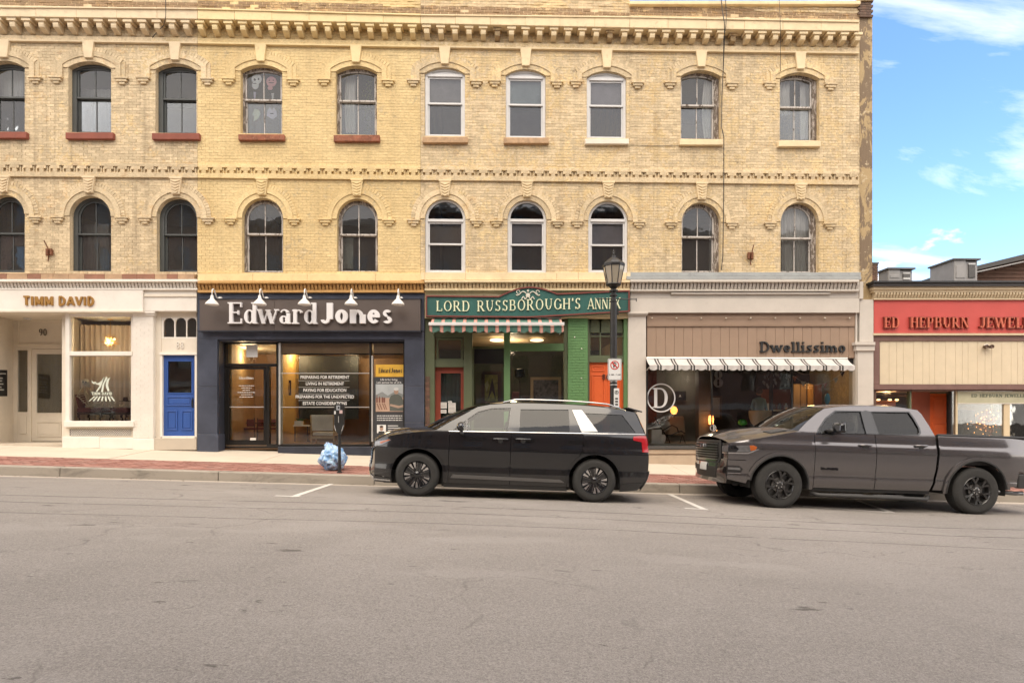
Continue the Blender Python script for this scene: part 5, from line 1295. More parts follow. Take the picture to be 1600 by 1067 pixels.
pe('frame_rail', M_brn, (XE0, XE1, 524, 532.5, FY - .02, FY + .05)); pe('frame_rail', M_brn, (XE0, XE1, 600.6, 608.5, FY - .03, FY + .05)); pe('frame_post', M_brn, (XE0, 1374.5, 532.7, 600.4, FY - .02, FY + .05))
M_board = mat('cream_board', (.60, .50, .345), .6, var=.05, dirt=.08, dirtcol=(.4, .3, .18)); p = 1374.8; i = 0; ws = (14.5, 12, 10.2, 16, 14.5, 10, 8.6, 17.2, 15.5, 10.5, 9)
while p < 1760:
    q = p + ws[i % 11]; pe('board', M_board, (p, q - .3, 532.7, 600.3, FY + .015 - random.uniform(0, .005), FY + .06), bev=.003); p = q; i += 1
sgE = thing('shop_sign', 'raised red letters ED HEPBURN JEWELLERS on the red fascia', 'sign', (AX(1500), FY - .03, AZ(1500, 505)))
M_rl = mat('letter_red_brown', (.52, .12, .06), .5, var=.1); M_rl2 = mat('letter_edge', (.20, .035, .02), .5)
ly = FY - .09
for (tx, p, q) in (('ED', 1381, 1407), ('HEPBURN', 1421.5, 1515), ('JEWELLERS', 1530, 1652)):
    letters(tx, AX(p, ly), AX(q, ly), AZ(p, 512.5, ly), AZ(p, 495, ly), ly, FY - .032, M_rl2, sgE, T=.24, t=.10, serif=1.1, track=.03)
    letters(tx, AX(p, ly) + .012, AX(q, ly) - .01, AZ(p, 512.5, ly) + .012, AZ(p, 495, ly) - .012, ly - .012, ly - .001, M_rl, sgE, T=.15, t=.05, serif=.9, track=.05)
fld = thing('floodlight', 'small twin bronze floodlight on the cream boards', 'floodlight', (AX(1541.5), FY - .02, AZ(1541, 542)))
x_, z_ = at(1541.5, 541.5, FY - .03); MB().lathe([(0, -.05), (.06, -.045), (.06, 0)], (x_, FY, z_ + .01), 14, 'y').build('base', M_white, fld)
for s_ in (-1, 1):
    o = MB().lathe([(0, .03), (.03, .03), (.05, -.05), (.052, -.09), (.04, -.085), (0, -.08)], (x_ + s_ * .075, FY - .05, z_ - .01), 12, 'y').build('lamp_head', mat('bronze', (.09, .05, .03), .4, metal=.5), fld, smooth=30)
# windows of E
EY = FY + .12
pe('brick_strip', M_dkbrick, (XE0, 1369.3, 609, 735, FY + .02, FY + .3))
pe('window_head', M_brn, (1369.5, XE1, 608.6, 611, EY, EY + .1)); pe('window_post', M_olive, (1421.5, 1424.5, 611, 735, EY - .02, EY + .1))
pane(bldE, 1369.5, 1421.5, 611, 700, EY + .04); pe('stall_riser', M_brn, (1369.5, 1421.5, 700, 735, EY - .04, EY + .1))
door(bldE, 1453, 1480.5, 615, 735, 0, 0, 0, 0, FY + .7, M_orng, glass=False, panels=((1456, 1478, 620, 655), (1456, 1478, 660, 700)))
pe('recess_wall', mat('red_brown_wall', (.34, .09, .05), .7), (1424.6, 1453, 611, 735, FY + .68, FY + .72)); pe('recess_wall', M_black, (1480.5, 1492, 611, 735, FY + .66, FY + .72)); pe('recess_soffit', M_brn, (1424.6, 1494, 608.7, 611, FY + .1, FY + .72))
pe('window_post', M_black, (1486, 1488, 611, 735, EY, EY + .1)); pe('window_post', M_crm, (1494, 1496.5, 611, 735, EY, EY + .12)); pane(bldE, 1496.5, 1760, 611, 700, EY + .04); pane(bldE, 1488, 1494, 611, 700, EY + .04); pe('stall_riser', M_brn, (1486, 1760, 700, 735, EY - .04, EY + .1))
pe('window_post', M_crm, (1569, 1578, 631, 700, EY + .01, EY + .1))
bn = thing('window_banner', 'pale green banner with dark lettering across the jeweller\'s right window', 'banner', (AX(1600), EY, AZ(1600, 621)))
part('banner_board', mat('banner_sage', (.42, .40, .27), .6), bn, (1496.5, 1700, 611.5, 629.5, EY - .015, EY + .0)); letters('ED HEPBURN JEWELLERS', AX(1517, EY), AX(1611, EY), AZ(1560, 620.5, EY), AZ(1560, 615.5, EY), EY - .02, EY - .0155, mat('banner_ink', (.10, .12, .08), .6), bn, T=.2, t=.1, serif=1, track=.06)
part('banner_edge', M_white2, bn, (1496.5, 1700, 629.6, 630.6, EY - .018, EY))
bl = thing('window_lettering', 'small lettering on the jeweller\'s left window glass', 'lettering', (AX(1395), EY, AZ(1395, 618)))
letters('ED HEPBURN JEWELLERS', AX(1381, EY), AX(1419, EY), AZ(1395, 619.5, EY + .03), AZ(1395, 616.5, EY + .03), EY + .030, EY + .038, mat('brown_ink', (.12, .05, .02), .6), bl, T=.22, t=.12, serif=1, track=.08)
# body of E and what stands behind
xa, xb = AX(XE0) + .02, AX(XE1)
mb = MB(); zt = AZ(1480, 447); mb.box(xa + .02, xa + .15, FY + .37, FY + 9, -2.5, zt); mb.build('party_wall', M_dkbrick, bldE)
MB().box(xb - .15, xb, FY + .37, FY + 9, -2.5, zt).build('party_wall', M_dkbrick, bldE)
mb = MB(); mb.box(xa + .15, xb - .15, FY + .37, FY + 9, zt - .35, zt - .1); mb.build('roof', M_dark, bldE)
M_ochr = mat('warm_wall', (.42, .28, .13), .8)
MB().box(xa + .15, xb - .15, FY + 4, FY + 4.1, -2.5, zt - .36).build('room_wall', M_ochr, bldE); MB().box(xa + .15, xb - .15, FY + .37, FY + 4, AZ(1400, 716) - .6, AZ(1400, 716)).build('floor', M_room, bldE)
MB().box(xa + .15, xb - .15, FY + 8.9, FY + 9, -2.5, zt - .36).build('rear_wall', M_dkbrick, bldE)
MB().box(AX(1482, FY + .7), AX(1482, FY + .7) + .08, FY + .7, FY + 4, -1, zt - .36).build('partition', M_dark, bldE)
# ------------------------------------------------------------------ roofs behind the low shop
HYY = 21.0
M_hv = mat('hvac_grey', (.27, .26, .25), .6, var=.08, dirt=.2, dirtcol=(.12, .11, .1))
M_hvd = mat('hvac_dark', (.10, .095, .09), .6)
def hvac(label, x0, x1, y0, y1, split, Y, tilt=0):
    h = thing('rooftop_unit', label, 'air conditioner', (AX((x0 + x1) / 2, Y), Y, AZ((x0 + x1) / 2, y1, Y)), 'rooftop air handling units')
    a = at(split, y0, Y); b = at(x1, y1, Y); D = Y * ((split - 775) / (x0 - 775) - 1); s = (a[0] + b[0]) / 2
    MB().box(a[0], s - .01, Y, Y + D, b[1], a[1]).build('cabinet', M_hv, h, bev=.02)
    MB().box(s + .01, b[0], Y + .05, Y + D, b[1], a[1] - .02).build('cabinet', M_hv, h, bev=.02)
    MB().box(a[0] - .05, b[0] + .05, Y - .05, Y + D + .05, a[1] + .002, a[1] + .06).build('lid', M_hvd, h)
    n = 6; w = (b[0] - s - .2) / n
    for i in range(n): MB().box(s + .1 + i * w, s + .1 + (i + .75) * w, Y + .01, Y + .05, b[1] + .15, a[1] - .15).build('louvre', M_hvd, h)
    MB().box(a[0] + .06, s - .06, Y - .02, Y, b[1] + .12, a[1] - .2).build('access_panel', M_hv, h, bev=.01)
    MB().box(b[0] - .35, b[0] - .1, Y + .02, Y + .045, a[1] - .35, a[1] - .1).build('rating_plate', M_vinyl, h)
    MB().box(a[0], b[0], Y + .1, Y + max(.2, D - .1), b[1] - 1.4, b[1] - .002).build('base_frame', M_hvd, h)
    return h
hvac('low wide grey rooftop unit beside the brick chimney', 1372, 1427, 421, 440, 1388, HYY)
hvac('taller grey rooftop unit in front of the sloping roof', 1452, 1529, 406.5, 440, 1491, HYY)
ch = thing('chimney', 'small red brick chimney stub behind the rendered corner', 'chimney', (AX(1368, 19), 19, AZ(1368, 440, 19)))
a = at(1363, 412.5, 19); b = at(1372, 445, 19); z = b[1]; k = 0
MB().box(a[0] + .02, b[0] - .02, 19.02, 19.5, b[1] - 1.5, a[1]).build('core', M_mort['buff'], ch)
while z < a[1] - .05:
    x = a[0] - (k % 2) * .1
    while x < b[0] - .01:
        p, q = max(x, a[0]), min(x + .2, b[0]); x += .208
        if q - p > .02: MB().box(p, q, 19, 19.1, z + .004, z + .066).build('brick', M_dkbrick, ch)
    z += .075; k += 1
MB().box(a[0] - .02, b[0] + .02, 18.98, 19.5, a[1], a[1] + .05).build('cap', M_hvd, ch)
# sloping roof of the hall behind
BYY = 24.0
fb_ = thing('hall_building', 'brown clad hall with a dark sloping roof behind the jeweller\'s', 'building', (AX(1560, BYY), BYY, AZ(1560, 440, BYY)))
M_clad = mat('brown_cladding', (.17, .085, .05), .7, var=.15)
p0 = at(1452, 440, BYY); p1 = at(1990, 318, BYY)
q0 = at(1452, 434.5, BYY); q1 = at(1990, 303, BYY)
base = -1.0
mb = MB(); mb.prism([(p0[0] + 1, base), (p1[0], base), (p1[0], p1[1]), (p0[0], p0[1])], BYY + .3, BYY + 10); mb.build('wall', M_clad, fb_)
for i in range(26):      # clapboards
    z = AZ(1560, 440, BYY) - .1 + i * .16
    xs0 = p0[0] + (z + .14 - p0[1]) / (p1[1] - p0[1]) * (p1[0] - p0[0]); xs0 = max(xs0, p0[0])
    if xs0 < p1[0]: MB().prism_x([(BYY + .24, z), (BYY + .3, z), (BYY + .3, z + .155), (BYY + .28, z + .155)], xs0, p1[0]).build('clapboard', M_clad, fb_)
mb = MB(); mb.prism([(p0[0], p0[1]), (p1[0], p1[1]), (q1[0], q1[1]), (q0[0], q0[1])], BYY - .5, BYY + 10); mb.build('roof', mat('dark_metal_roof', (.055, .05, .045), .45, metal=.3), fb_)
m0, m1 = at(1465, 439, BYY - .5), at(1990, 322.5, BYY - .5); MB().tube([(m0[0], BYY - .52, m0[1]), (m1[0], BYY - .52, m1[1])], .03, 6).build('gutter_edge', M_hv, fb_)

# ------------------------------------------------------------------ the other side of the street, seen only in glass and paint
M_opp = brickmat('brick_opposite', (.23, .13, .095), (.3, .2, .13), .3, .3)
M_oppst = mat('pale_stone', (.40, .36, .30), .8)
for k, (xa, xb, h, lb) in enumerate(((-42, -20, 16.5, 'red brick block across the street, far left'), (-19.9, -5, 15, 'red brick block across the street, left'), (-4.9, 11, 16.5, 'red brick block across the street, behind the camera'), (11.1, 30, 15.5, 'red brick block across the street, right'))):
    ob = thing('brick_building', lb, 'building', ((xa + xb) / 2, -10, 0)); Yb = -9.0; z0 = -GR * (xa + xb) / 2 - .6
    wins_ = []; n = int((xb - xa) / 2.6)
    for i in range(n):
        xc = xa + (i + .5) * (xb - xa) / n
        for zz_ in (4.6, 7.8, 11.0, 14.2, 17.4, 20.6): 
            if zz_ + 2.1 < h: wins_.append([(xc - .55, z0 + zz_), (xc + .55, z0 + zz_), (xc + .55, z0 + zz_ + 2.0), (xc - .55, z0 + zz_ + 2.0)])
        wins_.append([(xc - .9, z0 + .9), (xc + .9, z0 + .9), (xc + .9, z0 + 3.1), (xc - .9, z0 + 3.1)])
    V, F = region([[(xa, z0), (xb, z0), (xb, z0 + h), (xa, z0 + h)]], wins_)
    mb = MB(); mb.plate(V, [tuple(reversed(f)) for f in F], Yb, Yb - .3); mb.build('wall', M_opp, ob)
    MB().box(xa, xb, Yb - .1, Yb + .3, z0 + h, z0 + h + .35).build('cornice', M_oppst, ob); MB().box(xa, xb, Yb, Yb + .1, z0 + 3.3, z0 + 3.7).build('fascia', M_oppst, ob)
    MB().box(xa, xb, Yb - 8, Yb - .31, z0 - 1, z0 + h - .2).build('core', M_dark, ob)
    for w_ in wins_: MB().box(w_[0][0], w_[1][0], Yb - .2, Yb - .19, w_[0][1], w_[2][1]).build('window', G_up, ob)

# the next building up the street, just outside the picture
nb_ = thing('brick_building', 'plain brown brick building beyond the left end of the row', 'building', (-20, FY, 0))
xa_, xb_ = AX(-70) - 9, AX(-70) - .03; zt_ = AZ(0, 40); ws_ = [arch(xa_ + 1.0 + i * 2.2, xa_ + 2.1 + i * 2.2, z_, z_ + 1.5, z_ + 1.8, 8) for i in range(4) for z_ in (5.2, 8.4)] + [[(xa_ + .8 + i * 4.2, 1.2), (xa_ + 4.2 + i * 4.2, 1.2), (xa_ + 4.2 + i * 4.2, 3.6), (xa_ + .8 + i * 4.2, 3.6)] for i in range(2)]
V, F = region([[(xa_, 0), (xb_, 0), (xb_, zt_), (xa_, zt_)]], ws_); MB().plate(V, F, FY, FY + .35).build('wall', M_opp, nb_)
for w_ in ws_: V, F = region([w_]); MB().plate(V, F, FY + .15, FY + .16).build('window', G_up2, nb_)
MB().box(xa_, xb_, FY - .25, FY + .3, zt_, zt_ + .4).build('cornice', M_oppst, nb_); MB().box(xa_, xb_, FY - .12, FY - .002, 3.9, 4.4).build('fascia', M_oppst, nb_); MB().box(xa_, xb_, FY + .8, FY + 8, 0, zt_).build('core', M_dark, nb_)
# ------------------------------------------------------------------ vehicles: panels cut from smooth body surfaces
def smooth_curve(pts):
    xs = [p[0] for p in pts]; ys = [p[1] for p in pts]; n = len(pts); m = []
    for i in range(n):
        if i == 0: m.append((ys[1] - ys[0]) / (xs[1] - xs[0]))
        elif i == n - 1: m.append((ys[-1] - ys[-2]) / (xs[-1] - xs[-2]))
        else:
            a = (ys[i] - ys[i - 1]) / (xs[i] - xs[i - 1]); b = (ys[i + 1] - ys[i]) / (xs[i + 1] - xs[i]); m.append(0 if a * b <= 0 and 0 else (a + b) / 2)
    def f(x):
        if x <= xs[0]: return ys[0] + m[0] * (x - xs[0])
        if x >= xs[-1]: return ys[-1] + m[-1] * (x - xs[-1])
        for i in range(n - 1):
            if x <= xs[i + 1]: break
        h = xs[i + 1] - xs[i]; t = (x - xs[i]) / h
        return (2 * t ** 3 - 3 * t * t + 1) * ys[i] + (t ** 3 - 2 * t * t + t) * h * m[i] + (-2 * t ** 3 + 3 * t * t) * ys[i + 1] + (t ** 3 - t * t) * h * m[i + 1]
    return f
def densify(poly, d):
    out = []
    for i in range(len(poly)):
        a, b = Vector(poly[i]), Vector(poly[(i + 1) % len(poly)]); n = max(1, int((b - a).length / d))
        for k in range(n): out.append(tuple(a + (b - a) * k / n))
    return out
def arc(cx, cz, r, a0, a1, n=20): return [(cx + r * cos(R(a0 + (a1 - a0) * i / n)), cz + r * sin(R(a0 + (a1 - a0) * i / n))) for i in range(n + 1)]
def surf(name, poly, fn, m, parent, th=.012, g=.06, holes=(), lift=0.0, ref=None, extra=None):
    """a panel: 2-D outline carried onto the surface fn(a, b) -> point, with turned-in edges and true surface normals"""
    op = [densify(poly, g)]; hp = [densify(h, g) for h in holes]
    xs_ = [p[0] for p in poly]; zs_ = [p[1] for p in poly]; pts = []
    segs = []
    for pl in op + hp:
        for i in range(len(pl)): segs.append((Vector(pl[i]), Vector(pl[(i + 1) % len(pl)])))
    x = min(xs_) + g * .5
    while x < max(xs_):
        z = min(zs_) + g * .5
        while z < max(zs_):
            p = Vector((x, z)); ok = True
            for a, b in segs:
                if abs(a.x - x) > g * 1.5 and abs(b.x - x) > g * 1.5: continue
                ab_ = b - a; t = max(0, min(1, (p - a).dot(ab_) / max(1e-9, ab_.length_squared)))
                if (a + ab_ * t - p).length < g * .45: ok = False; break
            if ok: pts.append((x, z))
            z += g
        x += g
    V, F = region(op, hp, pts)
    e = .004; P = []; N = []
    for p in V:
        a, b = p[0], p[1]; c = Vector(fn(a, b)); du = Vector(fn(a + e, b)) - Vector(fn(a - e, b)); dv = Vector(fn(a, b + e)) - Vector(fn(a, b - e))
        n = du.cross(dv)
        if n.length < 1e-12: n = Vector((0, 0, 1))
        n.normalize(); P.append(c); N.append(n)
    # orientation: outward from the middle of the car
    ctr = ref if ref else Vector((1.5, 0, .7)); s_ = sum((P[i] - ctr).dot(N[i]) for i in range(len(P)))
    if s_ < 0: N = [-n for n in N]
    P = [p + n * lift for p, n in zip(P, N)]
    # face winding
    nf = 0
    for f in F[:50]:
        a, b, c = P[f[0]], P[f[1]], P[f[2]]; nf += 1 if (b - a).cross(c - a).dot(N[f[0]]) > 0 else -1
    if nf < 0: F = [tuple(reversed(f)) for f in F]
    k = len(P); rm = rim(F); vs_ = list(P); fs_ = list(F); nl = [[N[i] for i in f] for f in F]
    idx = {}
    for a, b in rm:
        for q in (a, b):
            if q not in idx: idx[q] = len(vs_); vs_ += [P[q], P[q] - N[q] * th]
        A, B = idx[a], idx[b]; f = (A, A + 1, B + 1, B); pn = (vs_[B] - vs_[A]).cross(N[a]).normalized(); fs_.append(f); nl.append([pn] * 4)
    me = bpy.data.meshes.new(name); me.from_pydata([tuple(v) for v in vs_], [], fs_); me.shade_smooth()
    flat = [tuple(n) for f in nl for n in f]
    me.normals_split_custom_set(flat)
    o = mobj(name, me, m); o.parent = parent
    if extra:
        for a, b in extra.items(): o[a] = b
    return o
def sub(o, parent): o.parent = parent; return o
M_tyre = mat('tyre_rubber', (.026, .025, .023), .85, var=.15, dirt=.15, dirtcol=(.12, .1, .085), scale=9, bump=.2, bscale=90)
M_plas = mat('dark_trim_plastic', (.028, .027, .026), .6, var=.1, dirt=.2, dirtcol=(.09, .08, .07))
M_gloss = mat('gloss_black_trim', (.008, .008, .009), .12, coat=.6)
M_chrome = mat('bright_metal', (.62, .61, .60), .22, metal=.9, var=.03)
M_seat = mat('seat_leather', (.055, .052, .05), .55)
G_tint = glassmat('privacy_glass', (.12, .125, .135), .45, .02)
G_car = glassmat('car_glass', (.68, .76, .74), .5, .02)
M_amber = mat('amber_lens', (.34, .085, .02), .15, coat=.5); M_redl = mat('red_lens', (.34, .012, .018), .12, coat=.8)
M_lamp = mat('lamp_chrome', (.22, .22, .225), .2, metal=.6, var=.2, scale=20); M_under = mat('underbody', (.02, .019, .018), .9)
M_plate = mat('number_plate', (.62, .62, .60), .4)
def carpaint(name, base, flake, metal):
    m, t, b = newmat(name); g = NT(t); co = g.coord()
    n = g.noise(co, 3, 5); low = g.n('ShaderNodeSeparateXYZ', {0: co}).outputs[2]
    dust = g.math('MULTIPLY', g.ramp(g.math('ADD', low, g.math('MULTIPLY', n, .5)), .95, .45), .09)
    c = g.mix(dust, c4(base), (.13, .115, .098, 1)); t.links.new(c, b.inputs['Base Color'])
    b.inputs['Metallic'].default_value = metal; b.inputs['Coat Weight'].default_value = .9; b.inputs['Coat Roughness'].default_value = .03
    t.links.new(g.math('ADD', .17, g.math('MULTIPLY', dust, 1.2)), b.inputs['Roughness']); 
    t.links.new(g.bump(g.noise(co, 1.6, 2, .4), .12, .03), b.inputs['Coat Normal'])
    return m
P_van = carpaint('black_car_paint', (.010, .010, .011), 0, .2)
P_ram = carpaint('grey_car_paint', (.150, .140, .140), 0, .8)

def wheel(car, x, s, yo, r, rr, w, style, rot=0):
    W_ = bpy.data.objects.new('wheel', None); COL.objects.link(W_); W_.parent = car; W_.location = (x, s * yo, r)
    W_.rotation_euler = (0, R(rot), 0 if s < 0 else pi)
    key = style
    if key not in wheel.cache:
        L = []
        pr = [(rr, .01), (rr + .008, -.006), (rr + .03, -.004), (rr + (r - rr) * .55, -.016), (r - .03, -.002), (r - .008, .022), (r, .045), (r, w - .045), (r - .008, w - .02), (r - .03, w), (rr, w - .01)]
        mb = MB().lathe(pr, n=56, axis='y'); me = mb.build('tyre', M_tyre, smooth=38); L.append(me)
        tr = MB()
        nt_ = 70
        for i in range(nt_):
            a = 2 * pi * i / nt_
            for (y0, y1, sh) in ((.03, w * .30, 0), (w * .36, w * .64, .5), (w * .70, w - .03, 0)):
                a_ = a + sh * 2 * pi / nt_; q = [(a_, y0), (a_ + 2 * pi / nt_ * .72, y0), (a_ + 2 * pi / nt_ * .9, y1), (a_ + .2 * 2 * pi / nt_, y1)]
                tr.add([((r + h) * cos(b), y, (r + h) * sin(b)) for h in (-.004, .005) for b, y in q], [(4, 5, 6, 7), (0, 1, 5, 4), (1, 2, 6, 5), (2, 3, 7, 6), (3, 0, 4, 7)])
        L.append(tr.build('tread', M_tyre, kind='stuff'))
        rim_m = M_gloss if style == 'van' else mat('black_alloy', (.022, .021, .020), .3, coat=.4)
        mb = MB().lathe([(rr + .004, .002), (rr - .006, -.008), (rr - .016, .004), (rr - .03, .04), (rr - .045, w - .02)], n=48, axis='y'); mb.lathe([(0, .075), (rr - .03, .075)], n=40, axis='y')
        L.append(mb.build('rim', rim_m, smooth=35))
        L.append(MB().lathe([(.0, .04), (.13, .04), (.13, .06)], n=30, axis='y').build('brake_disc', mat('brake_iron', (.10, .095, .09), .5, metal=.5)))
        sp = MB(); sv = MB()
        def blade(mbx, a0, w0, w1, r0, r1, y0, y1, dep=.03, a1=None):
            a1 = a0 if a1 is None else a1
            q = [(r0, a0 - w0), (r1, a1 - w1), (r1, a1 + w1), (r0, a0 + w0)]
            pts = [(rad * cos(R(a)), y, rad * sin(R(a))) for (rad, a), y in zip(q, (y0, y1, y1, y0))]
            mbx.add(pts + [(p[0], p[1] + dep, p[2]) for p in pts], [(0, 1, 2, 3), (7, 6, 5, 4), (0, 4, 5, 1), (1, 5, 6, 2), (2, 6, 7, 3), (3, 7, 4, 0)])
        if style == 'van':
            for k in range(5):
                A = 72 * k + 18
                blade(sp, A, 20, 14, .055, rr - .02, .012, .004, .03)
                blade(sv, A + 27, 3.4, 6.2, .12, rr - .014, .010, -.002, .03, A + 25); blade(sv, A - 27, 3.4, 6.2, .12, rr - .014, .010, -.002, .03, A - 25)
                blade(sv, A + 17.5, .8, .6, .06, rr - .03, .008, .0, .012, A + 12); blade(sv, A - 17.5, .8, .6, .06, rr - .03, .008, .0, .012, A - 12)
                blade(sp, A + 36, 9, 7, .05, .15, .02, .018, .03)
            sp.lathe([(0, -.004), (.03, -.002), (.058, .01), (.066, .03)], n=20, axis='y')
            L.append(sp.build('spokes', M_gloss)); L.append(sv.build('bright_spokes', M_chrome))
        else:
            for k in range(6):
                A = 60 * k + 30
                blade(sp, A, 12, 5.5, .07, .15, .022, .004, .045); 
                blade(sp, A, 6, 5, .14, rr - .012, .004, -.006, .035, A + 12); blade(sp, A, 6, 5, .14, rr - .012, .0042, -.0058, .035, A - 12)
                for q in (0,): sv.lathe([(0, .0), (.011, .0), (.012, .012)], (.052 * cos(R(A)), .004, .052 * sin(R(A))), 8, 'y')
            sp.lathe([(0, .004), (.036, .004), (.045, .012), (.08, .022), (.085, .06)], n=24, axis='y')
            L.append(sp.build('spokes', rim_m)); L.append(sv.build('wheel_nuts', M_chrome))
        wheel.cache[key] = L
        for o in L: o.parent = W_
    else:
        for o in wheel.cache[key]:
            c = o.copy(); COL.objects.link(c); c.parent = W_
    return W_
wheel.cache = {}

class Car:
    def __init__(s, root, fv, tf, tr, zs, zb, zr, xj, xf, xjr, rb, paint, ws):
        s.root = root; s.fv = fv; s.tf = tf; s.tr = tr; s.zs = zs; s.zb = zb; s.zr = zr; s.xj = xj; s.xf = xf; s.xjr = xjr; s.rb = rb; s.paint = paint; s.ws = ws
    def Y(s, x, z): return s.fv(z) - s.tf(x) - s.tr(x)
    def side(s, sg, lift=0): return lambda x, z: (x, sg * (s.Y(x, z) + lift), z)
    def front(s, t, z):
        yj = s.Y(s.xj, z); xf = s.xf(z); return (xf + (s.xj - xf) * abs(t) ** 2.2, t * yj, z)
    def rear(s, t, z):
        x = s.xjr(z); return (x + s.rb * (1 - abs(t) ** 2.2), t * s.Y(x, z), z)
    def hood(s, t, v, crown_=None):
        xe = s.xj + (s.ws[0][0] - s.xj) * v; b0 = s.xj - s.xf(s.zs(s.xj)); b = b0 + (s.ws[2] - b0) * v; z0 = s.zs(xe)
        rise = s.hr0 + (s.hr1 - s.hr0) * v + s.hr2 * sin(pi * min(1, max(0, v)))
        k = abs(t); f = 1 - k ** 3.5
        if s.bulge: f += s.bulge * (1 / (1 + math.exp((k - .55) * 26))) * sin(pi * min(1, max(0, v * .8 + .2)))
        return (xe - b * (1 - k ** 2.2), t * s.Y(xe, z0), z0 + rise * f)
    def wind(s, t, u):
        (x0, z0), (x1, z1), b0, b1 = s.ws; x = x0 + (x1 - x0) * u; z = z0 + (z1 - z0) * u + s.wc * sin(pi * min(1, max(0, u))); y = s.Y(x, z); b = b0 + (b1 - b0) * u; k = 1 - abs(t) ** 2.2
        r0, r1 = s.wr
        return (x - b * k, t * y, z + (r0 + (r1 - r0) * u) * k)
    def roof(s, t, x):
        z = s.zr(x); k = abs(t); xs0 = s.ws[1][0]; xe = s.roof_end; u = max(0, min(1, (x - xs0) / (xe - xs0)))
        b = s.ws[3] * (1 - u) ** 2; return (x - b * (1 - k ** 2.2), t * s.Y(x, z), z + (s.wr[1] + (s.rc - s.wr[1]) * sin(pi * u * .5 if u < 1 else pi / 2)) * (1 - k ** 2.6))
RT = [(-1, 0), (1, 0), (1, 1), (-1, 1)]
def both(fn):
    for sg in (-1, 1): fn(sg)

# ---------- black minivan
vf = gp(650, 774); VY = 10.28; VX = AX(650, VY)
van = thing('minivan', 'black minivan parked in front of the green shopfront', 'minivan', (VX, VY + .975, road_z(VX, VY + .4)), 'vehicles parked along the kerb')
van.rotation_euler = (R(-1.2), math.atan(GR + .0065) , 0)
q = lambda u, v: ((u - 312) / 304.5, (592 + (u - 312) * .0277 - v) / 304.5)
C1 = Car(van, smooth_curve([(.16, .90), (.3, .945), (.42, .968), (.50, .966), (.58, .964), (.68, .978), (.80, .987), (.88, .988), (.94, .972), (1.02, .961), (1.12, .948), (1.19, .925), (1.35, .868), (1.5, .805), (1.62, .745), (1.70, .69)]),
         lambda x: .42 * max(0, (.25 - x) / 1.18) ** 2.6, lambda x: .17 * max(0, (x - 3.1) / 1.0) ** 2.2,
         smooth_curve([(-.80, .93), (-.6, 1.01), (-.25, 1.085), (.30, 1.16)]), lambda x: 1.16 + (x - .3) * .015,
         smooth_curve([(1.24, 1.655), (1.6, 1.695), (2.2, 1.71), (2.8, 1.705), (3.4, 1.67), (3.84, 1.61)]),
         -.80, smooth_curve([(.18, -.88), (.26, -.94), (.36, -.985), (.50, -.975), (.62, -.96), (.80, -.95), (.93, -.90)]),
         smooth_curve([(.2, 3.90), (.35, 4.0), (.5, 4.06), (.66, 4.07), (.9, 4.06), (1.2, 4.01), (1.4, 3.93), (1.61, 3.84)]), .13, P_van,
         ((.30, 1.16), (1.24, 1.655), .30, .12))
C1.hr0, C1.hr1, C1.hr2, C1.bulge, C1.wr, C1.wc, C1.rc, C1.roof_end = .05, .06, .035, 0, (.055, .055), .055, .055, 3.84
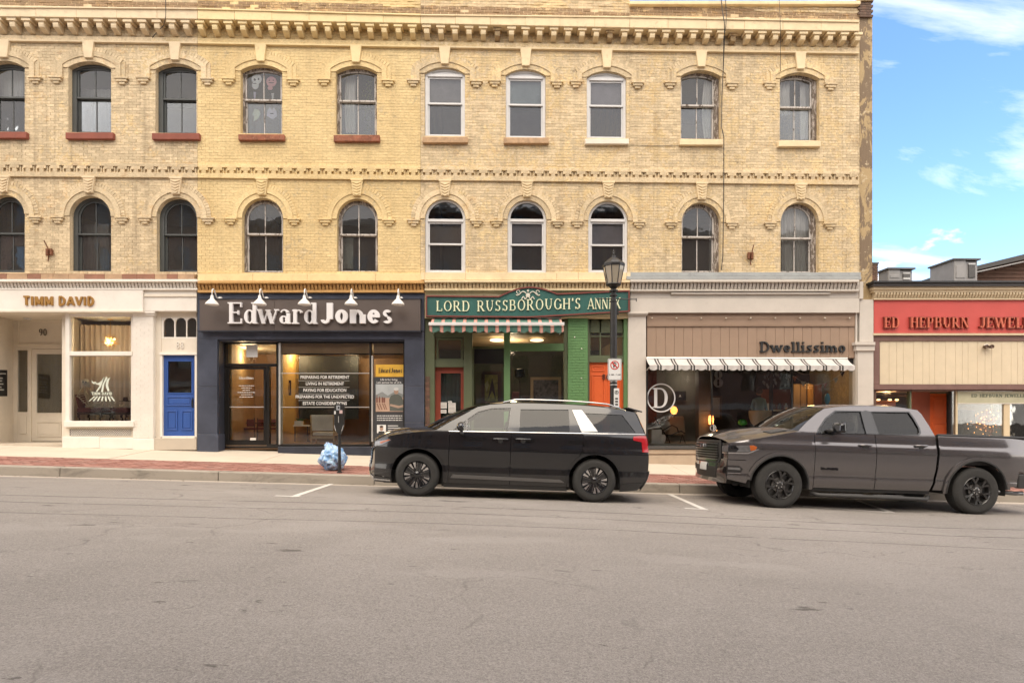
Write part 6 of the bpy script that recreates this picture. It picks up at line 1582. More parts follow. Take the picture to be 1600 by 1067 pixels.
def van_side(sg):
    f = C1.side(sg); pn = lambda n_, p, m=P_van, **k: surf(n_, p, f, m, van, **k)
    zt = C1.zs
    top = [(x, zt(x)) for x in (.30, .15, 0, -.15, -.3, -.45, -.6, -.7, -.80)]
    pn('fender', [(-.80, .33), (-.455, .30)] + arc(0, .376, .455, 190, -8) + [(.46, .25), (.533, .25), (.533, 1.163), ] + top)
    pn('front_door', [(.541, .25), (1.603, .25), (1.603, 1.179), (.541, 1.163)])
    pn('sliding_door', [(1.611, .25), (2.60, .25), (2.635, .5), (2.70, .66), (2.80, .80), (2.868, .87), (2.868, 1.198), (1.611, 1.179)])
    xr_ = [(C1.xjr(z), z) for z in (.36, .45, .6, .75, .9, 1.05, 1.215)]
    pn('rear_quarter', [(2.608, .25)] + arc(3.09, .376, .455, 196, -4) + [(3.62, .34)] + xr_ + [(2.876, 1.198), (2.876, .872), (2.806, .795), (2.707, .655), (2.643, .5)], g=.05)
    # lower cladding
    pn('rocker', [(.46, .17), (2.62, .17), (2.60, .246), (.465, .246)], M_plas, lift=-.01)
    pn('door_trim', [(.58, .345), (2.56, .325), (2.48, .375), (.62, .405)], mat('satin_trim', (.10, .095, .09), .35, coat=.3), lift=.012)
    pn('bumper_corner', [(3.55, .19), (3.88, .22), (C1.xjr(.36), .352), (3.62, .332), (3.56, .33)], M_plas)
    # wheel arch lips
    for cx in (0, 3.09):
        a = arc(cx, .376, .455, 185, -5, 30); b = arc(cx, .376, .505, -5, 185, 30)
        pn('arch_lip', a + b, M_gloss, lift=.009)
    # upper frame with window openings
    pillar = [(.30, 1.165), (1.6, 1.183), (2.87, 1.202), (C1.xjr(1.215), 1.22), (C1.xjr(1.4), 1.4), (3.84, 1.61), (3.4, 1.67), (2.8, 1.705), (2.2, 1.71), (1.6, 1.695), (1.24, 1.655), (1.0, 1.575 + .025), (.77, 1.407 + .052), (.53, 1.28 + .035)]
    w1 = [q(488, 243), q(560, 185), q(622, 140), q(694, 120), q(797, 118), q(782, 244)]
    w2 = [q(848, 124), q(1110, 124), q(1114, 245), q(845, 245)]
    w3 = [q(1200, 142), q(1405, 150), q(1476, 246), q(1264, 242)]
    up = pn('window_frame', pillar, M_gloss, holes=[w1, w2, w3], lift=-.006, g=.05)
    def ins(w): c = Vector((sum(p[0] for p in w) / len(w), sum(p[1] for p in w) / len(w))); return [tuple(Vector(p) + (Vector(p) - c).normalized() * .012) for p in w]
    pn('front_window', ins(w1), G_car, lift=-.016, th=.004); pn('sliding_door_window', ins(w2), G_tint, lift=-.016, th=.004); pn('quarter_window', ins(w3), G_tint, lift=-.016, th=.004)
    pn('quarterlight_bar', [q(558, 185), q(566, 181), q(566, 244), q(558, 244)], M_gloss, lift=-.008)
    pn('pillar_panel', [q(1130, 127), q(1182, 127), q(1266, 243), q(1178, 247)], mat('satin_silver', (.52, .51, .50), .35, metal=.6, bump=.5, bscale=26), lift=.004)
    y = lambda x, z, l: (x, sg * (C1.Y(x, z) + l), z)
    MB().tube([y(*q(u, 246.5 + (u - 470) * .0085), .002) for u in range(470, 1531, 53)], .008, 6).build('belt_moulding', M_chrome, None).parent = van
    hd = []
    for u0, u1 in ((702, 790), (822, 910)):
        a, b = q(u0, 286), q(u1, 288); o = MB().tube([y(a[0], a[1], .005), y(a[0] + .03, a[1] + .004, .038), y(b[0] - .03, b[1] + .004, .038), y(b[0], b[1], .005)], [.012, .015, .015, .012], 8).build('door_handle', P_van, None, smooth=True); o.parent = van
        c = ((a[0] + b[0]) / 2, a[1] - .02); o2 = surf('handle_cup', arc(c[0], c[1], .045, 180, 360, 10) + [(c[0] + .045, c[1] + .02), (c[0] - .045, c[1] + .02)], f, M_plas, van, lift=.0015)
    if sg < 0:
        fl_ = [q(1207, 298), q(1280, 296), q(1284, 338), q(1212, 340)]; surf('fuel_flap', fl_, f, P_van, van, lift=.003)
    # lamps
    pn('headlight', [(-.80, .83), (-.66, .87), (-.49, .955), (-.52, .975), (-.80, .915)], M_lamp, lift=.006)
    pn('turn_signal', [(-.68, .888), (-.55, .94), (-.50, .958), (-.53, .966), (-.70, .918)], M_amber, lift=.012)
    pn('tail_light', [q(1460, 268), q(1500, 264), (C1.xjr(1.2), 1.185), (C1.xjr(.9), .90), q(1512, 352), q(1508, 298), q(1460, 288)], M_redl, lift=.010)
    pn('bumper_lip', [(-.80, .24), (-.48, .24), (-.48, .262), (-.80, .262)], M_chrome, lift=.008)
    pn('bumper_corner', [(-.80, .21), (-.47, .21), (-.455, .29), (-.80, .32)], P_van)
    # mirror
    m_ = MB(); x0, z0 = q(540, 262); ys = C1.Y(x0, z0)
    m_.tube([(x0 + .03, sg * (ys - .01), z0 - .03), (x0 + .0, sg * (ys + .12), z0 + .03)], [.03, .025], 8); o = m_.build('mirror_arm', M_gloss, None, smooth=True); o.parent = van
    bm_ = MB().ball((x0, sg * (ys + .20), z0 + .13), (.085, .13, .085), 16, 10); o = bm_.build('mirror', M_gloss, None, smooth=True); o.parent = van
    for i, v in enumerate(o.data.vertices):
        if v.co.x > x0 + .03: v.co.x = x0 + .03
    MB().ball((x0 + .034, sg * (ys + .20), z0 + .13), (.006, .10, .062), 12, 8).build('mirror_glass', M_chrome, None, smooth=True).parent = o
    # rail
    z = lambda x: C1.zr(x) + .035
    o = MB().tube([(x, sg * (C1.Y(x, C1.zr(x)) - .02), C1.zr(x) + (.02 if i in (0, 9) else .058)) for i, x in enumerate([1.45 + .235 * k for k in range(10)])], .014, 8).build('roof_rail', M_chrome, None, smooth=True); o.parent = van
    for i in range(10):
        pass
    # liners
    for cx in (0, 3.09):
        o = MB().lathe([(.46, -.45), (.46, 0)], (cx, sg * .93 if sg > 0 else -.48, .376), 26, 'y', R(-15), R(195)).build('wheel_liner', M_under); o.parent = van
    o = MB(); o.box(-.05, 0, 0, 0, 0, 0) if 0 else None
both(van_side)
F1 = lambda t, z: C1.front(t, z)
surf('hood', [(-1, 0), (1, 0), (1, 1), (-1, 1)], C1.hood, P_van, van, g=.09)
surf('windshield', [(-.985, .02), (.985, .02), (.985, .97), (-.985, .97)], C1.wind, G_car, van, g=.1, th=.004, lift=-.004)
surf('windshield_frame', RT, C1.wind, M_gloss, van, g=.1, lift=-.012, holes=[[(-.93, .05), (.93, .05), (.92, .93), (-.92, .93)]])
surf('roof', [(-1, 1.24), (1, 1.24), (1, 3.84), (-1, 3.84)], C1.roof, P_van, van, g=.12)
surf('front_bumper', [(-1, .21), (1, .21), (1, .93), (-1, .93)], F1, P_van, van, g=.09)
surf('grille', [(-.62, .50), (.62, .50), (.78, .62), (.80, .86), (-.80, .86), (-.78, .62)], F1, M_gloss, van, g=.08, lift=.012)
for k in range(6): surf('grille_bar', [(-.72, .55 + k * .05), (.72, .55 + k * .05), (.72, .562 + k * .05), (-.72, .562 + k * .05)], F1, M_chrome if k in (5,) else M_lamp, van, g=.1, lift=.02)
for sg in (-1, 1):
    a, b = (.80, .995) if sg > 0 else (-.995, -.80); surf('headlight', [(a, .80), (b, .80), (b, .915), (a, .915)], F1, M_lamp, van, lift=.014)
    a, b = (.45, .97) if sg > 0 else (-.97, -.45); surf('bumper_insert', [(a, .25), (b, .25), (b, .36), (a, .30)], F1, M_chrome, van, lift=.016)
surf('lower_grille', [(-.5, .30), (.5, .30), (.6, .45), (-.6, .45)], F1, M_plas, van, lift=.01); surf('number_plate', [(-.22, .43), (.22, .43), (.22, .55), (-.22, .55)], F1, M_plate, van, lift=.03)
R1 = lambda t, z: C1.rear(t, z)
surf('tailgate', [(-1, .40), (1, .40), (1, 1.61), (-1, 1.61)], R1, P_van, van, g=.09, holes=[[(-.84, 1.22), (.84, 1.22), (.78, 1.53), (-.78, 1.53)]]); surf('rear_window', [(-.86, 1.20), (.86, 1.20), (.80, 1.55), (-.80, 1.55)], R1, G_tint, van, lift=-.02, th=.004)
surf('rear_bumper', [(-1, .22), (1, .22), (1, .55), (-1, .55)], R1, M_plas, van, lift=.02); surf('light_bar', [(-.99, 1.02), (.99, 1.02), (.99, 1.15), (-.99, 1.15)], R1, M_redl, van, lift=.01)
o = MB().hexa([(3.70, -.66, 1.66), (3.70, .66, 1.66), (3.98, .62, 1.61), (3.98, -.62, 1.61), (3.70, -.66, 1.70), (3.70, .66, 1.70), (3.98, .62, 1.635), (3.98, -.62, 1.635)]).build('roof_spoiler', P_van, None, bev=.01); o.parent = van
sub(MB().box(-.62, 3.80, -.70, .70, .20, .42).build('underbody', M_under), van); sub(MB().box(.42, 2.66, -.86, .86, .19, .5).build('floor_pan', M_under), van)
sub(MB().box(-.5, .5, -.5, .5, .4, .9).build('engine_block', M_under), van)
sub(MB().hexa([(.25, -.78, .75), (.55, -.78, .75), (.55, .78, .75), (.25, .78, .75), (.2, -.78, 1.12), (.62, -.78, 1.09), (.62, .78, 1.09), (.2, .78, 1.12)]).build('dashboard', M_seat, bev=.02), van)
def seats(car, xs_, zf, hh):
    for x in xs_:
        for y in (-.38, .38):
            mb = MB(); mb.hexa([(x - .25, y - .24, zf), (x + .22, y - .24, zf), (x + .22, y + .24, zf), (x - .25, y + .24, zf), (x - .25, y - .24, zf + .16), (x + .25, y - .24, zf + .14), (x + .25, y + .24, zf + .14), (x - .25, y + .24, zf + .16)])
            mb.hexa([(x + .15, y - .23, zf + .1), (x + .30, y - .23, zf + .1), (x + .30, y + .23, zf + .1), (x + .15, y + .23, zf + .1), (x + .33, y - .19, zf + hh), (x + .43, y - .19, zf + hh), (x + .43, y + .19, zf + hh), (x + .33, y + .19, zf + hh)])
            mb.hexa([(x + .34, y - .12, zf + hh + .03), (x + .44, y - .12, zf + hh + .03), (x + .44, y + .12, zf + hh + .03), (x + .34, y + .12, zf + hh + .03), (x + .37, y - .11, zf + hh + .2), (x + .45, y - .11, zf + hh + .2), (x + .45, y + .11, zf + hh + .2), (x + .37, y + .11, zf + hh + .2)])
            o = mb.build('seat', M_seat, bev=.03); o.parent = car
def steering(car, x, y, z):
    mb = MB(); pts = [(x + .06 * sin(t), y + .18 * cos(t), z + .17 * sin(t)) for t in [i * 2 * pi / 20 for i in range(21)]]; mb.tube(pts, .014, 6, False); mb.tube([(x - .2, y, z - .05), (x, y, z)], .03, 8); sub(mb.build('steering_wheel', M_seat, smooth=True), car)
seats(van, (1.15, 2.0, 2.85), .55, .62); steering(van, .80, -.38, 1.06)
for x in (0, 3.09):
    for sg in (-1, 1): wheel(van, x, sg, .955, .376, .236, .235, 'van', {0: 10, 3.09: -14}[x])

# ---------- grey pickup
RY_ = 10.60; RX_ = AX(1218, RY_)
ram = thing('pickup_truck', 'dark grey crew cab pickup truck with black wheels, parked at the right edge', 'pickup truck', (RX_, RY_ + 1.03, -.155), 'vehicles parked along the kerb')
ram.rotation_euler = (R(-1.2), math.atan(.0343), 0)
r_q = lambda u, v: ((u - 425) / 261, (568 + (u - 425) * .0303 - v) / 261)
C2 = Car(ram, smooth_curve([(.34, .96), (.45, .985), (.54, 1.002), (.63, 1.0), (.73, 1.016), (.98, 1.032), (1.12, 1.034), (1.18, 1.022), (1.24, .998), (1.32, .988), (1.42, .965), (1.5, .93), (1.65, .87), (1.8, .81), (1.90, .768), (1.95, .735)]),
         lambda x: .17 * max(0, (-.25 - x) / .66) ** 2.4, lambda x: .05 * max(0, (x - 4.2) / .5) ** 2,
         smooth_curve([(-.90, 1.16), (-.6, 1.225), (-.2, 1.30), (.345, 1.42)]), lambda x: 1.365 + (x - .6) * .02,
         smooth_curve([(.93, 1.865), (1.3, 1.92), (1.9, 1.945), (2.4, 1.935), (2.70, 1.895)]),
         -.90, smooth_curve([(.36, -.90), (.5, -.99), (.66, -1.02), (.8, -.995), (.9, -1.0), (1.1, -1.01), (1.16, -.995)]),
         smooth_curve([(.4, 4.78), (.9, 4.82), (1.44, 4.80)]), .03, P_ram, ((.345, 1.42), (.93, 1.865), .33, .16))
C2.hr0, C2.hr1, C2.hr2, C2.bulge, C2.wr, C2.wc, C2.rc, C2.roof_end = .10, .075, .03, .35, (.07, .05), .035, .05, 2.70
def ram_side(sg):
    f = C2.side(sg); pn = lambda n_, p, m=P_ram, **k: surf(n_, p, f, m, ram, ref=Vector((1.9, 0, .9)), **k)
    y = lambda x, z, l: (x, sg * (C2.Y(x, z) + l), z)
    top = [(x, C2.zs(x)) for x in (.345, .2, 0, -.2, -.4, -.6, -.75, -.90)]
    pn('fender', [(-.90, .86), (-.62, .86), (-.56, .62)] + arc(0, .43, .535, 160, -6) + [(.55, .37), (.628, .37), (.628, 1.385), (.5, 1.395)] + top, g=.06)
    pn('front_bumper_side', [(-.90, .50), (-.60, .44), (-.55, .60), (-.61, .85), (-.90, .85)], lift=.02)
    pn('front_door', [(.638, .40), (1.766, .40), (1.766, 1.395), (.638, 1.378)])
    pn('rear_door', [(1.778, .40), (2.80, .40), (2.85, .55), (2.885, .8), (2.90, 1.1), (2.90, 1.42), (1.778, 1.397)])
    xr_ = [(C2.xjr(z), z) for z in (.80, .9, 1.1, 1.3, 1.43)]
    pn('bed_side', [(2.86, .42), (3.10, .42)] + arc(3.672, .43, .56, 184, 5) + [(4.24, .52), (4.45, .52), (4.46, .80)] + xr_ + [(2.96, 1.425), (2.95, 1.1), (2.93, .8), (2.895, .55)], g=.06)
    pn('rocker', [(.60, .33), (2.84, .33), (2.82, .395), (.60, .395)], M_plas, lift=-.03)
    pn('bed_cap', [(2.96, 1.428), (C2.xjr(1.43), 1.432), (C2.xjr(1.43), 1.455), (2.96, 1.452)], M_plas, lift=.008)
    for cx, r_, a0, a1 in ((0, .535, 172, -6), (3.672, .56, 186, 4)):
        pn('arch_flare', arc(cx, .43, r_, a0, a1, 30) + arc(cx, .43, r_ + .065, a1, a0, 30), lift=.028, th=.03)
        pn('arch_lip', arc(cx, .43, r_ - .012, a0, a1, 30) + arc(cx, .43, r_ + .012, a1, a0, 30), M_plas, lift=.034, th=.04)
    pillar = [(.345, 1.425), (.62, 1.383), (1.77, 1.40), (2.90, 1.424), (2.885, 1.48), (2.84, 1.62), (2.76, 1.82), (2.70, 1.895), (2.4, 1.935), (1.9, 1.945), (1.3, 1.92), (.93, 1.865), (.75, 1.728 + .03), (.54, 1.568 + .03)]
    w1 = [r_q(604, 212), r_q(622, 184), r_q(664, 140), r_q(716, 106), r_q(843, 104), r_q(847, 213)]
    w2 = [r_q(894, 106), r_q(1083, 108), r_q(1098, 140), r_q(1112, 185), r_q(1110, 205), r_q(1098, 216), r_q(906, 215)]
    pn('window_frame', pillar, P_ram, holes=[w1, w2], lift=-.004, g=.05)
    def ins(w, d=.012): c = Vector((sum(p[0] for p in w) / len(w), sum(p[1] for p in w) / len(w))); return [tuple(Vector(p) + (Vector(p) - c).normalized() * d) for p in w]
    for w in (w1, w2):
        pn('window_seal', ins(w, .028), M_gloss, holes=[ins(w, -.004)], lift=.004)
    pn('front_window', ins(w1), G_car, lift=-.02, th=.004); pn('rear_door_window', ins(w2), G_tint, lift=-.02, th=.004)
    pn('door_pillar', [r_q(848, 104), r_q(868, 98), r_q(888, 104), r_q(900, 216), r_q(850, 214)], M_gloss, lift=.003)
    for u0, u1, v in ((802, 866, 266), (1074, 1138, 268)):
        a, b = r_q(u0, v), r_q(u1, v); o = MB().tube([y(a[0], a[1], .005), y(a[0] + .03, a[1], .04), y(b[0] - .03, b[1], .04), y(b[0], b[1], .005)], [.014, .018, .018, .014], 8).build('door_handle', P_ram, None, smooth=True); o.parent = ram
        surf('handle_cup', arc((a[0] + b[0]) / 2, a[1] - .02, .05, 180, 360, 10) + [((a[0] + b[0]) / 2 + .05, a[1] + .01), ((a[0] + b[0]) / 2 - .05, a[1] + .01)], f, M_plas, ram, lift=.002)
    pn('headlight', [(-.90, 1.00), (-.62, 1.01), (-.46, 1.04), (-.43, 1.10), (-.50, 1.135), (-.72, 1.12), (-.90, 1.10)], M_lamp, lift=.010)
    pn('turn_signal', [(-.55, 1.03), (-.47, 1.05), (-.44, 1.10), (-.50, 1.13), (-.57, 1.125)], M_amber, lift=.016)
    pn('headlight_trim', [(-.90, .965), (-.58, .975), (-.40, 1.06), (-.42, 1.07), (-.59, .995), (-.90, .985)], M_chrome, lift=.012)
    pn('headlight_housing', [(-.90, 1.0), (-.78, 1.0), (-.74, 1.06), (-.80, 1.12), (-.90, 1.10)], M_gloss, lift=.015)
    pn('fog_light', [(-.90, .60), (-.70, .61), (-.66, .70), (-.72, .75), (-.90, .75)], M_gloss, lift=.028); pn('fog_lamp_strip', [(-.89, .68), (-.70, .68), (-.71, .72), (-.89, .72)], M_lamp, lift=.034); pn('fog_lamp_strip', [(-.89, .60), (-.69, .605), (-.69, .62), (-.89, .615)], M_chrome, lift=.034)
    # badge on the front door
    bx, bz = r_q(622, 384); ex, ez = r_q(702, 384); z1_ = bz + .045
    if sg < 0:
        for o in letters('RAM', bx, ex, bz, z1_, -C2.Y(.9, bz) - .03, -C2.Y(.9, bz) + .004, M_gloss, ram, T=.26, t=.22, serif=0, track=.08, name='badge_letter'): o.location = (0, 0, 0)
    # hood vent
    # mirror
    x0, z0 = r_q(690, 190); ys = C2.Y(x0, z0 - .1)
    sub(MB().tube([(x0 - .12, sg * (ys - .02), z0 - .04), (x0 - .05, sg * (ys + .12), z0 - .02)], [.035, .03], 8).build('mirror_arm', M_plas, smooth=True), ram)
    o = MB().hexa([(x0 - .10, sg * (ys + .06), z0 - .085), (x0 + .06, sg * (ys + .06), z0 - .085), (x0 + .04, sg * (ys + .31), z0 - .06), (x0 - .08, sg * (ys + .31), z0 - .06), (x0 - .08, sg * (ys + .06), z0 + .11), (x0 + .06, sg * (ys + .06), z0 + .13), (x0 + .04, sg * (ys + .30), z0 + .12), (x0 - .06, sg * (ys + .30), z0 + .09)][::1]).build('mirror', M_gloss, None, bev=.03); o.parent = ram
    g_ = MB(); g_.add([(x0 + .064, sg * (ys + .085), z0 - .065), (x0 + .046, sg * (ys + .29), z0 - .045), (x0 + .046, sg * (ys + .28), z0 + .10), (x0 + .064, sg * (ys + .085), z0 + .11)], [(0, 1, 2, 3)]); sub(g_.build('mirror_glass', M_chrome), o)
    # step bar
    sb = MB(); sb.tube([(.62, sg * .92, .30), (.72, sg * 1.02, .27), (2.72, sg * 1.02, .25), (2.82, sg * .92, .29)], .038, 10); o = sub(sb.build('step_bar', M_plas, smooth=True), ram)
    for a, b in ((.98, 1.55), (1.75, 2.3)): sub(MB().box(a, b, sg * .99 - .03, sg * .99 + .05 * 0 + .03, .295, .306).build('step_pad', M_lamp), o)
    for cx, rr_ in ((0, .54), (3.672, .565)):
        o = MB().lathe([(rr_, -.45), (rr_, 0)], (cx, .98 if sg > 0 else -.53, .43), 26, 'y', R(-8), R(188)).build('wheel_liner', M_under); o.parent = ram
    sub(MB().box(4.46, 4.88, sg * .93 - .08, sg * .93 + .04, .50, .76).build('rear_bumper_end', M_plas, bev=.02), ram)
    sub(MB().tube([(4.1, sg * .8, .42), (4.5, sg * .88, .40), (4.62, sg * .92, .41)], .04, 10).build('exhaust_tip', M_lamp, smooth=True), ram)
both(ram_side)
F2 = lambda t, z: C2.front(t, z); rf = Vector((1.9, 0, .9))
surf('hood', RT, C2.hood, P_ram, ram, g=.06, ref=rf)
for sg in (-1, 1):
    t0, t1 = (-.90, -.76) if sg < 0 else (.76, .90)
    sub_ = surf('hood_vent', [(t0, .66), (t1, .64), (t1, .93), (t0, .91)], C2.hood, M_plas, ram, g=.05, ref=rf, lift=.010)
    for k in range(5): surf('vent_slat', [(t0 + .015, .69 + k * .045), (t1 - .015, .69 + k * .045), (t1 - .015, .705 + k * .045), (t0 + .015, .705 + k * .045)], C2.hood, M_lamp, ram, g=.05, ref=rf, lift=.016)
surf('windshield', [(-.985, .02), (.985, .02), (.985, .97), (-.985, .97)], C2.wind, G_car, ram, g=.1, th=.004, lift=-.004, ref=rf)
surf('windshield_frame', RT, C2.wind, M_gloss, ram, g=.1, lift=-.012, holes=[[(-.93, .05), (.93, .05), (.92, .93), (-.92, .93)]], ref=rf)
surf('roof', [(-1, .93), (1, .93), (1, 2.70), (-1, 2.70)], C2.roof, P_ram, ram, g=.12, ref=rf)
surf('front_bumper', [(-1, .42), (1, .42), (1, .86), (-1, .86)], F2, P_ram, ram, g=.09, ref=rf, lift=.02)
surf('fascia', [(-1, .86), (1, .86), (1, 1.16), (-1, 1.16)], F2, P_ram, ram, g=.09, ref=rf)
surf('bumper_opening', [(-.60, .50), (.60, .50), (.66, .70), (-.66, .70)], F2, M_plas, ram, g=.09, ref=rf, lift=.03)
surf('grille', [(-.66, .80), (.66, .80), (.74, .92), (.70, 1.17), (-.70, 1.17), (-.74, .92)], F2, M_under, ram, g=.08, ref=rf, lift=.012)
surf('grille_surround', [(-.72, .77), (.72, .77), (.80, .90), (.76, 1.20), (-.76, 1.20), (-.80, .90)], F2, M_plas, ram, g=.08, ref=rf, lift=.03, holes=[[(-.66, .80), (.66, .80), (.73, .92), (.69, 1.16), (-.69, 1.16), (-.73, .92)]])
for k in range(7): surf('grille_bar', [(-.68, .835 + k * .048), (.68, .835 + k * .048), (.68, .853 + k * .048), (-.68, .857 + k * .048)], F2, mat('grille_bar_black', (.05, .05, .05), .3, coat=.5), ram, g=.1, ref=rf, lift=.045)
for sg in (-1, 1):
    a, b = (.80, .995) if sg > 0 else (-.995, -.80); surf('headlight', [(a, 1.0), (b, 1.0), (b, 1.10), (a, 1.12)], F2, M_lamp, ram, lift=.012, ref=rf); surf('headlight_trim', [(a, .965), (b, .965), (b, .985), (a, .985)], F2, M_chrome, ram, lift=.014, ref=rf); surf('tow_hook_recess', [(a * .98, .60), (b * .98, .60), (b * .98, .72), (a * .98, .72)], F2, M_gloss, ram, lift=.03, ref=rf)
surf('number_plate', [(-.20, .62), (.20, .62), (.20, .76), (-.20, .76)], F2, M_plate, ram, lift=.045, ref=rf)
# grille lettering, set on the bars
gl_ = letters('RAM', -.20, .20, 1.06, 1.13, 0, .01, M_lamp, ram, T=.26, t=.22, serif=0, track=.1, name='grille_letter')
for o in gl_:
    for v in o.data.vertices:
        lx, lz = v.co.x, v.co.z; p = C2.front(-lx / .95, lz); v.co = (p[0] - .055 - v.co.y, -lx, lz)
    o.location = (0, 0, 0)
    o.data.flip_normals()
# cab rear, bed, chassis
sub(MB().hexa([(2.86, -.90, 1.0), (2.90, -.90, 1.0), (2.90, .90, 1.0), (2.86, .90, 1.0), (2.66, -.72, 1.90), (2.70, -.72, 1.90), (2.70, .72, 1.90), (2.66, .72, 1.90)]).build('cab_rear_wall', P_ram), ram)
sub(MB().hexa([(2.895, -.60, 1.46), (2.90, -.60, 1.46), (2.90, .60, 1.46), (2.895, .60, 1.46), (2.74, -.60, 1.82), (2.76, -.60, 1.82), (2.76, .60, 1.82), (2.74, .60, 1.82)]).build('rear_window', M_gloss), ram)
sub(MB().box(2.97, 4.76, -.88, .88, .92, .96).build('bed_floor', M_plas), ram)
for sg in (-1, 1): sub(MB().box(2.97, 4.78, sg * .90 - .03, sg * .90 + .03, .9, 1.43).build('bed_inner_side', M_plas), ram); sub(MB().box(2.97, 4.80, sg * .93 - .05, sg * .93 + .04, 1.42, 1.447).build('bed_rail', M_plas, bev=.01), ram)
sub(MB().box(2.96, 3.0, -.93, .93, .9, 1.42).build('bed_front_wall', P_ram), ram); sub(MB().box(4.77, 4.84, -.93, .93, .82, 1.44).build('tailgate', P_ram, bev=.02), ram); sub(MB().box(4.78, 4.98, -.94, .94, .52, .76).build('rear_bumper', M_plas, bev=.03), ram)
sub(MB().box(-.7, 4.6, -.55, .55, .38, .62).build('chassis', M_under), ram); sub(MB().box(.58, 2.84, -.92, .92, .36, .60).build('cab_floor', M_under), ram); sub(MB().box(-.6, .5, -.5, .5, .6, 1.15).build('engine_block', M_under), ram)
for x in (0, 3.672): sub(MB().tube([(x, -.8, .43), (x, .8, .43)], .06, 10).build('axle', M_under), ram)
sub(MB().hexa([(.45, -.80, 1.0), (.80, -.80, 1.0), (.80, .80, 1.0), (.45, .80, 1.0), (.38, -.80, 1.38), (.85, -.80, 1.34), (.85, .80, 1.34), (.38, .80, 1.38)]).build('dashboard', M_seat, bev=.02), ram)
seats(ram, (1.25, 2.15), .80, .62); steering(ram, .98, -.4, 1.28)
for x in (0, 3.672):
    for sg in (-1, 1): wheel(ram, x, sg, 1.01, .43, .262, .27, 'ram', {0: 12, 3.672: -8}[x])
# ------------------------------------------------------------------ street things
M_iron = mat('black_cast_iron', (.016, .015, .014), .45, dirt=.15, dirtcol=(.1, .09, .08), bump=.15, bscale=40)
LPY = 13.1; lx = AX(958.7, LPY); lz0 = walk_z(lx, LPY)
lp = thing('street_lamp', 'black iron street lamp with a glazed lantern between the minivan and the greige pier', 'street lamp', (lx, LPY, lz0))
zt_ = lambda py: AZ(959, py, LPY)
MB().lathe([(.17, 0), (.17, .12), (.14, .2), (.13, .55), (.10, .62), (.085, .75), (.08, 1.2), (.076, zt_(480) - lz0), (.07, zt_(470) - lz0)], (lx, LPY, lz0), 20).build('post', M_iron, lp, smooth=40)
for a, b, r_ in ((472, 470.5, .088), (463, 460.5, .086), (456, 453.5, .10)): MB().lathe([(.05, zt_(a)), (r_, zt_(a) + .005), (r_, zt_(b)), (.05, zt_(b) + .01)], (lx, LPY, 0), 20).build('collar', M_iron, lp)
MB().lathe([(.055, zt_(470)), (.055, zt_(455)), (.05, zt_(452)), (.10, zt_(448)), (.15, zt_(445.5)), (.16, zt_(444.5))], (lx, LPY, 0), 16).build('neck', M_iron, lp, smooth=40)
LX = AX(962.5, LPY)
def ring(r_, z, n=8): return [(lx + r_ * cos(2 * pi * (i + .5) / n), LPY + r_ * sin(2 * pi * (i + .5) / n), z) for i in range(n)]
M_lglass = glassmat('frosted_lantern_glass', (.70, .62, .50), .8, 0, .05, opaque=.62, base=(.50, .44, .34))
rb_, rt_ = ring(.155, zt_(444.2)), ring(.235, zt_(417))
for i in range(8):
    j = (i + 1) % 8; MB().add([rb_[i], rb_[j], rt_[j], rt_[i]], [(0, 1, 2, 3)]).build('lantern_pane', M_lglass, lp); MB().tube([rb_[i], rt_[i]], .011, 6).build('lantern_bar', M_iron, lp)
MB().lathe([(.16, zt_(446)), (.175, zt_(445)), (.16, zt_(443.5))], (lx, LPY, 0), 8, a0=pi / 8, a1=pi / 8 + 2 * pi).build('lantern_rim', M_iron, lp)
MB().lathe([(.225, zt_(417.6)), (.25, zt_(417)), (.255, zt_(413.5)), (.235, zt_(412)), (.19, zt_(409)), (.10, zt_(404.5)), (.055, zt_(403)), (.05, zt_(400)), (.022, zt_(398.5)), (.035, zt_(397)), (.018, zt_(395)), (.026, zt_(393.5)), (.008, zt_(391.5)), (.003, zt_(387))], (lx, LPY, 0), 8, a0=pi / 8, a1=pi / 8 + 2 * pi).build('lantern_roof', M_iron, lp)
MB().lathe([(0, zt_(443)), (.05, zt_(442)), (.055, zt_(425)), (.0, zt_(421))], (lx, LPY, 0), 12).build('lamp_bulb', mat('bulb_white', (.6, .58, .5), .4), lp, smooth=True)
o = MB().tube([(AX(931, LPY), LPY, zt_(466.5)), (AX(994.5, LPY), LPY, zt_(467.5))], .012, 6).build('banner_arm', M_iron, lp); MB().tube([(AX(994.3, LPY), LPY, zt_(466)), (AX(994.3, LPY), LPY, zt_(471))], .012, 6).build('arm_end', M_iron, lp)
MB().box(lx + .07, lx + .11, LPY - .03, LPY + .03, zt_(492), zt_(482)).build('bracket', M_iron, lp)
for y_ in (597, 602): MB().lathe([(.078, 0), (.082, .003), (.082, .02), (.078, .023)], (lx, LPY, zt_(y_)), 18).build('steel_band', M_alu, lp)
M_sgn = mat('sign_white', (.68, .67, .64), .45, var=.02); M_sred = mat('sign_red', (.50, .03, .02), .5); M_sblk = mat('sign_black', (.02, .02, .02), .5)
def rrect(x0, x1, z0, z1, r_, n=4):
    p = []
    for cx, cz, a in ((x1 - r_, z1 - r_, 0), (x0 + r_, z1 - r_, 90), (x0 + r_, z0 + r_, 180), (x1 - r_, z0 + r_, 270)): p += arc(cx, cz, r_, a, a + 90, n)
    return p
sy = LPY - .12
ns = thing('traffic_sign', 'white no parking sign with red circle on the lamp post', 'sign', (AX(960.4, sy), sy, AZ(960, 577, sy)))
x0, x1, z0, z1 = AX(949.8, sy), AX(971.2, sy), AZ(960, 594, sy), AZ(960, 560.2, sy)
